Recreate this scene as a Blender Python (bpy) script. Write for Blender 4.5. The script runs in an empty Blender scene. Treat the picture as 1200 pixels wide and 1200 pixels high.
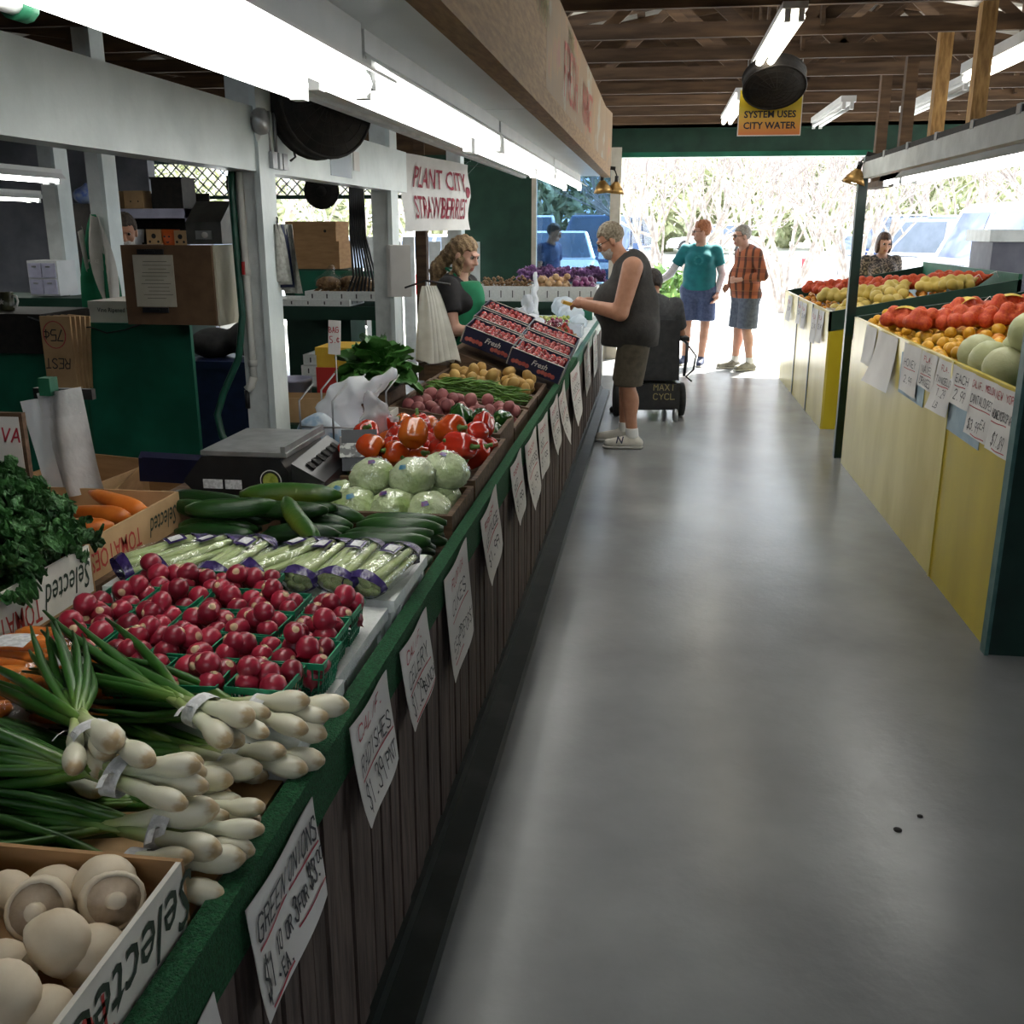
import bpy, math, random
import numpy as np
from mathutils import Matrix, Vector, Euler, noise as mnoise

random.seed(7); np.random.seed(7)
SC = bpy.context.scene
COL = SC.collection
PI = math.pi

# ------------------------------------------------------------------ camera, world, sun, exposure
cam_d = bpy.data.cameras.new('camera'); cam = bpy.data.objects.new('camera', cam_d); COL.objects.link(cam)
cam_d.sensor_fit = 'HORIZONTAL'; cam_d.sensor_width = 36.0; cam_d.lens = 36.0 * 1170.0 / 1200.0
cam_d.clip_start = 0.02; cam_d.clip_end = 400
cam.location = (0, 0, 1.65)
cam.rotation_euler = (math.radians(90 - 15.85), 0, math.radians(8.05))
SC.camera = cam

world = bpy.data.worlds.new('sky'); SC.world = world; world.use_nodes = True
wn = world.node_tree; wn.nodes['Background'].inputs[0].default_value = (0.80, 0.90, 1.0, 1)
wn.nodes['Background'].inputs[1].default_value = 6.5

sun_d = bpy.data.lights.new('sun', 'SUN'); sun = bpy.data.objects.new('sun', sun_d); COL.objects.link(sun)
sun_d.energy = 34.0; sun_d.angle = math.radians(0.6); sun_d.color = (1.0, 0.95, 0.86)
sun.rotation_euler = Euler((math.radians(38), 0, math.radians(150)))

SC.view_settings.view_transform = 'Standard'; SC.view_settings.look = 'None'
SC.view_settings.exposure = 0.0; SC.view_settings.gamma = 1.0
SC.view_settings.use_curve_mapping = False
TUBE_POWER = 11.0

# ------------------------------------------------------------------ materials
MATS = {}
def pm(name, c1, c2=None, scale=12.0, rough=0.6, bump=0.0, metal=0.0, spec=0.4, stretch=(1, 1, 1), rnd=0.0,
       detail=4.0, lo=0.35, hi=0.65, emit=None, power=0.0, trans=0.0, coat=0.0, bscale=None, sss=0.0):
    """noise-mixed principled material"""
    if name in MATS: return MATS[name]
    m = bpy.data.materials.new(name); m.use_nodes = True
    n = m.node_tree.nodes; l = m.node_tree.links
    b = n['Principled BSDF']
    b.inputs['Roughness'].default_value = rough; b.inputs['Metallic'].default_value = metal
    b.inputs['Specular IOR Level'].default_value = spec
    b.inputs['Coat Weight'].default_value = coat
    if trans: b.inputs['Transmission Weight'].default_value = trans
    if sss:
        b.inputs['Subsurface Weight'].default_value = sss; b.inputs['Subsurface Radius'].default_value = (.01, .005, .003)
    c1 = tuple(c1) + (1,); c2 = (tuple(c2) + (1,)) if c2 else c1
    tc = n.new('ShaderNodeTexCoord'); mp = n.new('ShaderNodeMapping'); mp.inputs['Scale'].default_value = stretch
    l.new(tc.outputs['Object'], mp.inputs['Vector'])
    src = mp.outputs['Vector']
    oi = None
    if rnd:
        oi = n.new('ShaderNodeObjectInfo'); ad = n.new('ShaderNodeVectorMath'); ad.operation = 'ADD'
        sc_ = n.new('ShaderNodeMath'); sc_.operation = 'MULTIPLY'; sc_.inputs[1].default_value = 37.0
        l.new(oi.outputs['Random'], sc_.inputs[0]); l.new(src, ad.inputs[0]); l.new(sc_.outputs[0], ad.inputs[1]); src = ad.outputs[0]
    nt = n.new('ShaderNodeTexNoise'); nt.inputs['Scale'].default_value = scale; nt.inputs['Detail'].default_value = detail
    l.new(src, nt.inputs['Vector'])
    rp = n.new('ShaderNodeValToRGB'); rp.color_ramp.elements[0].position = lo; rp.color_ramp.elements[1].position = hi
    rp.color_ramp.elements[0].color = c1; rp.color_ramp.elements[1].color = c2
    l.new(nt.outputs['Fac'], rp.inputs['Fac'])
    out = rp.outputs['Color']
    if rnd:
        hs = n.new('ShaderNodeHueSaturation'); mr = n.new('ShaderNodeMapRange')
        mr.inputs['To Min'].default_value = 1 - rnd; mr.inputs['To Max'].default_value = 1 + rnd
        l.new(oi.outputs['Random'], mr.inputs['Value']); l.new(mr.outputs[0], hs.inputs['Value']); l.new(out, hs.inputs['Color'])
        out = hs.outputs['Color']
    l.new(out, b.inputs['Base Color'])
    if bump:
        bp = n.new('ShaderNodeBump'); bp.inputs['Strength'].default_value = bump; bp.inputs['Distance'].default_value = 0.02
        if bscale:
            n2 = n.new('ShaderNodeTexNoise'); n2.inputs['Scale'].default_value = bscale; n2.inputs['Detail'].default_value = 3
            l.new(src, n2.inputs['Vector']); l.new(n2.outputs['Fac'], bp.inputs['Height'])
        else: l.new(nt.outputs['Fac'], bp.inputs['Height'])
        l.new(bp.outputs[0], b.inputs['Normal'])
    if emit:
        b.inputs['Emission Color'].default_value = tuple(emit) + (1,); b.inputs['Emission Strength'].default_value = power
    MATS[name] = m; return m

def film(name, tint=(1, 1, 1), gloss=0.12, rough=0.12, bump=0.6, bscale=40.0, white=0.0):
    """thin clear plastic: transparent + glossy (+ some white diffuse)"""
    if name in MATS: return MATS[name]
    m = bpy.data.materials.new(name); m.use_nodes = True; n = m.node_tree.nodes; l = m.node_tree.links
    n.remove(n['Principled BSDF'])
    tr = n.new('ShaderNodeBsdfTransparent'); tr.inputs[0].default_value = tuple(tint) + (1,)
    gl = n.new('ShaderNodeBsdfGlossy'); gl.inputs['Roughness'].default_value = rough
    mx = n.new('ShaderNodeMixShader'); fr = n.new('ShaderNodeLayerWeight'); fr.inputs['Blend'].default_value = 0.35
    mr = n.new('ShaderNodeMapRange'); mr.inputs['To Min'].default_value = gloss; mr.inputs['To Max'].default_value = min(1, gloss * 3)
    l.new(fr.outputs['Fresnel'], mr.inputs['Value']); l.new(mr.outputs[0], mx.inputs[0])
    l.new(tr.outputs[0], mx.inputs[1]); l.new(gl.outputs[0], mx.inputs[2])
    tc = n.new('ShaderNodeTexCoord'); nt = n.new('ShaderNodeTexNoise'); nt.inputs['Scale'].default_value = bscale; nt.inputs['Detail'].default_value = 2
    l.new(tc.outputs['Object'], nt.inputs['Vector'])
    if bump:
        bp = n.new('ShaderNodeBump'); bp.inputs['Strength'].default_value = bump; bp.inputs['Distance'].default_value = 0.02
        l.new(nt.outputs['Fac'], bp.inputs['Height']); l.new(bp.outputs[0], gl.inputs['Normal'])
    res = mx.outputs[0]
    if white:
        df = n.new('ShaderNodeBsdfDiffuse'); df.inputs[0].default_value = (.85, .87, .9, 1)
        tl = n.new('ShaderNodeBsdfTranslucent'); tl.inputs[0].default_value = (.85, .87, .9, 1)
        ms = n.new('ShaderNodeMixShader'); ms.inputs[0].default_value = .45; l.new(df.outputs[0], ms.inputs[1]); l.new(tl.outputs[0], ms.inputs[2])
        m2 = n.new('ShaderNodeMixShader'); m2.inputs[0].default_value = white
        l.new(res, m2.inputs[1]); l.new(ms.outputs[0], m2.inputs[2]); res = m2.outputs[0]
    l.new(res, n['Material Output'].inputs['Surface'])
    MATS[name] = m; return m

def emitter(name, c, p):
    if name in MATS: return MATS[name]
    m = bpy.data.materials.new(name); m.use_nodes = True; b = m.node_tree.nodes['Principled BSDF']
    b.inputs['Base Color'].default_value = tuple(c) + (1,); b.inputs['Emission Color'].default_value = tuple(c) + (1,)
    b.inputs['Emission Strength'].default_value = p
    MATS[name] = m; return m

# ------------------------------------------------------------------ mesh builder
def rotm(rx=0, ry=0, rz=0): return np.array(Euler((rx, ry, rz)).to_matrix())
class MB:
    def __init__(s): s.v = []; s.f = []; s.m = []; s.s = []
    def add(s, verts, faces, mi=0, smooth=False):
        o = len(s.v); s.v.extend([tuple(map(float, q)) for q in verts])
        for f in faces: s.f.append([i + o for i in f]); s.m.append(mi); s.s.append(smooth)
        return s
    def box(s, c, d, R=None, mi=0):
        q = np.array([[x, y, z] for x in (-.5, .5) for y in (-.5, .5) for z in (-.5, .5)]) * np.array(d)
        if R is not None: q = q @ np.array(R).T
        q = q + np.array(c)
        return s.add(q, [(0, 1, 3, 2), (4, 6, 7, 5), (0, 4, 5, 1), (2, 3, 7, 6), (0, 2, 6, 4), (1, 5, 7, 3)], mi)
    def bb(s, x0, x1, y0, y1, z0, z1, mi=0): return s.box(((x0 + x1) / 2, (y0 + y1) / 2, (z0 + z1) / 2), (abs(x1 - x0), abs(y1 - y0), abs(z1 - z0)), None, mi)
    def beam(s, a, b, w, h, up=(0, 0, 1), mi=0):
        a = np.array(a, float); b = np.array(b, float); d = b - a; L = np.linalg.norm(d); d /= L
        up = np.array(up, float)
        if abs(d @ up) > .98: up = np.array((0, 1., 0))
        x = np.cross(d, up); x /= np.linalg.norm(x); z = np.cross(x, d)
        return s.box((a + b) / 2, (w, L, h), np.stack([x, d, z], 1), mi)
    def tube(s, pts, r, n=8, cap=True, mi=0, smooth=True, sq=None):
        P = np.array(pts, float); k = len(P); r = np.full(k, r) if np.isscalar(r) else np.array(r, float)
        T = np.gradient(P, axis=0); T /= np.linalg.norm(T, axis=1, keepdims=True) + 1e-12
        ref = np.array((0, 0, 1.)) if abs(T[0][2]) < .9 else np.array((1., 0, 0))
        V = []; u = np.cross(T[0], ref); u /= np.linalg.norm(u)
        for i in range(k):
            u = u - T[i] * (u @ T[i]); u /= np.linalg.norm(u) + 1e-12; w = np.cross(T[i], u)
            for j in range(n):
                a = 2 * PI * j / n; V.append(P[i] + r[i] * (math.cos(a) * u + math.sin(a) * w * (sq if sq else 1)))
        F = [(i * n + j, i * n + (j + 1) % n, (i + 1) * n + (j + 1) % n, (i + 1) * n + j) for i in range(k - 1) for j in range(n)]
        if cap: F += [tuple(range(n))[::-1], tuple(range((k - 1) * n, k * n))]
        return s.add(V, F, mi, smooth)
    def lathe(s, prof, n=12, c=(0, 0, 0), R=None, mi=0, lob=None, smooth=True, mfun=None):
        """prof [(r,z)], r=0 ends become points; lob(angle,t)->radius factor"""
        V = []; F = []; M = []; rows = []; k = len(prof)
        for i, (r, z) in enumerate(prof):
            t = i / (k - 1)
            if r <= 1e-6: rows.append([len(V)]); V.append((0, 0, z))
            else:
                row = []
                for j in range(n):
                    a = 2 * PI * j / n; q = r * (lob(a, t) if lob else 1); row.append(len(V)); V.append((q * math.cos(a), q * math.sin(a), z))
                rows.append(row)
        for i in range(k - 1):
            A, B = rows[i], rows[i + 1]; mm = mfun(i / (k - 1)) if mfun else mi
            for j in range(n):
                j2 = (j + 1) % n
                if len(A) == 1 and len(B) == 1: continue
                if len(A) == 1: f = (A[0], B[j2], B[j])
                elif len(B) == 1: f = (A[j], A[j2], B[0])
                else: f = (A[j], A[j2], B[j2], B[j])
                F.append(f); M.append(mm)
        for row in (rows[0], rows[-1]):
            if len(row) > 1: F.append(tuple(row)); M.append(mi)
        V = np.array(V)
        if R is not None: V = V @ np.array(R).T
        V = V + np.array(c); o = len(s.v); s.v.extend(map(tuple, V.tolist()))
        for f, mm in zip(F, M): s.f.append([i + o for i in f]); s.m.append(mm); s.s.append(smooth)
        return s
    def grid(s, G, mi=0, smooth=True, wrap=False):
        G = np.array(G, float); a, b = G.shape[:2]
        F = [(i * b + j, i * b + (j + 1) % b, (i + 1) * b + (j + 1) % b, (i + 1) * b + j) for i in range(a - 1) for j in range(b if wrap else b - 1)]
        return s.add(G.reshape(-1, 3), F, mi, smooth)
    def prism(s, poly, z0, z1, mi=0, axis='z'):
        """extrude a 2D polygon; axis z: (x,y)->z ; y: (x,z)->y ; x: (y,z)->x"""
        n = len(poly); V = []
        for z in (z0, z1):
            for p in poly: V.append({'z': (p[0], p[1], z), 'y': (p[0], z, p[1]), 'x': (z, p[0], p[1])}[axis])
        F = [tuple(range(n))[::-1], tuple(range(n, 2 * n))] + [(i, (i + 1) % n, n + (i + 1) % n, n + i) for i in range(n)]
        return s.add(V, F, mi)
    def xf(s, R=None, t=(0, 0, 0), sc=1.0):
        V = np.array(s.v) * sc
        if R is not None: V = V @ np.array(R).T
        s.v = list(map(tuple, (V + np.array(t)).tolist())); return s
    def mesh(s, name, mats):
        me = bpy.data.meshes.new(name); me.from_pydata(s.v, [], s.f)
        for m in (mats if isinstance(mats, (list, tuple)) else [mats]): me.materials.append(m)
        me.polygons.foreach_set('material_index', s.m); me.polygons.foreach_set('use_smooth', s.s); me.update(); return me
    def build(s, name, mats, parent=None, w=False, loc=None, rot=(0, 0, 0)):
        """w: vertices are given in world coordinates (parent unrotated); loc='auto' puts the origin at the base"""
        if parent is not None and w:
            q = parent.location.copy()
            pp = parent.parent
            while pp is not None: q = q + pp.location; pp = pp.parent
            s.xf(t=-np.array(q))
        if parent is None and (loc is None or loc == 'auto'):
            V = np.array(s.v); q = np.array([(V[:, 0].min() + V[:, 0].max()) / 2, (V[:, 1].min() + V[:, 1].max()) / 2, V[:, 2].min()])
            s.xf(t=-q); loc = q
        o = bpy.data.objects.new(name, s.mesh(name, mats)); COL.objects.link(o)
        if loc is not None: o.location = loc
        o.rotation_euler = rot; o.parent = parent; return o

def tag(o, label=None, cat=None, group=None, kind=None):
    if label: o['label'] = label
    if cat: o['category'] = cat
    if group: o['group'] = group
    if kind: o['kind'] = kind
    return o
def thing(name, label, cat, loc=(0, 0, 0), rz=0, group=None, kind=None, rot=None):
    o = bpy.data.objects.new(name, None); COL.objects.link(o); o.empty_display_size = .05
    o.location = loc; o.rotation_euler = rot if rot is not None else (0, 0, rz); return tag(o, label, cat, group, kind)
KIDS = {}
def clone(o, parent=None, loc=None, rot=None, scale=None, label=None, group=None):
    c = o.copy(); COL.objects.link(c); c.parent = parent
    if loc is not None: c.location = loc
    if rot is not None: c.rotation_euler = rot
    if scale is not None: c.scale = (scale,) * 3 if np.isscalar(scale) else scale
    if label: c['label'] = label
    if group: c['group'] = group
    for ch in KIDS.setdefault(o.name, [q for q in o.children]): clone(ch, c)
    return c
class Proto:
    """a set of variants; the first use of each moves it, later uses copy it"""
    def __init__(s, objs): s.o = objs; s.u = [False] * len(objs)
    def put(s, loc, rot, label, cat, group=None, scale=1.0, i=None):
        i = random.randrange(len(s.o)) if i is None else i % len(s.o)
        if not s.u[i]:
            KIDS.setdefault(s.o[i].name, list(s.o[i].children))
            o = s.o[i]; s.u[i] = True
        else: o = clone(s.o[i])
        o.location = loc; o.rotation_euler = rot; o.scale = (scale,) * 3 if np.isscalar(scale) else scale
        for k in ('label', 'category', 'group'):
            if k in o: del o[k]
        return tag(o, label, cat, group)
    def drop(s):
        for i, (o, u) in enumerate(zip(s.o, s.u)):
            if not u:
                s.u[i] = True
                for c in list(o.children_recursive): bpy.data.objects.remove(c)
                bpy.data.objects.remove(o)
def struct(mb, name, mats, label, parent=None): return tag(mb.build(name, mats, parent, w=parent is not None), label, None, None, 'structure')

# text from the built-in font, flat in local XY, centred
def text_mb(body, size, sx=1.0, shear=0.0, bold=0.0, align='CENTER', thick=0.0006, space=1.0):
    c = bpy.data.curves.new('lettering', 'FONT'); c.body = body; c.size = size; c.align_x = align; c.align_y = 'CENTER'
    c.shear = shear; c.offset = bold; c.extrude = thick; c.resolution_u = 2; c.space_character = space
    o = bpy.data.objects.new('lettering', c); COL.objects.link(o)
    dg = bpy.context.evaluated_depsgraph_get(); me = bpy.data.meshes.new_from_object(o.evaluated_get(dg))
    mb = MB(); mb.add([(v.co.x * sx, v.co.y, v.co.z) for v in me.vertices], [tuple(p.vertices) for p in me.polygons])
    bpy.data.objects.remove(o); bpy.data.curves.remove(c); bpy.data.meshes.remove(me); return mb
# marker-pen strokes: letters on a 4 x 6 grid
STROKES = {'A': '00 26 40/12 32', 'B': '00 06 25 35 34 23 03/23 42 41 20 00', 'C': '45 36 16 05 01 10 30 41', 'D': '00 06 26 45 41 20 00', 'E': '40 00 06 46/03 33',
 'F': '00 06 46/03 33', 'G': '45 36 16 05 01 10 30 41 43 23', 'H': '00 06/40 46/03 43', 'I': '20 26', 'J': '01 10 20 31 36', 'K': '00 06/46 02/13 40', 'L': '06 00 40', 'M': '00 06 23 46 40',
 'N': '00 06 40 46', 'O': '16 05 01 10 30 41 45 36 16', 'P': '00 06 36 45 44 33 03', 'Q': '16 05 01 10 30 41 45 36 16/22 40', 'R': '00 06 36 45 44 33 03/23 40', 'S': '45 36 16 05 04 42 41 30 10 01',
 'T': '06 46/26 20', 'U': '06 01 10 30 41 46', 'V': '06 20 46', 'W': '06 10 24 30 46', 'X': '00 46/06 40', 'Y': '06 23 46/23 20', 'Z': '06 46 00 40',
 '0': '16 05 01 10 30 41 45 36 16', '1': '15 26 20', '2': '05 16 36 45 44 00 40', '3': '05 16 36 45 34 23 34 42 41 30 10 01', '4': '30 36 02 42', '5': '46 06 03 33 42 41 30 00', '6': '36 05 01 10 30 41 42 33 03',
 '7': '06 46 10', '8': '23 05 16 36 45 23 01 10 30 41 23', '9': '43 13 04 05 16 36 45 40', '$': '45 36 16 05 04 42 41 30 10 01/27 2-', '.': '20 30', '/': '00 46', '¢': '44 34 14 03 02 11 31 41/25 20', '-': '13 33'}
def marker_mb(rows, thick=0.0007, wob=0.08):
    """rows: (text, x, y, height, width per letter, pen width, slant) in local XY; baseline at y"""
    mb = MB()
    for (t, x, y, h, wl, pen, sl) in rows:
        for ch in t:
            for poly in (STROKES.get(ch, '').split('/') if ch in STROKES else []):
                pts = []
                for q in poly.split():
                    u = int(q[0]) / 4; w = (-1 if q[1] == '-' else int(q[1])) / 6
                    u += random.uniform(-wob, wob); w += random.uniform(-wob, wob) * .6
                    pts.append((x + u * wl * .72 + sl * w * h, y + w * h))
                ribbon(mb, pts, pen, thick)
            x += wl
    return mb
def ribbon(mb, pts, pen, thick, mi=0):
    for (a, b) in zip(pts[:-1], pts[1:]):
        a = np.array(a); b = np.array(b); d = b - a; L = np.linalg.norm(d)
        if L < 1e-6: continue
        d = d / L; n = np.array((-d[1], d[0])) * pen / 2; a = a - d * pen * .3; b = b + d * pen * .3
        mb.add([(*(a - n), thick), (*(b - n), thick), (*(b + n), thick), (*(a + n), thick)], [(0, 1, 2, 3)], mi)

# ------------------------------------------------------------------ implicit surfaces (people and other soft bodies)
def smin(a, b, k): h = np.clip(.5 + .5 * (b - a) / k, 0, 1); return b + (a - b) * h - k * h * (1 - h)
def s_cone(a, b, ra, rb, flat=None):
    a = np.array(a, float); b = np.array(b, float); ba = b - a; L = ba @ ba + 1e-12
    def f(p):
        q = p - a; t = np.clip(q @ ba / L, 0, 1); e = q - t[:, None] * ba
        if flat is not None: ax = np.array(flat[0], float); e = e + (e @ ax)[:, None] * ax * (flat[1] - 1)
        return np.linalg.norm(e, axis=1) - (ra + (rb - ra) * t)
    return f
def s_ell(c, r, R=None):
    c = np.array(c, float); r = np.array(r, float)
    def f(p):
        q = p - c
        if R is not None: q = q @ R
        k0 = np.linalg.norm(q / r, axis=1); k1 = np.linalg.norm(q / (r * r), axis=1) + 1e-9; return k0 * (k0 - 1) / k1
    return f
def s_plane(c, n):
    c = np.array(c, float); n = np.array(n, float); n = n / np.linalg.norm(n); return lambda p: (p - c) @ n
def union(prims, k=.03):
    def f(p):
        d = None
        for q in prims:
            kk = k
            if isinstance(q, tuple): q, kk = q
            d = q(p) if d is None else smin(d, q(p), kk)
        return d
    return f
def clip(f, *pl): return lambda p: np.maximum.reduce([f(p)] + [q(p) for q in pl])
def off(f, r): return lambda p: f(p) - r
def nets(f, lo, hi, h):
    """surface nets of f<0"""
    lo = np.array(lo, float); n = np.maximum(3, np.ceil((np.array(hi) - lo) / h).astype(int) + 1)
    ax = [lo[i] + h * np.arange(n[i]) for i in range(3)]
    G = np.stack(np.meshgrid(*ax, indexing='ij'), -1); D = f(G.reshape(-1, 3)).reshape(n)
    S = D < 0; c = n - 1
    cs = np.zeros(c, int); corners = [(i, j, k) for i in (0, 1) for j in (0, 1) for k in (0, 1)]
    for (i, j, k) in corners: cs += S[i:i + c[0], j:j + c[1], k:k + c[2]]
    act = (cs > 0) & (cs < 8); idx = -np.ones(c, int); idx[act] = np.arange(act.sum()); A = np.argwhere(act)
    P = np.zeros((len(A), 3)); W = np.zeros(len(A))
    val = {q: D[A[:, 0] + q[0], A[:, 1] + q[1], A[:, 2] + q[2]] for q in corners}
    for q in corners:
        for d in range(3):
            if q[d]: continue
            q2 = list(q); q2[d] = 1; q2 = tuple(q2); a, b = val[q], val[q2]; cr = (a < 0) != (b < 0)
            t = np.where(cr, a / np.where(cr, a - b, 1), 0); pos = np.tile(np.array(q, float), (len(A), 1)); pos[:, d] += t
            P[cr] += pos[cr]; W[cr] += 1
    V = lo + h * (A + P / W[:, None]); F = []
    for d in range(3):
        e1, e2 = [(1, 2), (2, 0), (0, 1)][d]; sl = [slice(None)] * 3; sl2 = [slice(None)] * 3
        sl[d] = slice(0, -1); sl2[d] = slice(1, None); cr = S[tuple(sl)] != S[tuple(sl2)]
        I = np.argwhere(cr); I = I[(I[:, e1] > 0) & (I[:, e2] > 0) & (I[:, e1] < c[e1]) & (I[:, e2] < c[e2])]
        if not len(I): continue
        def at(o1, o2): J = I.copy(); J[:, e1] -= o1; J[:, e2] -= o2; return idx[J[:, 0], J[:, 1], J[:, 2]]
        Q = np.stack([at(1, 1), at(0, 1), at(0, 0), at(1, 0)], 1); fl = ~S[I[:, 0], I[:, 1], I[:, 2]]; Q[fl] = Q[fl][:, ::-1]; F.append(Q)
    F = np.concatenate(F) if F else np.zeros((0, 4), int); return V, F[(F >= 0).all(1)]
def soft(mb, f, lo, hi, h, mi=0, mfun=None):
    V, F = nets(f, lo, hi, h)
    if mfun is None: return mb.add(V, F.tolist(), mi, True)
    C = V[F].mean(1); M = mfun(C); o = len(mb.v); mb.v.extend(map(tuple, V.tolist())); mb.f.extend((F + o).tolist()); mb.m.extend([int(q) for q in M]); mb.s.extend([True] * len(F)); return mb

def pile(n, area, r, top=None, base=0.0, tries=14, z_of=None, seed=None):
    """drop balls of radius r into area (x0,x1,y0,y1); returns [(x,y,z,r)] at rest; z_of(x,y) gives the bed"""
    rg = random.Random(seed if seed is not None else random.random()); out = []
    for _ in range(n):
        best = None
        for _t in range(tries):
            rr = r * rg.uniform(.86, 1.12); x = rg.uniform(area[0] + rr, area[1] - rr); y = rg.uniform(area[2] + rr, area[3] - rr)
            z = (z_of(x, y) if z_of else base) + rr
            for (a, b, c, q) in out:
                d2 = (x - a) ** 2 + (y - b) ** 2; s_ = (rr + q) * .985
                if d2 < s_ * s_: z = max(z, c + math.sqrt(s_ * s_ - d2))
            rel = z - (z_of(x, y) if z_of else base)
            if best is None or rel < best[0]: best = (rel, x, y, z, rr)
        if top is None or best[0] < top: out.append(best[1:])
    return out
def rrot(k=PI): return (random.uniform(-k, k), random.uniform(-k, k), random.uniform(-PI, PI))
# ------------------------------------------------------------------ shared materials
m_conc = pm('grey_painted_concrete', (.165, .17, .17), (.24, .245, .245), 2.2, .26, .05, spec=.32, bscale=30, detail=8, lo=.3, hi=.7)
m_asph = pm('sunlit_paving', (.62, .61, .58), (.72, .71, .68), 1.2, .9, .05, bscale=60)
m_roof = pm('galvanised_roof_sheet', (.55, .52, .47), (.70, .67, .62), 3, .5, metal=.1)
m_skyl = film('translucent_roof_panel', (.55, .55, .5), .05, .4, 0, white=.96)
m_truss = pm('old_brown_timber', (.048, .026, .012), (.105, .060, .030), 4, .8, .06, stretch=(.6, 5, 5), rnd=.25)
m_pole = pm('yellow_pine_timber', (.22, .12, .04), (.42, .25, .09), 9, .7, .1, stretch=(6, 6, 1))
m_dgreen = pm('dark_green_paint', (.006, .030, .018), (.010, .045, .028), 5, .55, .05)
m_green = pm('green_paint', (.010, .085, .042), (.016, .12, .062), 7, .5, .05, bscale=40)
m_tgreen = pm('teal_green_paint', (.005, .085, .048), (.012, .14, .082), 3.5, .38, .04, detail=9)
m_white = pm('white_painted_wood', (.52, .55, .54), (.66, .69, .68), 8, .45, .10, bscale=50)
m_wcool = pm('glossy_white_beam_paint', (.54, .60, .59), (.68, .74, .73), 4, .32, .10, bscale=26)
m_soff = pm('white_soffit_panel', (.58, .62, .61), (.72, .75, .74), 3, .35, .03, stretch=(1, .3, 1))
m_pine = pm('weathered_pine_board', (.18, .095, .028), (.28, .16, .055), 10, .65, .12, stretch=(6, 1, 6))
m_tube = emitter('lit_fluorescent_tube', (1.0, .985, .93), TUBE_POWER)
m_tubew = emitter('lit_warm_fluorescent_tube', (1.0, .93, .78), TUBE_POWER * .8)
m_metalw = pm('white_enamel_metal', (.58, .60, .60), (.66, .67, .67), 6, .35, spec=.5)
m_steel = pm('grey_galvanised_metal', (.30, .31, .31), (.42, .43, .43), 14, .4, metal=.7)
m_black = pm('black_plastic', (.010, .010, .011), (.018, .018, .019), 20, .35, spec=.5)
m_blackm = pm('matt_black_iron', (.008, .007, .006), (.020, .016, .013), 20, .7)
m_rubber = pm('black_rubber', (.015, .015, .015), (.025, .025, .025), 20, .8)
m_card = pm('brown_cardboard', (.30, .17, .075), (.38, .22, .10), 9, .8, .05, stretch=(1, 1, 5))
m_cardl = pm('tan_cardboard', (.40, .25, .12), (.50, .32, .16), 9, .8, .05)
m_cardw = pm('white_printed_cardboard', (.58, .55, .48), (.68, .65, .58), 9, .7)
m_wall = pm('blue_grey_block_wall', (.16, .17, .20), (.26, .27, .31), 3, .8, .2, bscale=18)
m_crate = pm('dark_crate_wood', (.060, .032, .016), (.13, .075, .04), 8, .75, .15, stretch=(1, 6, 6))
m_slat = pm('weathered_brown_slat', (.052, .036, .030), (.115, .082, .068), 7, .75, .2, stretch=(7, 7, 1), rnd=.18)
m_sill = pm('scuffed_dark_green_sill', (.010, .017, .014), (.045, .048, .045), 5, .45, .15, detail=9, lo=.5, hi=.8)
m_turf = pm('green_artificial_turf', (.004, .060, .018), (.012, .125, .042), 160, .9, .8, bscale=300)
m_paper = pm('white_sign_paper', (.62, .60, .57), (.70, .68, .65), 5, .75)
m_ink = pm('black_marker_ink', (.02, .02, .025), None, rough=.6)
m_red = pm('red_marker_ink', (.42, .03, .05), None, rough=.6)
m_foam = pm('white_styrofoam', (.66, .68, .66), (.74, .76, .74), 60, .8, .15, bscale=220)
m_clear = film('clear_plastic_wrap', (.97, .98, .98), .05, .08, .55, 28)
m_clear2 = film('milky_plastic_film', (.9, .92, .95), .07, .15, .6, 25, white=.28)
m_bag = film('white_plastic_bag', (.9, .92, .95), .10, .25, .6, 18, white=.72)
m_glass = film('blue_tinted_glass', (.31, .42, .53), .06, .02, .05, 3)
m_yell = pm('worn_yellow_paint', (.40, .30, .008), (.52, .41, .02), 3, .35, .04, stretch=(1, 1, .3), spec=.5)
m_yellw = pm('glossy_glare_yellow_paint', (.46, .35, .03), (.58, .47, .10), 4, .30, .05, stretch=(1, 1, .4), spec=.5)  # paler copy of the stall yellow, whitish glare put into the colour
m_post = pm('gloss_dark_green_post', (.003, .016, .012), (.007, .032, .024), 6, .35, .03)

# ------------------------------------------------------------------ floor and ground
struct(MB().bb(-9, 9, -6, 13.35, -.12, 0), 'floor', m_conc, 'grey painted concrete market floor with worn glossy patches')
struct(MB().bb(-80, 80, 13.35, 120, -.14, -.02).bb(9, 80, -30, 13.35, -.14, -.02).bb(-80, -9, -30, 13.35, -.14, -.02), 'ground', m_asph, 'sunlit pale parking lot paving outside the market')

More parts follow.
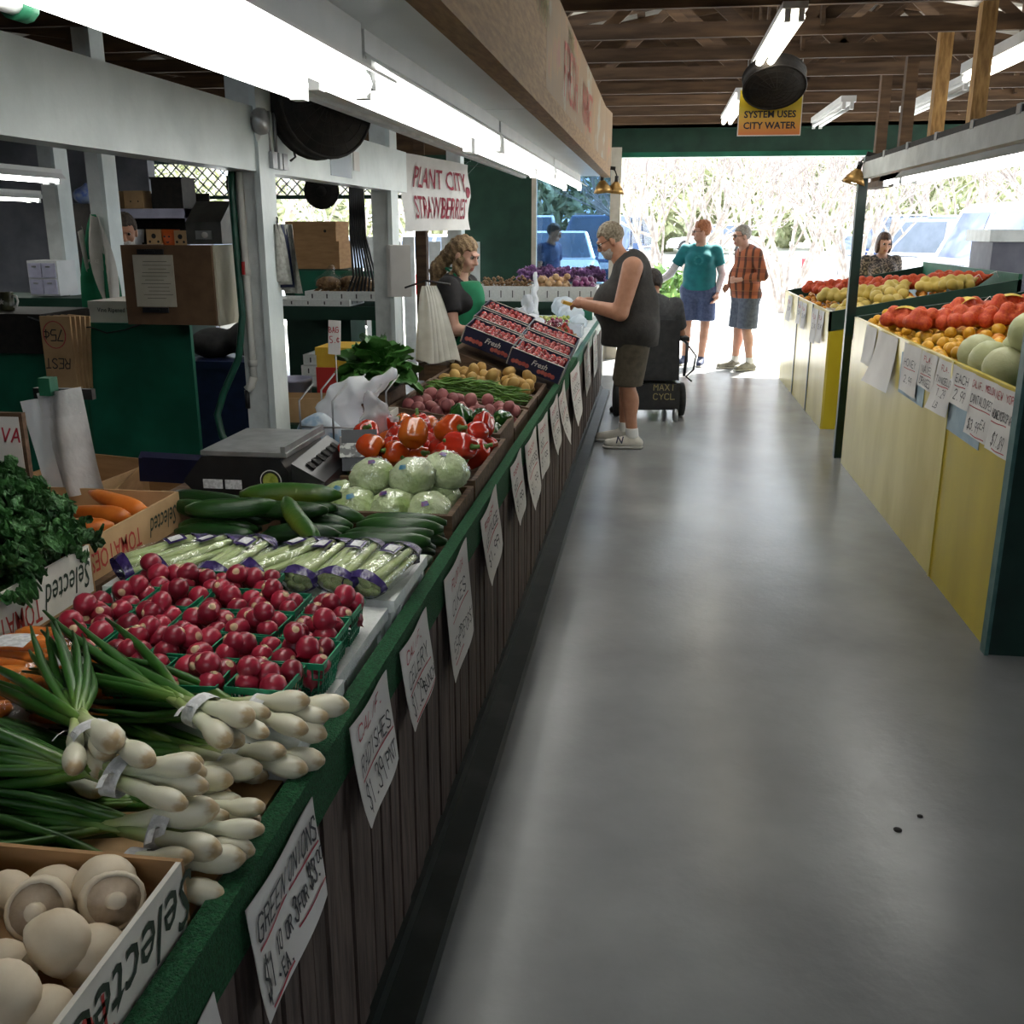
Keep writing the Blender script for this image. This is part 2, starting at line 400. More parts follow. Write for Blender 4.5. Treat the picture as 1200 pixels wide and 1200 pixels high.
# ------------------------------------------------------------------ roof
RX, RZ, SL = 1.0, 4.35, .18
def roof_z(x): return RZ - SL * abs(x - RX)
def sheet(x0, x1, y0, y1):
    mb = MB(); ys = np.arange(y0, y1 + 1e-6, .04); G = []
    for x in np.linspace(x0, x1, 2): G.append([(x, y, roof_z(x) + .018 * [0, 1, 1, 0][k % 4]) for k, y in enumerate(ys)])
    return mb.grid(G, smooth=False)
SKY = ((6.5, 7.2), (8.44, 9.0), (10.4, 10.9), (11.5, 11.9))
ceil = struct(sheet(-9.2, -2.16, -6, 13.7), 'ceiling', m_roof, 'corrugated metal roof sheets above dark timber trusses')
sheet(RX - .02, 1.6, -6, 13.7).build('roof_slope', m_roof, ceil, w=True)
sheet(3.4, 9.2, -6, 13.7).build('roof_slope', m_roof, ceil, w=True)
yy = -6.0
for a, b in ((8.5, 9.0), (10.4, 10.9), (13.7, 0)):  # extra skylight strips on this slope, added to brighten the roof between trusses
    sheet(1.58, 3.42, yy - .04, a + .04).build('roof_sheet', m_roof, ceil, w=True)
    if b: sheet(1.58, 3.42, a, b).build('skylight_sheet', m_skyl, ceil, w=True)
    yy = b
yy = -6.0
for a, b in sorted(SKY) + [(13.7, 0)]:
    if a - yy > .05: sheet(-2.24, RX + .02, yy - .04, a + .04).build('roof_sheet', m_roof, ceil, w=True)
    if b: sheet(-2.2, RX, a, b).build('skylight_sheet', m_skyl, ceil, w=True)
    yy = b
for k, x in enumerate(np.arange(-8.4, 9.2, .9)):
    MB().beam((x, -6, roof_z(x) - .04), (x, 13.6, roof_z(x) - .04), .09, .04).build('purlin', m_truss, ceil, w=True)
ORD = ['first', 'second', 'third', 'fourth', 'fifth', 'sixth', 'seventh', 'eighth', 'ninth', 'tenth', 'eleventh', 'twelfth', 'thirteenth', 'fourteenth']
TY = [13.05 - .95 * i for i in range(10)]
BZ = 2.87
for i, y in enumerate(TY):
    t = thing('roof_truss', f'brown timber roof truss, {ORD[i]} counting in from the green header', 'roof truss', (RX, y, BZ), 0, 'timber roof trusses', 'structure')
    MB().bb(-9, 9, y - .02, y + .02, BZ, BZ + .095).build('bottom_chord', m_truss, t, w=True)
    for s in (-1, 1):
        xe = 9 * s
        MB().beam((RX, y, RZ - .13), (xe, y, roof_z(xe) - .13), .04, .12).build('top_chord', m_truss, t, w=True)
    xs = np.arange(-6.2, 8.3, 1.2) + (.3 if i % 2 else 0)
    for k, x in enumerate(xs[:-1]):
        x2 = xs[k + 1]
        if k % 2 == 0: MB().beam((x, y + .03, BZ + .08), (x2, y + .03, roof_z(x2) - .16), .025, .09).build('web', m_truss, t, w=True)
        else: MB().beam((x, y + .03, roof_z(x) - .16), (x2, y + .03, BZ + .08), .025, .09).build('web', m_truss, t, w=True)
    for x in (-2.9, 1.0, 3.4): MB().beam((x, y - .03, BZ + .05), (x, y - .03, roof_z(x) - .14), .025, .09).build('web', m_truss, t, w=True)

# ------------------------------------------------------------------ end wall with opening
YE = 13.3
struct(MB().prism([(-9, BZ), (9, BZ), (9, roof_z(9)), (RX, RZ), (-9, roof_z(-9))], YE + .12, YE + .16, axis='y'), 'wall_gable', m_truss, 'dark boarded gable above the entrance')
struct(MB().bb(-.62, 6.2, YE - .05, YE + .10, 2.56, 2.84).bb(-2.6, -.62, YE - .05, YE + .1, 2.56, 2.84).bb(-.62, 6.2, YE - .07, YE + .1, 2.50, 2.56, 1), 'trim_1', [m_dgreen, m_tgreen], 'dark green header beam across the wide entrance opening')
struct(MB().bb(-2.72, -1.60, YE - .05, YE + .05, 0, 2.56), 'wall_back', m_dgreen, 'dark green end wall beside the tinted window')
w1 = tag(MB().bb(-1.62, -1.56, YE - .06, YE + .06, 0, 2.56).bb(-.62, -.49, YE - .08, YE + .06, 0, 2.62).bb(-1.56, -.62, YE - .06, YE + .06, 2.44, 2.56).bb(-1.56, -.62, YE - .05, YE + .05, 0, .72).build('window_1', pm('beige_window_frame', (.42, .38, .30), (.52, .48, .40), 8, .6)), 'blue tinted fixed window with beige posts at the far end', None, None, 'structure')
MB().bb(-1.56, -.62, YE - .006, YE + .006, .72, 2.44).build('pane', m_glass, w1, w=True)
struct(MB().bb(-9.5, -5.3, 10.35, 10.5, 0, 3.2), 'wall_left', m_wall, 'blue grey block wall behind the storage shelves')
struct(MB().bb(-9, 9, -6.1, -6, 0, 3.4), 'wall_rear', m_wall, 'plain wall closing the market hall')
struct(MB().bb(-9.1, -8.95, -6, 10.4, 0, 2.9), 'wall_side', m_wall, 'blue grey side wall of the market hall')
struct(MB().bb(7.2, 7.3, -6, 5.5, 0, 3.2), 'wall_right', m_wall, 'grey side wall beyond the fruit stall')

# ------------------------------------------------------------------ white beam line and posts on the clerk side
bm = struct(MB().bb(-1.97, -1.85, .4, 7.55, 1.905, 2.185), 'trim_2', m_wcool, 'wide glossy white beam running above the clerks')
for (x, y, z1, lab, wd) in ((-1.91, 4.75, 3.0, 'white post carrying the hose and the pipe with red valve', .15), (-1.93, 7.2, 3.0, 'white post below the end of the white beam, by the banner', .15),
                        (-3.66, 6.5, 2.9, 'slim white post with the hanging green apron', .13), (-5.1, 8.3, 2.9, 'grey white post in front of the block wall', .16), (-1.95, 9.9, 2.9, 'grey post rising behind the banner', .14)):
    o = thing('support_post', lab, 'post', (x, y, 0), 0, 'white roof posts', 'structure')
    MB().bb(x - wd / 2, x + wd / 2 - .03, y - wd / 2, y + wd / 2, 0, z1).build('column', m_white, o, w=True)
    MB().bb(x + wd / 2 - .03, x + wd / 2, y - wd / 2 - .02, y + wd / 2 + .02, 0, z1).build('facing_board', m_wcool, o, w=True)

# ------------------------------------------------------------------ soffit and sign board over the counter
Y0S, Y1S = -1.0, 9.4
so = thing('soffit', 'long white soffit panel over the vegetable counter with a timber edge', 'soffit', (-.8, 0, 2.1), 0, None, 'structure')
for a, b in ((Y0S, 1.75), (1.76, 4.15), (4.16, 6.55), (6.56, Y1S)): MB().bb(-1.2, -.505, a, b, 2.10, 2.125).build('panel', m_soff, so, w=True)
MB().bb(-.515, -.445, Y0S, Y1S, 2.085, 2.165).build('edge_rail', m_pine, so, w=True)
MB().bb(-1.24, -1.2, Y0S, Y1S, 2.085, 2.165).build('edge_rail', m_white, so, w=True)
def mural_mat():
    m = bpy.data.materials.new('faded_painted_plywood'); m.use_nodes = True; n = m.node_tree.nodes; l = m.node_tree.links; b = n['Principled BSDF']; b.inputs['Roughness'].default_value = .6
    tc = n.new('ShaderNodeTexCoord'); mp = n.new('ShaderNodeMapping'); mp.inputs['Scale'].default_value = (1, .9, 1.6); l.new(tc.outputs['Object'], mp.inputs[0])
    nt = n.new('ShaderNodeTexNoise'); nt.inputs['Scale'].default_value = 2.1; nt.inputs['Detail'].default_value = 5; l.new(mp.outputs[0], nt.inputs[0])
    r = n.new('ShaderNodeValToRGB'); e = r.color_ramp.elements; e[0].position = .30; e[0].color = (.10, .17, .20, 1); e[1].position = .72; e[1].color = (.30, .06, .035, 1)
    for p, c in ((.38, (.26, .28, .22, 1)), (.44, (.19, .10, .028, 1)), (.58, (.20, .11, .03, 1)), (.64, (.28, .13, .015, 1))): q = e.new(p); q.color = c
    l.new(nt.outputs['Fac'], r.inputs[0])
    m2 = n.new('ShaderNodeMapping'); m2.inputs['Scale'].default_value = (1, 24, 1.2); l.new(tc.outputs['Object'], m2.inputs[0])
    n2 = n.new('ShaderNodeTexNoise'); n2.inputs['Scale'].default_value = 3; n2.inputs['Detail'].default_value = 6; l.new(m2.outputs[0], n2.inputs[0])
    r2 = n.new('ShaderNodeValToRGB'); r2.color_ramp.elements[0].position = .42; r2.color_ramp.elements[1].position = .6
    r2.color_ramp.elements[0].color = (0, 0, 0, 1); r2.color_ramp.elements[1].color = (1, 1, 1, 1); l.new(n2.outputs['Fac'], r2.inputs[0])
    mx = n.new('ShaderNodeMix'); mx.data_type = 'RGBA'; l.new(r2.outputs[0], mx.inputs[0]); mx.inputs[7].default_value = (.17, .098, .032, 1); l.new(r.outputs[0], mx.inputs[6]); l.new(mx.outputs[2], b.inputs['Base Color']); return m
m_mural = mural_mat()
sb = thing('painted_sign_board', 'long weathered plywood sign board with faded painted fruit and lettering', 'sign', (-.46, 4, 2.165), 0)
for k, (a, b) in enumerate(((Y0S, 1.9), (1.905, 4.3), (4.305, 6.7), (6.705, Y1S - .55), (Y1S - .545, Y1S))):
    tilt = .03 if k == 4 else 0
    mb = MB().box((-.48 + tilt / 2, (a + b) / 2, 2.39), (.018, b - a, .46), rotm(0, 0, -.06 if k == 4 else 0)); mb.build('board', m_mural if k > 1 else m_pine, sb, w=True)
m_fred = pm('faded_red_sign_paint', (.30, .035, .025), (.32, .10, .05), 40, .7, lo=.45, hi=.55)
m_folive = pm('faded_olive_sign_paint', (.17, .15, .05), (.32, .24, .1), 40, .7, lo=.45, hi=.55)
for (s, y, z, h, mt) in (('FRESH', 5.1, 2.27, .22, m_fred), ('MARKET', 6.3, 2.27, .2, m_fred), ('FARM', 4.0, 2.42, .13, m_folive), ('PRODUCE', 5.3, 2.52, .07, m_folive)):
    mb = marker_mb([(s, 0, 0, h, h * .75, h * .16, 0)], .0005, .05)
    mb.v = [(.0, p[0], p[1]) for p in mb.v]
    mb.xf(t=(-.4695, y, z)); mb.build('lettering', mt, sb, w=True)

# ------------------------------------------------------------------ fluorescent fixtures
def fixture(label, y0, y1, x, z, hw, zt, mt, group, along='y', refl=True, tr=.019, shade=0):
    t = thing('fluorescent_light', label, 'light fixture', (x, (y0 + y1) / 2, zt), 0, group)
    MB().bb(x - .07, x + .07, y0, y1, z + .035, zt).build('housing', m_metalw if not shade else m_steel, t, w=True)
    if refl: MB().prism([(x - hw, z + .005), (x - hw, z + .012), (x - .07, z + .05), (x + .07, z + .05), (x + hw, z + .012), (x + hw, z + .005), (x + .07, z + .042), (x - .07, z + .042)], y0, y1, axis='y').build('reflector', m_metalw, t, w=True)
    for s in (-1, 1):
        xx = x + s * hw * .5
        MB().tube([(xx, y0 + .05, z), (xx, y1 - .05, z)], tr, 10).build('tube', mt, t, w=True)
        for ye in (y0 + .03, y1 - .03): MB().bb(xx - .016, xx + .016, ye - .02, ye + .02, z - .03, z + .045).build('lamp_holder', m_metalw, t, w=True)
    return t
near = fixture('big double tube fluorescent light close overhead below the white soffit', 1.05, 2.42, -.76, 1.965, .15, 2.10, m_tube, 'counter fluorescent lights', tr=.03)
MB().tube([(-.905, 1.42, 1.955), (-.905, 1.45, 1.955)], .024, 12).build('safety_cap', m_green, near, w=True)
MB().tube([(-.905, 1.33, 1.955), (-.905, 1.42, 1.955)], .018, 12).build('socket', m_metalw, near, w=True)
for k, (a, b) in enumerate(((2.48, 4.55), (4.6, 6.9), (6.95, 9.25))):
    fixture(f'double tube fluorescent light below the soffit, {ORD[k + 1]} in the row from the big overhead one', a, b, -.77, 2.0, .13, 2.10, m_tube, 'counter fluorescent lights')
fixture('lit double tube light hanging over the aisle in front of the round fan', 6.3, 8.35, .71, 2.80, .075, 2.872, m_tubew, 'aisle fluorescent lights', refl=False, tr=.026)
fixture('lit double tube light over the aisle behind the round fan', 9.9, 12.2, .71, 2.80, .075, 2.872, m_tubew, 'aisle fluorescent lights', refl=False, tr=.026)
fixture('lit double tube light between the yellow timber posts', 6.6, 8.75, 2.33, 2.76, .075, 2.872, m_tubew, 'stall side fluorescent lights', refl=False, tr=.026)
fixture('unlit pale strip light beside the rafters near the yellow post', 9.3, 11.6, 2.5, 2.78, .075, 2.872, m_metalw, 'stall side fluorescent lights', refl=False)
fixture('unlit strip light over the far stall beside the header', 10.6, 12.6, 1.75, 2.78, .075, 2.872, m_metalw, 'stall side fluorescent lights', refl=False)
fixture('lit strip light hanging over the clerk work area by the block wall', 5.2, 7.4, -4.55, 2.0, .10, 2.08, m_tube, 'back room fluorescent lights')
fixture('small lit strip light low over the back storage', 7.6, 9.4, -6.0, 1.92, .10, 2.0, m_tube, 'back room fluorescent lights')
for (x, y) in ((-4.55, 5.4), (-4.55, 7.2), (-6.0, 7.8), (-6.0, 9.2)):
    pass

# ------------------------------------------------------------------ fruit stall canopy beam, posts and dark timbers
XB = 1.42
cb = struct(MB().bb(XB - .03, XB + .03, 2.2, 7.62, 1.985, 2.09), 'trim_3', m_white, 'grey white canopy beam over the fruit stall')
MB().bb(XB - .028, XB + .028, 2.2, 7.62, 2.09, 2.12).build('dark_lath', m_blackm, cb, w=True)
for y in np.arange(2.6, 7.6, .62): MB().bb(XB - .034, XB + .034, y - .025, y + .025, 2.085, 2.125).build('block', m_steel, cb, w=True)
fixture('long white strip light under the fruit stall canopy beam', 4.0, 6.9, 1.56, 1.945, .10, 1.99, m_tube, 'fruit stall lights')
fixture('short strip light at the far end of the fruit stall canopy', 6.95, 7.5, 1.56, 1.955, .07, 1.99, m_tube, 'fruit stall lights')
for (y, lab) in ((3.96, 'thick green post close by at the end of the melon stall'), (7.58, 'thin green post between the two fruit stalls')):
    o = thing('stall_post', lab, 'post', (1.40, y, 0), 0, 'green stall posts', 'structure')
    MB().bb(1.375, 1.425 if y > 5 else 1.66, y - .02, y + .02, 0, 2.0).build('post_web', m_post, o, w=True)
    MB().bb(1.36, 1.375, y - .03, y + .03, 0, 2.0).build('post_flange', (pm('worn_teal_post_edge', (.03, .09, .085), (.07, .15, .14), 12, .4) if y < 5 else m_post), o, w=True)
for k, (x, y, mt, lab) in enumerate(((1.93, 7.0, m_pole, 'yellow pine hanging post closest to the lit strip light'), (1.93, 7.95, m_pole, 'yellow pine hanging post, second from the lit strip light'), (1.93, 8.9, m_truss, 'dark brown hanging post next to the yellow pine ones'), (1.93, 9.85, m_truss, 'dark brown hanging post closest to the stall lamp'))):
    tag(MB().bb(x - .045, x + .045, y - .045, y + .045, 2.05, BZ + .1).build('hanging_post', mt), lab, 'post', 'timber posts hanging from the trusses', 'structure')
tag(MB().bb(1.86, 2.0, 2.2, 10.2, 2.0, 2.05).build('trim_4', m_truss), 'dark rail under the hanging timber posts', None, None, 'structure')
# ------------------------------------------------------------------ vegetable counter
CX = -.525; CY0, CY1 = .35, 10.3
ct = thing('vegetable_counter', 'long vegetable counter with brown slatted front and green turf edge', 'counter', (-1.0, 5.2, 0))
MB().bb(-1.75, -.57, CY0, 3.3, .70, .735).bb(-1.4, -.57, 3.3, 4.3, .70, .735).build('table_top', m_crate, ct, w=True)
def bedz(x): return .72 + (-.57 - x) * .15
MB().prism([(-.57, .66), (-1.18, .66), (-1.18, bedz(-1.18)), (-.57, .72)], 4.3, 7.2, axis='y').build('sloped_bed', m_crate, ct, w=True)
MB().bb(-1.2, -.57, 7.2, CY1, .68, .74).build('white_top', m_white, ct, w=True)
MB().bb(-.562, CX, CY0, 6.95, .69, .792).build('turf_lip', m_turf, ct, w=True)
MB().bb(-.562, CX, 6.95, CY1, .70, .792).build('green_lip', m_green, ct, w=True)
MB().bb(-1.2, -.562, 7.0, CY1, .74, .80).build('pale_ledge', m_white, ct, w=True)
MB().bb(-.60, -.556, CY0, CY1, .0, .70).build('backing_board', m_blackm, ct, w=True)
sl = MB().bb(-.012, .012, -.031, .031, 0, .62); sl_me = sl.mesh('slat', m_slat)
y = CY0
while y < CY1 - .05:
    o = bpy.data.objects.new('slat', sl_me); COL.objects.link(o); o.parent = ct
    o.location = (-.540 + 1.0 + random.uniform(-.003, .003), y + .04 - 5.2, .085); o.scale = (1, random.uniform(.95, 1.03), 1); y += .0715
MB().bb(-.55, -.44, CY0, CY1, 0, .055).bb(-.55, -.515, CY0, CY1, .055, .10).build('floor_sill', m_sill, ct, w=True)
for y in np.arange(.8, 10.2, 1.6):
    MB().bb(-1.70 if y < 3.3 else -1.17, -1.62 if y < 3.3 else -1.1, y, y + .08, 0, .70).build('leg', m_crate, ct, w=True)

# ------------------------------------------------------------------ price signs
def sheet_mb(w, h, cur, nx=9, ny=11):
    G = [[(-w / 2 + w * i / nx, -h * j / ny, cur(i / nx, j / ny)) for i in range(nx + 1)] for j in range(ny + 1)]
    mb = MB().grid(G); G2 = [[(a, b, c - .0012) for a, b, c in r[::-1]] for r in G]; mb.grid(G2); return mb
def price_sign(label, xp, y0, y1, zt, zb, black, red, side=1, tilt=0.0, curl=.03, group='counter price signs', mat=None, cat='sign', name='price_sign'):
    """black/red: rows (text, x0..1, y0..1 from top, height, letter width, pen) in sheet units; red 'U' rows are underlines (x0,x1,y)"""
    w = abs(y1 - y0); h = zt - zb; k1 = random.uniform(.6, 1.3)
    def cur(u, v): return .004 + curl * k1 * (v ** 2.2) * (1 - .6 * u) + .004 * math.sin(u * 5 + v * 4)
    t = thing(name, label, cat, (xp, (y0 + y1) / 2, zt), 0, group)
    def place(mb, dz=0):
        V = []
        for (x, y, z) in mb.v:
            zz = cur(min(1, max(0, x / w + .5)), min(1, max(0, -y / h))) + dz if dz else z
            c, s = math.cos(tilt), math.sin(tilt); x2 = x * c - y * s; y2 = x * s + y * c
            V.append((side * zz, side * x2, y2))
        mb.v = V; return mb
    place(sheet_mb(w, h, cur)).build('paper', mat or m_paper, t)
    for rows, mt, nm in ((black, m_ink, 'black_print'), (red, m_red, 'red_print')):
        if not rows: continue
        for r in rows:
            if r[0] == '_':
                mb = MB(); n = 5; pts = [(-w / 2 + w * (r[1] + (r[2] - r[1]) * i / n), -h * (r[3] + .01 * math.sin(i))) for i in range(n + 1)]; ribbon(mb, pts, r[4] * .8, 0)
                place(mb, .0022).build('underline', mt, t)
            else:
                q = marker_mb([(r[0], -w / 2 + w * r[1], -h * r[2], h * r[3], w * r[4], r[5] * .72, .12)]); place(q, .0022).build(nm, mt, t)
    return t
XS = -.522
price_sign('white price sign reading GREEN ONIONS, $1.10 each or 3 for $3.00', XS, 1.09, 1.375, .762, .578,
           [('GREEN', .06, .36, .20, .085, .006), ('ONIONS', .53, .36, .20, .075, .006), ('$1.', .05, .86, .30, .075, .006), ('10', .26, .72, .15, .045, .005), ('EA.', .27, .92, .12, .05, .005), ('OR', .40, .74, .13, .05, .005), ('3', .53, .74, .2, .06, .006), ('FOR', .60, .72, .13, .045, .005), ('$3.', .77, .68, .19, .055, .006), ('00', .91, .58, .11, .042, .004)],
           [('_', .06, .48, .42, .005), ('_', .53, .97, .42, .005), ('_', .08, .4, .95, .004), ('_', .55, .98, .80, .004)])
price_sign('white price sign reading RADISHES $1.39 in front of the radish baskets', XS, 1.57, 1.84, .778, .578,
           [('RADISHES', .1, .56, .17, .105, .005), ('$1.39', .1, .90, .22, .10, .005), ('PNT', .66, .88, .16, .09, .005)], [('CALIF.', .12, .22, .15, .12, .005), ('_', .1, .95, .61, .004)], tilt=-.03, curl=.06)
price_sign('white price sign reading CELERY just beyond the radish sign', XS, 1.935, 2.21, .77, .582,
           [('CELERY', .14, .58, .2, .125, .005), ('$1.29', .12, .90, .22, .09, .005), ('BUNCH', .56, .88, .13, .08, .005)], [('CALIF.', .12, .24, .15, .11, .005), ('_', .12, .9, .64, .004), ('_', .12, .95, .96, .004)])
price_sign('tall white price sign reading CUKES below the cucumbers', XS, 2.40, 2.74, .776, .48,
           [('CUKES', .2, .46, .14, .13, .006), ('55¢', .14, .84, .14, .1, .005), ('OR', .42, .76, .08, .06, .005), ('2FOR$1', .5, .82, .12, .08, .005)], [('FLORIDA', .2, .2, .1, .085, .005), ('_', .2, .88, .52, .005), ('_', .12, .5, .89, .004)], tilt=.04)
far = [(2.96, 3.30, .785, .56, 'bent white price sign below the lettuce', 'LETTUCE'), (3.62, 3.95, .788, .56, 'white price sign below the red peppers', 'RED'), (4.05, 4.48, .778, .50, 'long white price sign below the green peppers', 'PEPPERS'),
       (4.52, 4.97, .77, .51, 'white price sign below the red potatoes', 'RED'), (5.05, 5.5, .765, .52, 'white price sign below the green beans', 'BEANS'), (5.52, 5.93, .762, .49, 'white price sign below the yellow potatoes', 'GOLD'),
       (6.3, 7.1, .76, .42, 'big white price sign below the tomato boxes', 'FRESH'), (7.5, 8.15, .76, .44, 'white price sign hanging below the strawberries', 'FLA'), (8.6, 9.2, .76, .42, 'white paper notice beside the customer in the tank top', 'SWEET')]
for k, (a, b, zt, zb, lab, wd) in enumerate(far):
    price_sign(lab, XS, a, b, zt, zb, [(wd, .12, .5, .13, .8 / max(5, len(wd)), .007), ('$1.99', .15, .82, .14, .13, .007)], [('FRESH', .12, .24, .1, .13, .007), ('_', .12, .85, .56, .006)], tilt=random.uniform(-.05, .12), curl=random.choice((.03, .06)))
price_sign('corner of a white sign stapled below the mushroom box', XS, .72, .99, .705, .50, [('MUSHROOMS', .05, .5, .2, .1, .005)], [('_', .05, .95, .6, .004)], tilt=.1)

# ------------------------------------------------------------------ foam trays, crates and bin boards on the counter
def foam_tray(label, x0, x1, y0, y1, z0, h, group, notch=None, rz=0):
    t = thing('foam_tray', label, 'tray', ((x0 + x1) / 2, (y0 + y1) / 2, z0), rz, group)
    w, d = (x1 - x0) / 2, (y1 - y0) / 2; q = .022
    mb = MB().bb(-w, w, -d, d, 0, .02)
    for a in ((-w, w, -d, -d + q), (-w, w, d - q, d), (-w, -w + q, -d + q, d - q), (w - q, w, -d + q, d - q)): mb.bb(*a, .02, h)
    mb.build('shell', m_foam, t)
    nb = MB()
    for s, L, ax in ((-1, w, 'x'), (1, d, 'y')):
        n = max(2, int(2 * L / .11))
        for i in range(n):
            u = -L + (i + .5) * 2 * L / n
            if ax == 'x': nb.bb(u - .005, u + .005, -d - .002, -d + .001, h * .25, h * .72)
            else: nb.bb(w - .001, w + .002, u - .005, u + .005, h * .25, h * .72)
    nb.build('slot_pattern', pm('slot_dark_grey', (.06, .06, .06), None), t); return t
def foam_box(label, x0, x1, y0, y1, z0, h, group):
    t = thing('foam_box', label, 'foam box', ((x0 + x1) / 2, (y0 + y1) / 2, z0), 0, group)
    MB().bb(x0, x1 - .008, y0, y1, z0, z0 + h - .03).build('shell', m_foam, t, w=True)
    MB().bb(x0, x1, y0, y1, z0 + h - .028, z0 + h).build('lid', m_foam, t, w=True)
    for yy in np.linspace(y0 + .06, y1 - .06, 2): MB().bb(x1 - .008, x1 + .001, yy - .009, yy + .009, z0 + h - .06, z0 + h - .028).build('rib', m_foam, t, w=True)
    return t
foam_box('white foam box under the front radish baskets', -1.18, -.566, 1.42, 1.695, .736, .08, 'foam boxes on the counter')
foam_box('white foam box under the rear radish baskets', -1.20, -.580, 1.70, 2.075, .736, .08, 'foam boxes on the counter')
foam_box('white foam box under the celery bags', -1.28, -.566, 2.08, 2.42, .736, .095, 'foam boxes on the counter')
def crate(label, x0, x1, y0, y1, z0, h, mat=None, sloped=False, group='wooden produce bins', th=.018):
    t = thing('produce_bin', label, 'bin', ((x0 + x1) / 2, (y0 + y1) / 2, z0), 0, group); mat = mat or m_crate
    def bd(a, b, c, d, nm):
        if sloped:
            za, zb = bedz(a) + .002, bedz(b) + .002
            MB().add([(a, c, za), (b, c, zb), (b, d, zb), (a, d, za), (a, c, za + h), (b, c, zb + h), (b, d, zb + h), (a, d, za + h)], [(3, 2, 1, 0), (4, 5, 6, 7), (0, 1, 5, 4), (1, 2, 6, 5), (2, 3, 7, 6), (3, 0, 4, 7)]).build(nm, mat, t, w=True)
        else: MB().bb(a, b, c, d, z0, z0 + h).build(nm, mat, t, w=True)
    bd(x0, x1, y0, y0 + th, 'front_board'); bd(x0, x1, y1 - th, y1, 'rear_board'); bd(x0, x0 + th, y0 + th, y1 - th, 'end_board'); bd(x1 - th, x1, y0 + th, y1 - th, 'end_board')
    return t
tag(MB().bb(-1.42, -.566, 2.43, 2.765, .736, .76).build('riser_board', m_crate), 'dark wooden riser under the cucumbers', 'riser')
crate('wooden bin holding the wrapped lettuce', -1.10, -.57, 2.77, 3.13, .736, .10)
crate('wooden bin holding the red bell peppers', -1.10, -.57, 3.16, 3.86, .736, .11)
crate('small wooden bin holding the green bell peppers', -.86, -.60, 3.9, 4.3, .736, .12)
crate('sloping wooden bin of red potatoes', -1.17, -.60, 4.33, 4.80, .72, .07, sloped=True)
crate('sloping wooden bin of green beans', -1.17, -.60, 4.83, 5.18, .72, .075, sloped=True)
crate('sloping wooden bin of yellow potatoes', -1.17, -.60, 5.21, 5.66, .72, .07, sloped=True)
# ------------------------------------------------------------------ radishes in pint baskets
m_basket = pm('green_basket_plastic', (.006, .16, .075), (.012, .22, .11), 8, .35, spec=.5, rnd=.15)
m_rad = pm('radish_skin', (.20, .008, .022), (.36, .020, .045), 14, .32, .05, spec=.5, rnd=.25, lo=.3, hi=.75)
m_scar = pm('pale_radish_scar', (.50, .38, .22), (.60, .28, .2), 60, .6)
def basket_proto():
    t = thing('pint_basket', 'x', 'basket')
    a, b, h = .041, .053, .072; lat = MB(); P = lambda s, z: a + (b - a) * z / h
    for k in range(8):
        u = -1 + (k + .5) / 4
        for (cx, cy) in ((1, 0), (-1, 0), (0, 1), (0, -1)):
            p0 = (cx * a + (1 - abs(cx)) * u * a, cy * a + (1 - abs(cy)) * u * a, 0); p1 = (cx * b + (1 - abs(cx)) * u * b, cy * b + (1 - abs(cy)) * u * b, h)
            lat.beam(p0, p1, .0032, .0016, up=(cx, cy, 0))
        lat.box((u * a, 0, .001), (.003, 2 * a, .002)); lat.box((0, u * a, .001), (2 * a, .003, .002))
    for z in (.018, .04):
        q = P(0, z)
        for (cx, cy) in ((1, 0), (-1, 0), (0, 1), (0, -1)): lat.box((cx * q, cy * q, z), (.0016 if cx else 2 * q, .0016 if cy else 2 * q, .003))
    tag(lat.build('lattice', m_basket, t), kind='stuff')
    rim = MB()
    for (cx, cy) in ((1, 0), (-1, 0), (0, 1), (0, -1)): rim.box((cx * b, cy * b, h - .004), (.003 if cx else 2 * b + .003, .003 if cy else 2 * b + .003, .012))
    rim.build('rim', m_basket, t); return t
def radish_proto(k):
    rg = random.Random(k); r = 1.0
    prof = [(0, -1.35), (.04, -1.2), (.12, -1.02), (.55, -.82), (.86, -.45), (1.0, .02), (.92, .45), (.62, .80), (.34, .93), (.24, .96), (.16, 1.03), (0, 1.05)]
    mb = MB().lathe([(a * .0225, b * .0225) for a, b in prof], 12, lob=lambda a, t: 1 + .05 * math.sin(2 * a + k) + .03 * math.sin(3 * a), mfun=lambda t: 1 if t > .72 else 0)
    return mb.build('radish', [m_rad, m_scar], loc=(0, 0, 0))
BK = Proto([basket_proto()]); RD = Proto([radish_proto(k) for k in range(4)])
rows = [(1.535, [-.655, -.775, -.895]), (1.652, [-.62, -.735, -.85, -.965, -1.08]), (1.768, [-.645, -.76, -.875, -.99, -1.10]), (1.886, [-.645, -.76, -.875, -.99, -1.105]), (2.003, [-.865, -.98, -1.095])]
NB = ['front row', 'second row', 'middle row', 'fourth row', 'rear row']
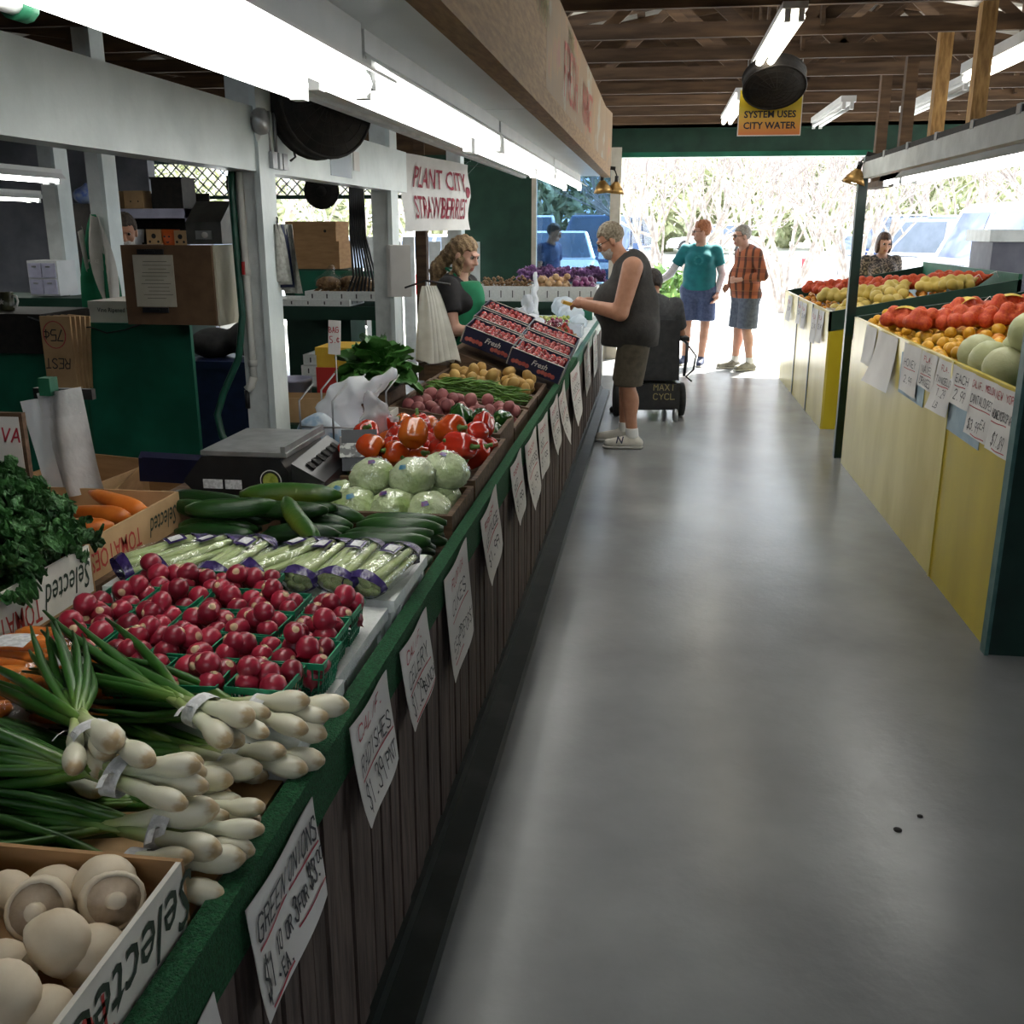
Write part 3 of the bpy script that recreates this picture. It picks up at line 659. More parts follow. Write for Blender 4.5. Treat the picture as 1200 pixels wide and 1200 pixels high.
for ri, (yy, xs) in enumerate(rows):
    for ci, xx in enumerate(xs):
        xx += random.uniform(-.006, .006); y2 = yy + random.uniform(-.006, .006); tl = random.uniform(-.06, .06)
        zz = .8185
        where = f'{NB[ri]}, {ORD[ci]} basket from the counter edge'
        BK.put((xx, y2, zz), (0, 0, tl), f'green plastic pint basket full of radishes, {where}', 'basket', 'green baskets of radishes')
        g = random.Random(ri * 10 + ci)
        lay = [(sx * .024, sy * .024, .032) for sx in (-1, 1) for sy in (-1, 1)] + [(sx * .03, sy * .03, .066) for sx in (-1, 1) for sy in (-1, 1)] + [(0, .002, .080)] + g.sample([(-.018, .012, .098), (.02, -.014, .1), (.016, .026, .094), (-.022, -.022, .094)], 1)
        for (x, y, z) in lay:
            RD.put((xx + x + g.uniform(-.007, .007), y2 + y + g.uniform(-.007, .007), zz + z + g.uniform(-.006, .006)), (random.uniform(-1.3, 1.3), random.uniform(-1.3, 1.3), random.uniform(-PI, PI)), f'round red radish in the {where}', 'radish', f'radishes in the {where}', g.uniform(.92, 1.12))

# ------------------------------------------------------------------ green onions
def onion_mat():
    m = bpy.data.materials.new('green_onion'); m.use_nodes = True; n = m.node_tree.nodes; l = m.node_tree.links; b = n['Principled BSDF']; b.inputs['Roughness'].default_value = .35
    tc = n.new('ShaderNodeTexCoord'); sp = n.new('ShaderNodeSeparateXYZ'); l.new(tc.outputs['Object'], sp.inputs[0])
    nt = n.new('ShaderNodeTexNoise'); mp = n.new('ShaderNodeMapping'); mp.inputs['Scale'].default_value = (6, 120, 120); nt.inputs['Scale'].default_value = 1; l.new(tc.outputs['Object'], mp.inputs[0]); l.new(mp.outputs[0], nt.inputs[0])
    mr = n.new('ShaderNodeMapRange'); mr.inputs['From Min'].default_value = 0; mr.inputs['From Max'].default_value = -.5; mr.inputs['To Min'].default_value = .008; mr.inputs['To Max'].default_value = 1.008; l.new(sp.outputs[0], mr.inputs[0])
    ad = n.new('ShaderNodeMath'); ad.operation = 'MULTIPLY_ADD'; ad.inputs[1].default_value = .04; l.new(nt.outputs['Fac'], ad.inputs[0]); l.new(mr.outputs[0], ad.inputs[2])
    r = n.new('ShaderNodeValToRGB'); e = r.color_ramp.elements; e[0].position = .03; e[0].color = (.45, .33, .18, 1); e[1].position = .98; e[1].color = (.012, .055, .008, 1)
    for p, c in ((.05, (.68, .64, .50, 1)), (.20, (.66, .66, .50, 1)), (.30, (.42, .50, .20, 1)), (.40, (.14, .25, .045, 1)), (.55, (.03, .11, .014, 1))): q = e.new(p); q.color = c
    l.new(ad.outputs[0], r.inputs[0]); l.new(r.outputs[0], b.inputs['Base Color']); return m
m_onion = onion_mat()
m_label = pm('white_printed_band', (.55, .55, .55), (.72, .72, .72), 90, .5, lo=.45, hi=.55)
m_twine = pm('dark_green_twine', (.03, .07, .02), None, rough=.8)
def onion_mesh(k):
    rg = random.Random(100 + k); mb = MB(); R = rg.uniform(.0165, .021)
    xs = [.004, 0, -.006, -.018, -.034, -.05, -.066, -.085, -.12, -.17]; rs = [.005, .009, .72 * R, .97 * R, 1.03 * R, .93 * R, .68 * R, .0135, .0105, .0098]
    mb.tube([(x, 0, 0) for x in xs], rs, 12)
    for q in range(4):
        dy, dz = rg.uniform(-.05, .05), rg.uniform(-.012, .03); L = rg.uniform(.42, .54); p = []
        for t in np.linspace(0, 1, 9): p.append((-.155 - (L - .155) * t, dy * t * (1.2 - .5 * t), dz * math.sin(t * 2.4) - .012 * t * t + rg.uniform(-.002, .002)))
        mb.tube(p, [.0085 + .003 * math.sin(PI * t) - .006 * t ** 3 for t in np.linspace(0, 1, 9)], 7, sq=.65)
    return mb.mesh('onion', m_onion)
OM = [onion_mesh(k) for k in range(6)]
def bunch(label, loc, rz, tip, n=5, band=True, seed=0):
    rg = random.Random(seed); t = thing('green_onion_bunch', label, 'green onions', loc, 0, 'green onion bunches'); t.rotation_euler = (0, tip, rz)
    for i in range(n):
        a = 2 * PI * i / (n - 1) + rg.uniform(-.25, .25); rr = .036 if i else .004
        o = bpy.data.objects.new('onion', OM[(i + seed) % 6]); COL.objects.link(o); o.parent = t
        o.location = (rg.uniform(-.045, .045), rr * 1.25 * math.cos(a), .04 + rr * .80 * math.sin(a)); s = rg.uniform(.82, 1.05)
        o.rotation_euler = (rg.uniform(-3, 3), -.17 * math.sin(a) * (1 if i else 0), .26 * math.cos(a) * (1 if i else 0)); o.scale = (s,) * 3
    if band:
        ring = [[(-.112 + .013 * k + .006 * math.sin(a), .032 * math.cos(a), .038 + .028 * math.sin(a)) for a in np.linspace(0, 2 * PI, 17)] for k in (0, 1, 2)]
        bd = MB().grid(ring); bd.build('label_band', m_label, t)
        tail = MB(); tail.grid([[(-.10 + .01 * k, -.02 - .035 * u, .05 + .012 * math.sin(u * 3) + .004 * k) for u in np.linspace(0, 1, 5)] for k in (0, 1)]); tail.build('band_tail', m_label, t)
    MB().tube([(-.27, .024 * math.cos(a), .03 + .02 * math.sin(a)) for a in np.linspace(0, 2 * PI, 13)], .002, 5).build('twine', m_twine, t)
    return t
OB = [('at the back beside the front radish basket', (-.545, 1.455, .822), -.10, .02), ('lowest at the back on the white foam edge', (-.565, 1.38, .768), -.20, .0), ('with stubby bulbs in the middle of the heap', (-.615, 1.345, .855), -.42, .05),
      ('half hidden in the middle with a printed band', (-.62, 1.275, .80), -.06, .03), ('flung diagonally on top of the heap', (-.715, 1.135, .90), -.80, .0), ('leaning out over the turf edge in the middle', (-.575, 1.225, .772), -.12, .0),
      ('with the biggest white bulbs next to the mushroom box', (-.625, 1.155, .865), -.06, .05), ('lowest in front against the mushroom box', (-.575, 1.085, .775), -.02, .0), ('with bulbs pointing at the GREEN ONIONS sign', (-.56, 1.155, .80), .1, .0), ('dark leaved under the diagonal one', (-.80, 1.27, .80), -.1, .02)]
for k, (lab, loc, rz, tp) in enumerate(OB): bunch('bunch of green onions ' + lab, loc, rz, tp, seed=k)
tag(MB().bb(-1.2, -.585, 1.04, 1.41, .736, .765).build('wooden_tray', m_cardl), 'flat wooden tray under the green onions', 'tray')

# ------------------------------------------------------------------ printed cardboard boxes
m_print_k = pm('dark_green_box_print', (.02, .035, .02), None, rough=.7); m_print_r = pm('red_box_print', (.40, .04, .03), None, rough=.7)
def carton(name, label, x0, x1, y0, y1, z0, h, mat, face, prints=(), cat='box', rot=(0, 0, 0), group=None, th=.007, floor=True):
    """open-topped carton; prints: (text, side, u, v, size, sx, shear, material, upside_down)"""
    cx, cy = (x0 + x1) / 2, (y0 + y1) / 2; t = thing(name, label, cat, (cx, cy, z0), 0, group, rot=rot); w, d = (x1 - x0) / 2, (y1 - y0) / 2
    if floor: MB().bb(-w, w, -d, d, 0, th).build('bottom', mat, t)
    for nm, a in (('side', (-w, w, -d, -d + th)), ('side', (-w, w, d - th, d)), ('side', (-w, -w + th, -d + th, d - th)), ('side', (w - th, w, -d + th, d - th))):
        MB().bb(*a, th, h, mi=0).build(nm, face if (a[0] > 0 or face is mat) else mat, t)
    for (s, side, u, v, size, sx, sh, mt, flip) in prints:
        q = text_mb(s, size, sx, sh, .0004, thick=.0)
        if flip: q.xf(rotm(0, 0, PI))
        if side == '+x': q.v = [(w + .0012, u + x, v + y) for x, y, z in q.v]
        elif side == '-y': q.v = [(u + x, -d - .0012, v + y) for x, y, z in q.v]
        q.build('print', mt, t)
    return t
carton('mushroom_box', 'open cardboard box of white mushrooms printed Selected upside down', -.985, -.567, .64, 1.03, .775, .105, m_card, m_cardw, [('Selected', '+x', .075, .056, .10, .82, .35, m_print_k, True), ('TOMATOES', '+x', -.13, .05, .085, .62, 0, m_print_r, True)], group='cardboard produce boxes')
# mushrooms
m_mush = pm('white_mushroom', (.58, .47, .33), (.72, .62, .47), 12, .6, .08, sss=.0, detail=6); m_gill = pm('tan_mushroom_gills', (.50, .38, .26), (.62, .50, .38), 30, .7, .2)
def mush(k):
    t = thing('mushroom', 'x', 'mushroom'); rg = random.Random(k); R = .043
    lob = lambda a, t_: 1 + .04 * math.sin(a * 2 + k) + .025 * math.sin(3 * a + k * 2)
    MB().lathe([(.010, .004), (.62 * R, .000), (.86 * R, -.008), (.97 * R, -.004), (1.0 * R, .006), (.97 * R, .018), (.86 * R, .032), (.62 * R, .043), (.32 * R, .049), (0, .050)], 18, lob=lob).build('cap', m_mush, t)
    MB().lathe([(.34 * R, .004), (.6 * R, -.0015), (.80 * R, -.007)], 18, lob=lob).build('gills', m_gill, t)
    MB().lathe([(0, -.030), (.26 * R, -.029), (.30 * R, -.022), (.28 * R, -.008), (.34 * R, .003)], 12, lob=lambda a, q: 1 + .08 * math.sin(2 * a + k)).build('stem', m_mush, t); return t
MS = Proto([mush(k) for k in range(3)])
tag(MB().bb(-1.2, -.567, .62, 1.035, .736, .774).build('riser_board', m_crate), 'dark wooden riser under the mushroom box', 'riser')
ML = [(-.86, .985, .86, (.3, -.2, 0), 1.1, 'at the back corner of the box'), (-.825, .93, .88, (1.1, .5, .3), 1.05, 'standing on edge beside the back corner'), (-.765, .955, .855, (-.6, .5, 0), .75, 'small with a printed mark against the rear side'), (-.700, .925, .868, (-2.1, .25, .2), 1.0, 'showing its stem in the middle of the box'),
      (-.655, .985, .858, (.4, .3, 1), .95, 'in the far corner by the onions'), (-.622, .955, .868, (-2.2, .45, .5), .95, 'showing gills beside the printed side'), (-.775, .865, .868, (.2, .3, 2), 1.25, 'biggest with a smooth domed cap'), (-.655, .872, .862, (.35, 1.0, 1.0), 1.0, 'elongated along the printed side'),
      (-.84, .82, .868, (1.3, -.4, 0), 1.0, 'low on the shadowed side'), (-.745, .795, .868, (-2.0, .3, 2), 1.05, 'browned in the front of the box'), (-.66, .79, .86, (.3, .5, 0), 1.05, 'next to the printed red letters'), (-.90, .89, .86, (.8, 0, 1), 1.0, 'deep behind the others'), (-.80, .73, .86, (.2, .2, 0), 1.05, 'at the very front edge'), (-.70, .70, .865, (.5, .2, 0), 1.0, 'lowest in the front corner'),
      (-.72, .985, .835, (0, 0, 0), .95, 'half hidden in the bottom layer at the rear'), (-.62, .90, .825, (0, 0, 0), .95, 'half hidden below the gilled one'), (-.71, .86, .825, (0, 0, 0), .95, 'half hidden below the domed one'), (-.62, .80, .825, (0, 0, 0), .95, 'half hidden low by the printed side')]
for k, (x, y, z, r, s, lab) in enumerate(ML): MS.put((x, y, z), r, 'white button mushroom ' + lab, 'mushroom', 'white mushrooms in the box', s * .92, k)
# carrots in bags
m_car = pm('carrot_skin', (.52, .12, .012), (.66, .20, .03), 22, .4, .08, stretch=(1, 1, 1), rnd=.15)
def carrot(k):
    L, R = .15, .018; mb = MB(); n = 9
    mb.tube([(L * t, .006 * math.sin(t * 3 + k), 0) for t in np.linspace(0, 1, n)], [R * q for q in (.45, .9, 1, .96, .9, .82, .72, .55, .2)], 10); return mb.build('carrot', m_car, loc=(0, 0, 0))
CR = Proto([carrot(k) for k in range(3)])
def carrot_bag(label, c, rz, n, seed):
    rg = random.Random(seed); t = thing('bagged_carrots', label, 'bag of carrots', c, rz, 'bags of carrots')
    for i in range(n):
        mb = MB(); L, R = rg.uniform(.13, .17), rg.uniform(.014, .019)
        mb.tube([(L * (q - .5), .005 * math.sin(q * 3 + i), 0) for q in np.linspace(0, 1, 9)], [R * q for q in (.45, .9, 1, .96, .9, .82, .72, .55, .25)], 10)
        lay = i // 6; o = mb.build('carrot', m_car, t, loc=(rg.uniform(-.02, .02), -.09 + .036 * (i % 6) + .015 * lay, .02 + .03 * lay)); o.rotation_euler = (0, rg.uniform(-.1, .1), rg.uniform(-.25, .25) + (PI if i % 3 == 0 else 0))
    f = union([s_ell((0, 0, .035), (.125, .13, .052)), s_ell((.03, .02, .045), (.07, .08, .045))], .03)
    soft(MB(), f, (-.14, -.15, -.03), (.14, .15, .11), .016).build('bag', m_clear, t)
    G = [[(x, y, .088 - 2.2 * (x * x + y * y) + .001 * math.sin(40 * x)) for y in np.linspace(-.03, .03, 5)] for x in np.linspace(-.035, .035, 6)]
    MB().grid(G).build('printed_label', m_label, t); return t
carrot_bag('clear bag of carrots lying nearest the radish baskets', (-1.0, 1.50, .835), .4, 12, 1)
carrot_bag('clear bag of carrots by the picture edge on the carton', (-1.13, 1.36, .83), .9, 12, 2)
carrot_bag('clear bag of carrots behind the diagonal onions', (-1.15, 1.56, .835), .1, 12, 3)
carton('carrot_carton', 'dark printed carton below the carrot bags', -1.36, -.98, 1.15, 1.40, .736, .07, m_card, pm('black_printed_cardboard', (.02, .015, .012), (.04, .03, .02), 8, .7), [('TOMATO', '+x', .0, .035, .05, .9, 0, pm('gold_print', (.4, .28, .1), None), True)], group='cardboard produce boxes')

# ------------------------------------------------------------------ carton of loose carrots and carton of kale
carton('tomato_carton', 'open cardboard carton of carrots printed TOMATOES upside down', -1.74, -1.33, 2.09, 2.60, .822, .105, m_cardl, m_cardl, [('TOMATOES', '+x', -.10, .048, .072, .66, 0, m_print_r, True), ('Selected', '+x', .155, .052, .075, .60, .35, m_print_k, True)], group='cardboard produce boxes')
tag(MB().bb(-1.72, -1.31, 1.62, 2.62, .736, .82).build('riser_board', m_crate), 'dark wooden riser under the kale and carrot cartons', 'riser')
for k, (x, y, z, r) in enumerate(((-1.36, 2.38, .915, (0, .05, 2.95)), (-1.37, 2.31, .905, (0, 0, 3.3)), (-1.37, 2.22, .895, (0, .05, 3.0)), (-1.36, 2.47, .905, (0, -.1, 2.8)), (-1.62, 2.2, .87, (0, 0, .1)), (-1.64, 2.30, .87, (0, 0, .3)), (-1.63, 2.45, .87, (0, 0, -.2)), (-1.36, 2.53, .875, (0, 0, 3.2)))):
    CR.put((x, y, z), r, ['thick orange carrot lying across the open carton', 'orange carrot pointing at the carton print', 'fat orange carrot lowest in the carton front', 'orange carrot with its end sticking up', 'orange carrot next to the kale', 'orange carrot under the others', 'orange carrot at the back of the carton', 'orange carrot in the far corner'][k], 'carrot', 'loose carrots in the carton', 1.55)
carton('kale_carton', 'white cardboard carton heaped with kale printed Selected TOMATOES', -1.70, -1.285, 1.62, 2.06, .822, .12, m_card, m_cardw, [('TOMATOES', '+x', -.10, .045, .075, .55, 0, m_print_r, True), ('Selected', '+x', .12, .06, .085, .62, .35, m_print_k, True)], group='cardboard produce boxes')
m_kale = pm('curly_kale_leaf', (.014, .065, .014), (.055, .16, .042), 30, .5, .5, detail=6, bscale=90, rnd=.25)
m_rib = pm('pale_kale_rib', (.16, .28, .08), None, rough=.5)
def kale_leaf(k):
    rg = random.Random(k); n, m = 21, 51; G = []; W = .058; L = .125; ph = [rg.uniform(0, 6) for _ in range(8)]
    for i in range(n):
        t = i / (n - 1); row = []
        for j in range(m):
            u = -1 + 2 * j / (m - 1); e = abs(u); w = W * math.sin(PI * (.16 + .70 * t)) ** .6; edge = max(e ** 1.3, t ** 3)
            ruf = .0115 * edge * (math.sin(u * 17 + t * 9 + ph[0]) + .9 * math.sin(t * 27 - u * 11 + ph[1]) + .8 * math.sin(u * 31 + ph[2] + t * 19))
            row.append((u * w * (1 + .10 * math.sin(t * 31 + ph[3])), L * t + .010 * math.sin(u * 23 + ph[4]) * t, -.05 * t * t + .03 * e * e + ruf + .04 * t))
        G.append(row)
    mb = MB().grid(G, 0); mb.tube([(0, L * t * .95, -.05 * t * t + .04 * t + .003) for t in np.linspace(-.12, 1, 7)], [.005, .005, .004, .003, .003, .002, .001], 5, mi=1); return mb.mesh('leaf', [m_kale, m_rib])
KM = [kale_leaf(k) for k in range(5)]
def leafy(name, label, cat, c, meshes, n, spread, seed, group, sc=1.0, up=.9):
    rg = random.Random(seed); t = thing(name, label, cat, c, 0, group)
    for i in range(n):
        a = 2.399 * i + rg.uniform(-.3, .3); el = up * (i / n) ** .7 + rg.uniform(-.1, .1)
        o = bpy.data.objects.new('leaf', meshes[i % len(meshes)]); COL.objects.link(o); o.parent = t; r = spread * (1 - i / n) ** .6
        o.location = (r * math.cos(a) * .6, r * math.sin(a) * .6, .02 + spread * .75 * i / n); o.rotation_euler = (el * 1.1, rg.uniform(-.4, .4), a - PI / 2); s = sc * rg.uniform(.8, 1.15); o.scale = (s, s, s)
    return t
leafy('kale_bunch', 'dark green curly kale bunch hanging over the white carton print', 'kale', (-1.43, 1.80, .90), KM, 60, .13, 1, 'curly kale bunches')
leafy('kale_bunch', 'dark green curly kale bunch closest to the carrot carton', 'kale', (-1.45, 1.97, .90), KM, 60, .12, 2, 'curly kale bunches')
leafy('kale_bunch', 'dark green curly kale bunch on top of the heap below the sign', 'kale', (-1.57, 1.93, 1.0), KM, 50, .12, 3, 'curly kale bunches', up=1.2)

# ------------------------------------------------------------------ celery bags
m_cel = pm('pale_celery', (.36, .45, .16), (.56, .62, .34), 10, .4, .1, stretch=(30, 2, 30))
m_purple = film('purple_bag_print', (.05, .03, .16), .10, .15, .8, 40, white=0.0)
m_purp2 = pm('dark_purple_bag_print', (.022, .012, .075), (.05, .03, .14), 30, .25, .3, spec=.6)
def celery_bag(label, c, rz, tilt, seed):
    rg = random.Random(seed); t = thing('celery_bag', label, 'bag of celery', c, 0, 'bags of celery'); t.rotation_euler = (tilt, rg.uniform(-.15, .15), rz); t.scale = (.92, .80, .9)
    for i in range(9):
        a = 2 * PI * i / 8 if i < 8 else 0; r = .030 if i < 8 else 0; p = []; rr = []
        for q in np.linspace(0, 1, 7): p.append((r * math.cos(a) * (1 + .35 * q), .225 * q - .03, .040 + r * .75 * math.sin(a) * (1 + .1 * q))); rr.append(.0165 - .006 * q)
        MB().tube(p, rr, 7, sq=.8).build('stalk', m_cel, t)
    G = []
    for q in np.linspace(0, 1, 12):
        w = (.052 + .012 * math.sin(PI * q)) * (1 - .25 * max(0, q - .8) / .2); h = .038 * (1 - .55 * max(0, q - .75) / .25) * (1 - .3 * max(0, .1 - q) / .1)
        G.append([(w * math.cos(a) * (1 + .06 * math.sin(5 * a + q * 20 + seed)), -.055 + .30 * q, .041 + h * math.sin(a) * (1 + .08 * math.sin(4 * a + q * 17))) for a in np.linspace(0, 2 * PI, 17)[:-1]])
    MB().grid(G, wrap=True).build('bag', m_clear, t)
    Gp = np.array(G); cen = Gp.mean(1, keepdims=True)
    top = cen[9:] + (Gp[9:] - cen[9:]) * 1.05; MB().grid(top, wrap=True).build('purple_bag_end', m_purp2, t)
    lo = cen[:2] + (Gp[:2] - cen[:2]) * 1.05; MB().grid(lo, wrap=True).build('purple_bag_end', m_purp2, t)
    MB().grid([[(x, y, .083 - 6 * x * x) for x in np.linspace(-.022, .022, 4)] for y in np.linspace(.10, .16, 4)]).build('printed_label', m_purp2, t)
    MB().grid([[(x, y, .0845 - 6 * x * x) for x in np.linspace(-.012, .016, 4)] for y in np.linspace(.11, .15, 4)]).build('print', m_label, t); return t
CE = [(-1.22, 2.14, -.75, 'first from the carrot carton'), (-1.12, 2.12, -.55, 'second from the carrot carton'), (-1.0, 2.12, -.30, 'third from the carrot carton'), (-.895, 2.13, -.5, 'in the middle of the row'), (-.79, 2.12, -.20, 'fifth from the carrot carton'), (-.70, 2.11, -.15, 'beside the last radish basket'), (-.63, 2.11, -.12, 'at the counter edge on the white foam')]
for k, (x, y, rz, lab) in enumerate(CE): celery_bag('clear bag of pale celery with purple print, ' + lab, (x, y, .834 + .006 * (k % 2)), rz + random.uniform(-.2, .2), .10, k)

# ------------------------------------------------------------------ cucumbers
m_cuc = pm('cucumber_skin', (.006, .028, .006), (.022, .075, .012), 5, .33, .12, stretch=(1, 4, 4), rnd=.3, bscale=60, lo=.35, hi=.75)
m_cucy = pm('yellowing_cucumber_skin', (.022, .080, .010), (.28, .26, .025), 3, .33, .12, stretch=(1, 1, 1), bscale=60, lo=.45, hi=.75)
def cuc(k, mt):
    L, R = .235, .0265; b = [.012, -.014, .02, .005][k % 4]; P = [(L * (t - .5), b * math.cos((t - .5) * 3.0), 0) for t in np.linspace(0, 1, 11)]
    return MB().tube(P, [R * q for q in (.32, .72, .93, 1.0, 1.02, 1.03, 1.0, .96, .86, .64, .28)], 12).build('cucumber', mt, loc=(0, 0, 0))
CU = Proto([cuc(k, m_cuc) for k in range(4)]); CUY = Proto([cuc(k, m_cucy) for k in range(2)])
rg = random.Random(5); n = 0
for lay, (z, ys, xs) in enumerate(((.785, (2.475, 2.535, 2.595, 2.655, 2.71), (-1.25, -.98, -.70)), (.835, (2.505, 2.565, 2.63, 2.69), (-1.20, -.94, -.70)), (.882, (2.54, 2.60, 2.66), (-1.24, -1.0, -.74)))):
    for yi, yy in enumerate(ys):
        for xi, xx in enumerate(xs):
            if lay == 2 and (xi == 2 or yi == 0): continue
            rot = (rg.uniform(-3, 3), rg.uniform(-.05, .05), rg.uniform(-.16, .16) + (PI if rg.random() < .5 else 0))
            where = f'{["bottom", "middle", "top"][lay]} layer, {ORD[yi]} row from the celery, {["kale side", "centre", "aisle side"][xi]}'
            CU.put((xx + rg.uniform(-.015, .015), yy, z + rg.uniform(0, .006)), rot, 'dark green cucumber, ' + where, 'cucumber', 'heaped cucumbers', rg.uniform(.92, 1.08))
CUY.put((-1.02, 2.66, .912), (0, 0, .12), 'large yellowing cucumber lying on top of the heap', 'cucumber', 'heaped cucumbers', 1.25, 0)
CUY.put((-.93, 2.50, .895), (.5, .25, -.85), 'light green cucumber slanting on top of the celery', 'cucumber', 'heaped cucumbers', 1.0, 1)
for k, (x, y, z, rz, lab) in enumerate(((-1.15, 2.56, .90, .35, 'long dark cucumber on top pointing at the kale'), (-1.27, 2.66, .89, -.2, 'dark cucumber on top nearest the carrot carton'), (-.60, 2.36, .80, 1.35, 'dark cucumber hanging end-on at the counter edge'))):
    CU.put((x, y, z), (0, 0, rz), lab, 'cucumber', 'heaped cucumbers', 1.1)
# ------------------------------------------------------------------ wrapped lettuce
m_let = pm('iceberg_lettuce', (.30, .40, .13), (.60, .66, .42), 9, .45, .9, detail=6, bscale=25, rnd=.12)
def lettuce(k):
    t = thing('wrapped_lettuce', 'x', 'lettuce'); R = .078; n, m = 20, 26; G = []; H = []
    for i in range(n):
        th = PI * i / (n - 1); row = []; r2 = []
        for j in range(m):
            a = 2 * PI * j / m; p = np.array((math.sin(th) * math.cos(a), math.sin(th) * math.sin(a), math.cos(th)))
            d = 1 + .10 * mnoise.noise(Vector(p * 2.2 + k * 7)) + .13 * abs(mnoise.noise(Vector(p * 4.5 + k))); row.append(p * R * d * (1.05, 1, .86)); r2.append(p * R * (1.08 + .07 * mnoise.noise(Vector(p * 5 - k))) * (1.06, 1, .9))
        G.append(row); H.append(r2)
    MB().grid(G, wrap=True).build('head', m_let, t); MB().grid(H, wrap=True).build('wrap', m_clear, t)
    q = [[tuple(np.array((math.sin(b) * math.cos(a), math.sin(b) * math.sin(a), math.cos(b))) * R * 1.14 * (1.05, 1, .9)) for a in np.linspace(-1.85, -1.45, 6)] for b in np.linspace(.6, .82, 5)]
    MB().grid(q).build('printed_label', [pm('red_lettuce_label', (.28, .03, .07), (.06, .08, .25), 30, .4), pm('blue_lettuce_label', (.05, .2, .32), (.5, .6, .6), 40, .4)][k % 2], t); return t
LT = Proto([lettuce(k) for k in range(3)])
LL = [(-1.02, 2.86, .81, 'beside the scale, front row'), (-.90, 2.87, .815, 'front row, second from the scale'), (-.775, 2.87, .815, 'front row, in the middle'), (-.665, 2.86, .82, 'front row at the counter edge with a blue label'), (-.98, 3.02, .80, 'rear row beside the scale'), (-.82, 3.03, .815, 'rear row in the middle'), (-.67, 3.03, .815, 'rear row at the counter edge'), (-.73, 2.945, .905, 'on top with the red label'), (-.86, 2.96, .895, 'on top of the middle of the heap'), (-.645, 3.04, .905, 'highest near the peppers with a small blue label')]
for k, (x, y, z, lab) in enumerate(LL): LT.put((x, y, z), (random.uniform(-.3, .3), random.uniform(-.3, .3), random.uniform(-.5, .5)), 'plastic wrapped iceberg lettuce ' + lab, 'lettuce', 'wrapped lettuces', random.uniform(.88, .98), k)

# ------------------------------------------------------------------ bell peppers
m_rp = pm('red_pepper_skin', (.33, .010, .006), (.46, .030, .012), 4, .16, spec=.6, rnd=.15, coat=.3); m_op = pm('orange_red_pepper_skin', (.42, .028, .006), (.52, .12, .012), 4, .16, spec=.6, coat=.3)
m_gp = pm('green_pepper_skin', (.008, .045, .006), (.022, .09, .012), 5, .18, spec=.6, rnd=.15, coat=.3); m_stem = pm('green_pepper_stem', (.06, .14, .02), (.12, .2, .04), 20, .5)
def pepper(k, mt, nm):
    t = thing(nm, 'x', 'pepper'); lb = [4, 3, 4][k % 3]; R = .046; H = [.095, .085, .105][k % 3]
    prof = [(0, .06), (.3, .03), (.62, .0), (.86, .08), (.98, .24), (1.0, .42), (.97, .62), (.88, .80), (.66, .95), (.42, 1.0), (.22, .955), (.1, .93), (0, .925)]
    f = lambda a, t_: 1 - (.10 + .05 * (1 - t_)) * (1 - abs(math.cos(lb * a / 2 + k))) ** 1.5 * 1.6
    MB().lathe([(r * R, (z - .5) * H) for r, z in prof], 24, lob=f).build('fruit', mt, t)
    MB().tube([(0, 0, .42 * H), (.002, 0, .49 * H), (.006, .002, .58 * H), (.012, .003, .66 * H)], [.014, .008, .006, .007], 8).build('stem', m_stem, t); return t
RP = Proto([pepper(k, m_rp, 'red_bell_pepper') for k in range(3)] + [pepper(1, m_op, 'red_bell_pepper')]); GP = Proto([pepper(k, m_gp, 'green_bell_pepper') for k in range(3)])
pts = sorted(pile(42, (-1.09, -.585, 3.18, 3.84), .047, base=.80, tries=16, seed=3), key=lambda p: (p[1], p[0]))
def zone(x, y, z, x0, x1, y0, y1, zm):
    return f"{'low' if z < zm else 'high'} in the heap, {'front' if y < y0 + (y1 - y0) / 3 else 'middle' if y < y0 + 2 * (y1 - y0) / 3 else 'back'} and {'clerk side' if x < x0 + (x1 - x0) / 3 else 'centre' if x < x0 + 2 * (x1 - x0) / 3 else 'aisle side'}"
for k, (x, y, z, r) in enumerate(pts):
    RP.put((x, y, z), rrot(1.6), 'glossy red bell pepper ' + zone(x, y, z, -1.09, -.6, 3.18, 3.84, .89), 'pepper', 'red bell peppers, ' + zone(x, y, z, -1.09, -.6, 3.18, 3.84, .89), r / .046 * 1.06)
RP.put((-.80, 3.26, .985), (-.75, .2, .3), 'orange red bell pepper on top with its green stem facing the aisle end', 'pepper', None, 1.15, 3)
RP.put((-.68, 3.32, .985), (1.3, .4, .8), 'large orange red bell pepper on top at the aisle side', 'pepper', None, 1.2, 3)
RP.put((-.975, 3.30, .965), (.9, .2, .1), 'shiny red bell pepper on top beside the plastic bags', 'pepper', None, 1.1, 1)
RP.put((-.63, 3.22, .95), (1.5, .2, 1.0), 'ribbed red bell pepper spilling over the lettuce', 'pepper', None, 1.1, 2)
for k, (x, y, z, r) in enumerate(pile(11, (-.86, -.60, 3.9, 4.3), .047, base=.77, tries=14, seed=4)):
    GP.put((x, y, z), rrot(1.6), 'dark green bell pepper, ' + ('upper layer' if z > .86 else 'lower layer') + (' near the red peppers' if y < 4.1 else ' near the potatoes'), 'pepper', 'green bell peppers' + ('upper' if z > .86 else 'lower') + (' a' if y < 4.1 else ' b'), r / .047)
GP.put((-1.0, 3.93, .86), (.3, .5, 0), 'single green bell pepper lying among the red ones', 'pepper', None, 1.0)

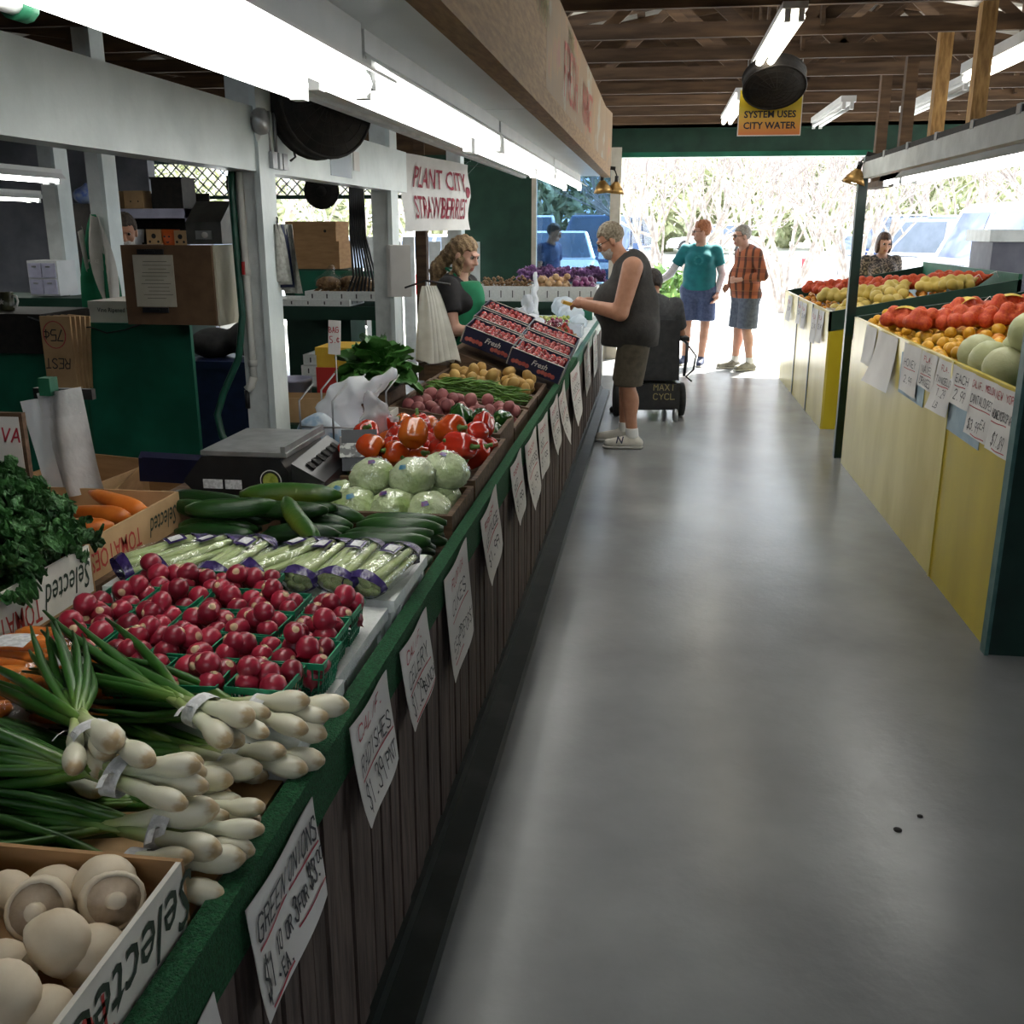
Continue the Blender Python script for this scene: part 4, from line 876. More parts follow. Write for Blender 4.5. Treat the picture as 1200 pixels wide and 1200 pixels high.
# ------------------------------------------------------------------ potatoes and beans in sloping bins
m_rpot = pm('red_potato_skin', (.22, .055, .060), (.36, .13, .12), 16, .6, .1, rnd=.2); m_ypot = pm('yellow_potato_skin', (.36, .20, .045), (.52, .33, .10), 14, .55, .1, rnd=.15)
def potato(k, mt, nm, el):
    mb = MB(); n, m = 9, 12; G = []
    for i in range(n):
        th = PI * i / (n - 1); row = []
        for j in range(m):
            a = 2 * PI * j / m; p = np.array((math.sin(th) * math.cos(a) * el, math.sin(th) * math.sin(a), math.cos(th) * .92)); row.append(p * .03 * (1 + .13 * mnoise.noise(Vector(p * 1.3 + k * 5))))
        G.append(row)
    return mb.grid(G, wrap=True).build(nm, mt, loc=(0, 0, 0))
PR = Proto([potato(k, m_rpot, 'red_potato', 1.1) for k in range(3)]); PY = Proto([potato(k + 9, m_ypot, 'yellow_potato', 1.25) for k in range(3)])
def fill(pr, n, y0, y1, r, what, cat, seed, sc, x0=-1.15, x1=-.62, top=None):
    for (x, y, z, q) in pile(n, (x0, x1, y0, y1), r, z_of=lambda x, y: bedz(x) + .003, tries=9, seed=seed, top=top):
        h = z - bedz(x); xx = ['counter edge', 'middle', 'clerk end'][min(2, int((-.62 - x) / .214))]
        pr.put((x, y, z), rrot(), f"{what} at the {xx}, {'on top of the pile' if h > r * 2.2 else 'low in the bin'}, {'near' if y < (y0 + y1) / 2 else 'rear'} half", cat, f"{what} at the {xx} {'top' if h > r * 2.2 else 'low'} {'near' if y < (y0 + y1) / 2 else 'rear'}", q / r * sc)
fill(PR, 72, 4.35, 4.78, .031, 'small red potato', 'potato', 11, 1.03)
fill(PY, 66, 5.23, 5.64, .032, 'small yellow potato', 'potato', 12, 1.03)
m_bean = pm('green_bean_pod', (.06, .15, .015), (.13, .25, .04), 12, .45, rnd=.2)
def bean(k):
    return MB().tube([(.075 * t, .012 * math.cos(t * (1 + .3 * k)), .004 * math.sin(t * 3)) for t in np.linspace(-1, 1, 7)], [.001, .0042, .0048, .0046, .0048, .004, .001], 6).build('green_bean', m_bean, loc=(0, 0, 0))
BN = Proto([bean(k) for k in range(4)]); rg = random.Random(8)
for i in range(230):
    x = rg.uniform(-1.08, -.68); y = 5.0 + max(-.13, min(.13, rg.gauss(0, .075))); hump = .115 * math.exp(-((y - 5.0) / .1) ** 2) * (.55 + .45 * math.sin((x + 1.2) * 5)); z = bedz(x) + .02 + hump * rg.uniform(.75, 1.0)
    xx = ['counter edge', 'middle', 'clerk end'][min(2, int((-.62 - x) / .2))]; tb = 'on top' if hump > .055 else 'low down'
    BN.put((x, y, z), (rg.uniform(-3, 3), rg.uniform(-.25, .25), rg.uniform(-.9, .9)), f'slender green bean at the {xx} of the bean heap, {tb}', 'green bean', f'green beans, {xx} {tb}', rg.uniform(.9, 1.2))

# ------------------------------------------------------------------ tomato boxes, tilted toward the aisle
m_navy = pm('navy_printed_cardboard', (.008, .010, .035), (.014, .016, .05), 12, .5); m_gold = pm('pale_box_edge', (.45, .42, .36), None, rough=.7)
m_tom = pm('grape_tomato', (.17, .010, .014), (.30, .035, .03), 6, .25, rnd=.25); m_tpr = pm('tomato_print_red', (.36, .06, .05), (.5, .14, .11), 30, .5)
TM = Proto([MB().lathe([(0, -.016), (.010, -.014), (.0155, -.006), (.017, .002), (.0145, .011), (.007, .015), (0, .014)], 10).build('tomato', m_tom, loc=(0, 0, 0))])
def tom_box(label, c, L=.40, W=.26, H=.10, slope=.36, yaw=.0, n=30, seed=0, text=True, where=''):
    """L runs along X (down the slope), W along Y; local x points downhill to the aisle"""
    t = thing('tomato_box', label, 'box', c, 0, 'navy tomato boxes'); t.rotation_euler = (.10, slope, yaw); th = .006
    MB().bb(-L / 2, L / 2, -W / 2, W / 2, 0, th).build('bottom', m_navy, t)
    MB().bb(-L / 2, L / 2, -W / 2, -W / 2 + th, th, H).build('front_panel', m_navy, t); MB().bb(-L / 2, L / 2, W / 2 - th, W / 2, th, H).build('rear_panel', m_navy, t)
    for s in (-1, 1): MB().bb(s * L / 2 - th / 2, s * L / 2 + th / 2, -W / 2 + th, W / 2 - th, th, H).build('end_panel', m_navy, t)
    for s in (-1, 1): MB().bb(-L / 2, L / 2, s * (W / 2 - .003) - .004, s * (W / 2 - .003) + .004, H, H + .003).build('pale_edge', m_gold, t)
    for s in (-1, 1): MB().bb(s * L / 2 - .004, s * L / 2 + .004, -W / 2, -W / 2 + .004, .0, H).build('pale_edge', m_gold, t)
    if text:
        q = text_mb('Fresh', .045, .95, .3, .0006, thick=0); q.v = [(x + .02, -W / 2 - .0012, y + .062) for x, y, z in q.v]; q.build('print', m_paper, t)
        for i in range(5):
            for (cx, cz) in ((-L / 2 + .03 + i * .021, .032 + .004 * (i % 2)), (L / 2 - .13 + i * .021, .026 + .004 * (i % 2))):
                a = np.linspace(0, 2 * PI, 9)[:-1]; MB().add([(cx + .0135 * math.cos(q_), -W / 2 - .0008 - .0003 * i, cz + .0135 * math.sin(q_)) for q_ in a], [tuple(range(8))]).build('fruit_print', m_tpr, t)
    R = np.array(Euler((.10, slope, yaw)).to_matrix()); rg = random.Random(seed)
    ix = 0
    for i in range(9):
        for j in range(6):
            p = np.array((-L / 2 + .03 + i * (L - .06) / 8 + rg.uniform(-.006, .006), -W / 2 + .03 + j * (W - .06) / 5 + rg.uniform(-.006, .006), H - .026 + rg.uniform(-.004, .006))); q = R @ p + np.array(c)
            if n and ix % 1 == 0: TM.put(tuple(q), rrot(), f'small red tomato in the {where}', 'tomato', f'tomatoes in the {where}', rg.uniform(1.15, 1.4))
            ix += 1
    # filling board keeps the tomatoes at the rim
    MB().bb(-L / 2 + th, L / 2 - th, -W / 2 + th, W / 2 - th, th, H - .05).build('packing', m_tom, t)
def zs(x): return .77 + (-.50 - x) * .40
for k, (x, y, lab, tx) in enumerate(((-.96, 5.87, 'front box at the clerk end', 1), (-.68, 5.80, 'front box at the counter edge', 1), (-.965, 6.18, 'second box at the clerk end', 1), (-.68, 6.10, 'second box at the counter edge', 0), (-.97, 6.50, 'third box at the clerk end', 1), (-.67, 6.42, 'third box at the counter edge', 0))):
    tom_box(f'navy printed tomato box lettered Fresh, {lab}' if tx else f'dark tilted tomato box, {lab}', (x, y, zs(x) + .02 + .03 * (k // 2)), L=.32, seed=k, text=bool(tx), where=lab + ' of the tomato boxes')
tag(MB().prism([(-1.17, .73), (-.57, .73), (-.57, .75), (-1.17, .975)], 5.70, 6.75, axis='y').build('display_wedge', m_crate), 'sloping dark wooden stand under the tomato boxes', 'stand')

# ------------------------------------------------------------------ strawberries, grapes, bags toward the far end
m_str = pm('strawberry', (.36, .012, .010), (.50, .05, .03), 40, .35, .3, rnd=.15); m_cap = pm('strawberry_leaf', (.04, .14, .02), None, rough=.6)
def strawb():
    t = thing('strawberry', 'x', 'strawberry')
    MB().lathe([(0, -.026), (.009, -.02), (.017, -.006), (.020, .006), (.017, .015), (.006, .018), (0, .017)], 10).build('berry', m_str, t)
    mb = MB()
    for i in range(6): a = i * PI / 3; mb.add([(0, 0, .019), (.012 * math.cos(a - .3), .012 * math.sin(a - .3), .020), (.019 * math.cos(a), .019 * math.sin(a), .016), (.012 * math.cos(a + .3), .012 * math.sin(a + .3), .020)], [(0, 1, 2, 3)])
    mb.build('leaf_cap', m_cap, t); return t
SB = Proto([strawb()])
for j, (x0, x1, y0, y1, n, lab) in enumerate(((-1.0, -.79, 7.22, 7.78, 48, 'flat on the clerk side'), (-.79, -.60, 7.22, 7.82, 48, 'flat on the aisle side'))):
    carton('strawberry_flat', 'shallow open flat of strawberries, ' + lab, x0, x1, y0, y1, .805, .06, m_cardl, m_cardl, group='strawberry flats')
    for (x, y, z, r) in pile(n, (x0 + .01, x1 - .01, y0 + .01, y1 - .01), .023, base=.84, tries=8, seed=20 + j): SB.put((x, y, z), rrot(1.2), f"red strawberry in the {lab}, {'near' if y < 7.5 else 'far'} half", 'strawberry', f"strawberries {lab} {'near' if y < 7.5 else 'far'}", r / .021)
# ------------------------------------------------------------------ clerk side: panels, boxes, fittings
m_kraft = pm('kraft_board', (.10, .055, .028), (.14, .08, .04), 12, .75, .08); m_cream = pm('cream_board', (.46, .44, .34), (.54, .52, .42), 8, .6); m_lavw = pm('lavender_white_shelf', (.42, .42, .56), (.52, .52, .66), 8, .55); m_lhole = pm('dark_hole', (.01, .008, .006), None)
m_blue = pm('navy_tote_plastic', (.008, .014, .05), (.014, .022, .07), 14, .45); m_hose = pm('dark_green_hose', (.006, .05, .03), (.012, .08, .05), 20, .35); m_pvc = pm('white_pvc_pipe', (.50, .50, .46), (.58, .58, .54), 10, .4)
gc = thing('work_counter', 'scuffed green work counter behind the vegetable stand', 'counter', (-3.2, 5.2, 0))
MB().bb(-3.02, -2.41, 5.0, 5.03, .0, 1.17).build('front_panel', m_tgreen, gc, w=True); MB().bb(-4.6, -3.03, 5.1, 5.13, 0, 1.02).build('side_panel', m_tgreen, gc, w=True)
MB().bb(-3.05, -3.02, 5.03, 6.0, 0, 1.0).build('end_panel', m_green, gc, w=True); MB().bb(-4.6, -2.95, 5.13, 6.0, .98, 1.02).build('work_top', m_crate, gc, w=True)
tag(MB().bb(-3.9, -3.25, 5.0, 5.09, 1.0, 1.21).bb(-3.9, -3.25, 5.09, 5.5, 1.17, 1.21).bb(-3.9, -3.86, 5.09, 5.5, 1.02, 1.17).bb(-3.29, -3.25, 5.09, 5.5, 1.02, 1.17).build('black_crate', m_blackm), 'low black crate on the green work counter beside the mug', 'crate')
mg = thing('mug', 'dark mug with a pale star standing on the black crate', 'mug', (-3.57, 5.2, 1.212)); MB().lathe([(.0, 0), (.038, 0), (.041, .01), (.041, .10), (.036, .10), (.036, .012), (0, .012)], 18).build('cup_body', pm('olive_black_glaze', (.02, .022, .012), (.05, .05, .02), 20, .3), mg)
MB().tube([(.04, 0, .08), (.065, 0, .08), (.07, 0, .05), (.06, 0, .025), (.04, 0, .02)], .006, 6).build('handle', m_paper, mg)
st = MB(); st.add([(.018 * (1 if i % 2 == 0 else .42) * math.sin(i * PI / 5), -.0425, .05 + .018 * (1 if i % 2 == 0 else .42) * math.cos(i * PI / 5)) for i in range(10)], [tuple(range(10))]); st.build('star_print', m_paper, mg)
def closed_box(name, label, cat, x0, x1, y0, y1, z0, z1, mat, group=None, prints=(), holes=(), flap=True):
    t = thing(name, label, cat, ((x0 + x1) / 2, (y0 + y1) / 2, z0), 0, group); MB().bb(x0, x1, y0, y1, z0, z1).build('carton_body', mat, t, w=True)
    if flap: MB().bb(x0 - .004, x1 + .004, y0 - .004, y1 + .004, z1 - .035 if z1 - z0 > .12 else z1 - .01, z1 + .006).build('lid', mat, t, w=True)
    for (s, u, v, size, sx, mt, fl) in prints:
        q = text_mb(s, size, sx, 0, .0003, thick=0)
        if fl: q.xf(rotm(0, 0, PI))
        q.v = [((x0 + x1) / 2 + u + x, y0 - .0055, z0 + v + y) for x, y, z in q.v]; q.build('print', mt, t, w=True)
    for (u, v, r) in holes:
        MB().add([((x0 + x1) / 2 + u + r * math.cos(a) * (1 if k % 1 == 0 else 1), y0 - .0055, z0 + v + r * math.sin(a)) for k, a in enumerate(np.linspace(0, 2 * PI, 11)[:-1])], [tuple(range(10))]).build('hole', m_lhole, t, w=True)
    return t
t = thing('flattened_cartons', 'bundle of flattened tan cartons marked 75 cents upside down', 'cartons', (-3.1, 4.93, .83), 0)
for k in range(5): MB().box((-3.10 + .018 * k, 4.90 + .02 * k, 1.02), (.17 - .012 * k, .012, .38), rotm(0, .02 * k, 0)).build('carton_sheet', m_cardl, t, w=True)
q = marker_mb([('75¢', 0, 0, .055, .04, .006, .1)], 0, .05); q.xf(rotm(0, 0, PI)); q.v = [(-3.06 + x, 4.892, 1.14 + y) for x, y, z in q.v]; q.build('black_print', m_ink, t, w=True)
q = marker_mb([('REST', 0, 0, .05, .036, .006, .1)], 0, .05); q.xf(rotm(0, 0, PI)); q.v = [(-3.04 + x, 4.892, .99 + y) for x, y, z in q.v]; q.build('black_print', m_ink, t, w=True)
MB().tube([(-3.11 + .062 * math.cos(a), 4.892, 1.115 + .07 * math.sin(a)) for a in np.linspace(0, 2 * PI, 21)], .0025, 5).build('red_circle', m_red, t, w=True)
closed_box('tomato_case', 'flat printed case lettered Vine Ripened Tomatoes on the work counter', 'box', -3.14, -2.74, 5.3, 5.7, 1.022, 1.255, m_cardw, None, [('Vine Ripened Tomatoes', 0, .19, .034, .9, m_ink, False)])
MB_ = MB().tube([(-3.3, 4.97, 1.20), (-3.1, 4.96, 1.14), (-2.95, 4.97, 1.15), (-2.86, 4.97, 1.12), (-2.75, 4.97, 1.14), (-2.62, 4.985, 1.185)], .004, 5); tag(MB_.build('black_wire', m_black), 'thin black wire sagging across the top of the green counter', 'wire')
# notice box with clipboard
nb = thing('notice_box', 'brown board box with a taped paper list beside the white post', 'box', (-2.260, 4.7, 1.21)); MB().bb(-2.520, -2.070, 4.58, 4.60, 1.205, 1.575).build('front_board', m_kraft, nb, w=True); MB().bb(-2.090, -2.060, 4.60, 4.98, 1.20, 1.575).build('side_board', m_cream, nb, w=True)
MB().bb(-2.520, -2.500, 4.60, 4.98, 1.21, 1.575).build('side_board', m_kraft, nb, w=True); MB().bb(-2.500, -2.090, 4.60, 4.98, 1.21, 1.225).build('bottom_board', m_kraft, nb, w=True)
tag(MB().bb(-2.460, -2.260, 4.572, 4.577, 1.29, 1.53).build('paper_list', pm('aged_paper', (.40, .37, .29), (.47, .44, .36), 10, .6)), 'printed paper list taped to the brown notice box', 'paper')
for k in range(9):
    pass
cl = thing('clip', 'x', 'clip'); bpy.data.objects.remove(cl)
for z, lab in ((1.545, 'black clip bar above the paper list'), (1.275, 'black clip bar below the paper list')): tag(MB().bb(-2.430, -2.300, 4.563, 4.572, z - .012, z + .012).bb(-2.390, -2.340, 4.556, 4.563, z - .006, z + .006).build('clip_bar', m_black), lab, 'clip', 'clip bars on the notice box')
lines = MB()
for k in range(11): lines.box((-2.350 + .01 * math.sin(k), 4.5715, 1.50 - .017 * k), (.12 + .03 * math.sin(k * 2.3), .0006, .002))
lines.v = lines.v; 
pl = bpy.data.objects['paper_list']; lines.xf(t=-np.array(pl.location)); tag(lines.build('printed_lines', m_ink, pl), kind='stuff')
mw = thing('till_hood', 'grey metal till hood with a small dial standing on the notice box', 'till', (-2.18, 4.85, 1.577)); MB().prism([(4.76, 1.577), (4.98, 1.577), (4.98, 1.78), (4.90, 1.78), (4.76, 1.68)], -2.27, -2.09, axis='x').build('casing', pm('dull_grey_metal', (.07, .072, .065), (.11, .11, .10), 12, .5, metal=.4), mw, w=True)
MB().bb(-2.22, -2.14, 4.752, 4.76, 1.60, 1.64).build('dial_plate', m_steel, mw, w=True); MB().lathe([(.014, 0), (.014, .012), (0, .012)], 14, c=(-2.17, 4.752, 1.62), R=rotm(PI / 2)).build('dial', m_paper, mw, w=True)
# hose, pipe, newspapers
tag(MB().tube([(-1.965, 4.655, 2.05), (-1.975, 4.65, 1.8), (-1.97, 4.645, 1.5), (-1.955, 4.62, 1.25), (-1.98, 4.60, 1.05), (-2.06, 4.57, .88), (-2.09, 4.55, .78), (-2.06, 4.52, .68), (-1.98, 4.5, .58)], .017, 10).build('garden_hose', m_hose), 'dark green hose hanging along the white post', 'hose')
pp = thing('water_pipe', 'white plastic water pipe with a red valve on the post', 'pipe', (-1.935, 4.655, .9)); MB().tube([(-1.935, 4.655, 2.02), (-1.935, 4.655, 1.0), (-1.935, 4.655, .93)], .017, 10).build('riser', m_pvc, pp, w=True); MB().tube([(-1.935, 4.655, .95), (-1.945, 4.645, .91), (-1.965, 4.63, .89)], .02, 10).build('elbow', m_pvc, pp, w=True)
for z in (1.93, 1.45, 1.02): MB().tube([(-1.935, 4.655, z - .015), (-1.935, 4.655, z + .015)], .022, 10).build('coupling', m_pvc, pp, w=True)
MB().box((-1.937, 4.63, 1.47), (.012, .012, .06)).build('red_valve', pm('red_valve_plastic', (.40, .02, .02), None, rough=.4), pp, w=True); MB().tube([(-1.965, 4.63, .89), (-1.965, 4.63, .80)], .013, 8).build('tap', m_black, pp, w=True)
nwp = thing('newspapers', 'folded newspapers hanging on a hook beside the white post', 'newspaper', (-1.81, 4.84, 1.36)); rg = random.Random(4)
for k in range(5):
    G = [[(-1.81 + .085 * (u - .5) * (.25 + .9 * v) + .012 * (k - 2), 4.80 + .02 * k + .02 * math.sin(u * 6 + k + 2 * v), 1.67 - (.27 + .015 * k) * v) for u in np.linspace(0, 1, 6)] for v in np.linspace(0, 1, 6)]; MB().grid(G).build('newspaper_sheet', pm('newsprint', (.30, .30, .27), (.46, .46, .42), 50, .8) if k != 2 else m_blue, nwp, w=True)
MB().tube([(-1.83, 4.82, 1.64), (-1.83, 4.83, 1.70), (-1.85, 4.82, 1.71)], .004, 5).build('hook', m_blackm, nwp, w=True)
# fittings on the beam
dm = thing('light_fitting', 'grey triangular lamp bracket on the white beam', 'fitting', (-1.80, 4.66, 2.04)); MB().lathe([(.0, 0), (.05, .0), (.06, .02), (.055, .05), (.03, .06), (0, .06)], 14, c=(-1.845, 4.66, 2.12), R=rotm(0, PI / 2)).build('rim', m_steel, dm, w=True); MB().add([(-1.84, 4.60, 2.15), (-1.84, 4.72, 2.15), (-1.84, 4.66, 2.02), (-1.80, 4.66, 2.10)], [(0, 1, 2), (0, 3, 1), (1, 3, 2), (2, 3, 0)]).build('bracket', m_metalw, dm, w=True)
eb = thing('outlet_box', 'grey outlet and switch boxes with conduits on the white beam', 'outlet', (-1.83, 4.92, 1.92))
for y, w, mt in ((4.83, .05, m_steel), (4.90, .03, m_metalw), (4.97, .05, m_steel)): MB().bb(-1.85, -1.815, y - w, y + w * .2, 1.925, 2.0).build('box', mt, eb, w=True)
for y in (4.80, 4.88): MB().tube([(-1.835, y, 2.0), (-1.835, y, 2.18)], .009, 8).build('conduit', m_steel, eb, w=True)
MB().tube([(-1.81, 5.0, 1.97), (-1.79, 5.02, 1.99), (-1.80, 5.0, 2.06), (-1.80, 4.97, 2.14)], .006, 6).build('plug_cord', m_black, eb, w=True)
def cage_fan(label, c, R, rot, mt=m_blackm, blades=4, deep=.12, n=5):
    t = thing('cage_fan', label, 'fan', c, 0, 'dark cage fans', rot=rot)
    for z in (-deep / 2, deep / 2):
        for k in range(n):
            r = R * (k + 1) / n; MB().tube([(r * math.cos(a), r * math.sin(a), z * (1.3 - .5 * (r / R) ** 2) ) for a in np.linspace(0, 2 * PI, 33)], R * .010 if k < n - 1 else R * .035, 5, cap=False).build('cage_ring', mt, t)
        sp = MB()
        for k in range(18): a = 2 * PI * k / 18; sp.tube([(.2 * R * math.cos(a), .2 * R * math.sin(a), z * 1.3), (R * .6 * math.cos(a + .2), R * .6 * math.sin(a + .2), z * 1.15), (R * math.cos(a + .3), R * math.sin(a + .3), z * .8)], R * .008, 4)
        tag(sp.build('cage_wires', mt, t), kind='stuff')
    MB().lathe([(R * 1.0, -deep * .42), (R * 1.02, 0), (R, deep * .42)], 32).build('rim_band', mt, t)
    for k in range(blades):
        a = 2 * PI * k / blades; G = [[(r * math.cos(a + w), r * math.sin(a + w), .03 * (w / .5)) for w in np.linspace(-.5, .5, 5) * (.6 + .6 * r / R)] for r in np.linspace(.12 * R, .92 * R, 5)]; MB().grid(G).build('blade', mt, t)
    MB().lathe([(0, -.09), (.10 * R + .02, -.09), (.14 * R + .02, -.04), (.14 * R + .02, .05), (0, .06)], 14).build('motor', mt, t); return t
cage_fan('big dark cage fan hanging in front of the white beam', (-1.66, 5.05, 2.235), .25, (PI / 2, 0, .85), deep=.16)
cage_fan('small dark fan hanging below the white beam', (-2.42, 7.30, 1.91), .12, (PI / 2 + .1, 0, .25), deep=.08, blades=3)
cage_fan('dark fan half hidden left of the hose post', (-2.12, 5.2, 1.86), .11, (PI / 2, 0, 1.2), deep=.1, blades=3)
tag(MB().tube([(-2.12, 5.2, 1.9), (-2.05, 5.2, 1.97), (-1.96, 5.2, 1.97)], .012, 6).build('fan_bracket', m_blackm), 'dark bracket from the beam to the half hidden fan', 'bracket')
tag(MB().tube([(-1.66, 5.05, 2.235), (-1.75, 5.1, 2.2), (-1.86, 5.15, 2.15)], .015, 6).build('fan_bracket', m_blackm), 'dark bracket from the beam to the big fan', 'bracket')
cage_fan('round dark cage fan hanging over the aisle before the yellow sign', (.80, 8.12, 2.685), .225, (PI / 2 + .98, 0, .05), deep=.13, blades=3)
for (x, y, z, s) in ((.80, 8.23, 2.86, 'aisle fan'), (-1.72, 4.45, 2.6, 'wire by the big fan'), (-2.42, 7.30, 2.12, 'small fan')): tag(MB().tube([(x, y + .05, z - .12), (x, y + .05, z + .15), (x, y + .05, 3.0)], .012, 8).build('hanging_rod', m_blackm), 'dark rod holding the ' + s, 'rod', 'fan hanging rods')
# posters on beam, wires bundle
tag(MB().bb(-1.849, -1.844, 5.75, 6.15, 1.94, 2.15).build('plastic_notice', m_clear2), 'wrinkled plastic covered notice on the white beam', 'notice')
tag(MB().bb(-1.849, -1.844, 6.2, 6.32, 1.99, 2.10).build('small_notice', m_paper), 'small printed notice near the end of the white beam', 'notice')
cbn = thing('cable_bundle', 'bundle of black cables dropping below the beam end', 'cables', (-2.2, 7.5, 1.1))
for k in range(8): MB().tube([(-2.27 + .014 * k, 7.5, 1.95), (-2.28 + .016 * k, 7.5, 1.6), (-2.27 + .022 * k, 7.5 + .01 * k, 1.3), (-2.34 + .035 * k, 7.52, 1.15)], .009, 6).build('cable', m_black, cbn, w=True)
# banner
bn = thing('fabric_banner', 'white banner lettered PLANT CITY STRAWBERRIES in dark red', 'banner', (-1.72, 8.1, 1.62)); m_ban = pm('white_banner_cloth', (.55, .54, .52), (.64, .63, .60), 6, .7, .15); BA = np.array((-1.90, 7.62, 0)); BB = np.array((-1.55, 8.5, 0)); bl = np.linalg.norm(BB - BA); bd = (BB - BA) / bl; bnrm = np.array((bd[1], -bd[0], 0))
def ban(u, v): return BA + bd * bl * u + np.array((0, 0, 2.19 - .04 * u - (.56 - .05 * u) * v)) + bnrm * (.014 * math.sin(v * 9 + u * 4) + .01 * math.sin(u * 11))
MB().grid([[ban(u, v) for u in np.linspace(0, 1, 15)] for v in np.linspace(0, 1, 13)]).build('cloth', m_ban, bn, w=True)
m_bred = pm('dark_red_banner_ink', (.20, .012, .03), (.28, .03, .05), 20, .7)
for s, v0, hgt in (('PLANT CITY', .30, .15), ('STRAWBERRIES', .70, .17)):
    q = text_mb(s, hgt * 1.35, 1, 0, .002, thick=0); xs = np.array([p[0] for p in q.v]); x0, x1 = xs.min(), xs.max(); wid = .80
    q.v = [tuple(ban(.13 + wid * (p[0] - x0) / (x1 - x0), v0 - p[1] / .53) + bnrm * .009) for p in q.v]; q.build('lettering', m_bred, bn, w=True)
mb = MB().lathe([(0, -.05), (.02, -.035), (.032, 0), (.026, .03), (0, .04)], 12); mb.v = [tuple(ban(.95 + p[0] * 1.2, .42 - p[2] / .5) + bnrm * (.004 + abs(p[1]) * .05)) for p in mb.v]; mb.build('berry_picture', m_bred, bn, w=True)
MB().tube([(-1.55, 8.5, 2.14), (-1.4, 8.5, 2.14), (-1.23, 8.5, 2.13)], .003, 5).build('rope', m_black, bn, w=True); MB().tube([(-1.90, 7.62, 2.17), (-1.91, 7.56, 2.16), (-1.91, 7.54, 2.16)], .003, 5).build('rope', m_black, bn, w=True)
# apron and cloth hanging on the slim post
ha = thing('hanging_apron', 'green apron hanging on the slim white post', 'apron', (-3.690, 6.38, 1.06)); G = [[(-3.690 + (.02 + .11 * min(1, v * 1.6) ** .7) * (u - .5) * 2, 6.40 - .04 * math.sin(u * 9 + v * 2) * v, 1.74 - .68 * v) for u in np.linspace(0, 1, 13)] for v in np.linspace(0, 1, 11)]
MB().grid(G).build('apron_cloth', m_apr if 'm_apr' in globals() else pm('green_apron_cloth', (.006, .14, .06), (.010, .20, .09), 10, .8, .08), ha, w=True)
q = text_mb('PARKE', .035, .8, 0, 0, thick=0); q.v = [(-3.690 + x, 6.345, 1.44 + y) for x, y, z in q.v]; q.build('print', m_paper, ha, w=True)
hc_ = thing('hanging_cloth', 'off white cloth draped over the slim white post', 'cloth', (-3.610, 6.36, 1.1)); G = [[(-3.650 + .05 * v + (.03 + .05 * math.sin(v * PI)) * (u - .5) * 2, 6.36 - .03 * math.sin(u * 8 + v * 3), 1.72 - .62 * v + .05 * abs(u - .5)) for u in np.linspace(0, 1, 11)] for v in np.linspace(0, 1, 11)]
MB().grid(G).build('drape', pm('off_white_cloth', (.48, .47, .42), (.58, .57, .52), 8, .85), hc_, w=True); G = [[(-3.790 + .04 * u + .035 * v * (1 - u), 6.37 - .02 * math.sin(u * 8), 1.62 - .25 * v + .05 * u) for u in np.linspace(0, 1, 7)] for v in np.linspace(0, 1, 7)]; MB().grid(G).build('drape', MATS['off_white_cloth'], hc_, w=True)
# shelves at the back
sh = thing('storage_shelf', 'lavender white storage shelves with boxes against the block wall', 'shelf', (-5.2, 10.0, 0))
for z in (.6, 1.47, 1.84): MB().bb(-5.85, -4.62, 9.75, 10.3, z - .09 if z > .7 else z - .03, z).build('shelf_board', m_lavw, sh, w=True)
MB().bb(-5.85, -4.62, 10.28, 10.3, .0, 2.0).build('back_board', m_blackm, sh, w=True)
for x in (-5.85, -4.65): MB().bb(x, x + .03, 9.75, 10.3, 0, 1.84).build('upright', m_lavw, sh, w=True)
hb = [(-5.45, 1.842, .17, .17, 'top shelf, beside the post'), (-5.20, 1.842, .20, .17, 'top shelf, in the middle'), (-5.62, 1.472, .15, .15, 'second shelf, behind the post'), (-5.02, 1.472, .16, .17, 'second shelf, beside the white buckets'), (-4.74, 1.472, .13, .16, 'second shelf, by the orange bucket')]
for k, (x, z, w, h, lab) in enumerate(hb): closed_box('berry_box', 'small pale carton with round holes on the ' + lab, 'box', x - w / 2, x + w / 2, 9.80, 9.98, z, z + h, m_cardl, 'pale cartons with holes', (), ((0, h * .62, .025), (-w * .28, h * .3, .013), (w * .28, h * .3, .013)) if k != 1 else ((-.03, h * .4, .008), (.05, h * .4, .008)), flap=False)
tag(MB().bb(-5.0, -4.68, 9.8, 10.1, 1.842, 2.12).bb(-5.01, -4.67, 9.79, 10.11, 2.12, 2.14).build('dark_box', m_blackm), 'large dark box on the top shelf', 'box')
bk = thing('orange_bucket', 'orange pumpkin bucket on the second shelf', 'bucket', (-4.88, 9.88, 1.472)); MB().lathe([(0, 0), (.065, 0), (.075, .02), (.095, .17), (.09, .17), (.07, .025), (0, .02)], 18).build('bucket_body', pm('orange_plastic', (.55, .09, .01), None, rough=.4), bk)
for dx, dz, r in ((-.025, .10, .012), (.025, .10, .012), (0, .05, .018)): MB().add([(dx + r * math.cos(a), -.088 + .1 * (dz < .06) * .1, dz + r * .8 * math.sin(a)) for a in np.linspace(0, 2 * PI, 9)[:-1]], [tuple(range(8))]).build('face_print', m_ink, bk)
for k in range(3): tag(MB().lathe([(0, 0), (.06, 0), (.075, .13), (.07, .13), (.055, .01), (0, .01)], 14, c=(-5.28 + .02 * k, 9.86 + .01 * k, 1.472 + .02 * k)).build('white_bucket', m_metalw), ['lowest white bucket nested on the second shelf', 'middle white bucket nested on the second shelf', 'topmost white bucket nested on the second shelf'][k], 'bucket', 'nested white buckets')
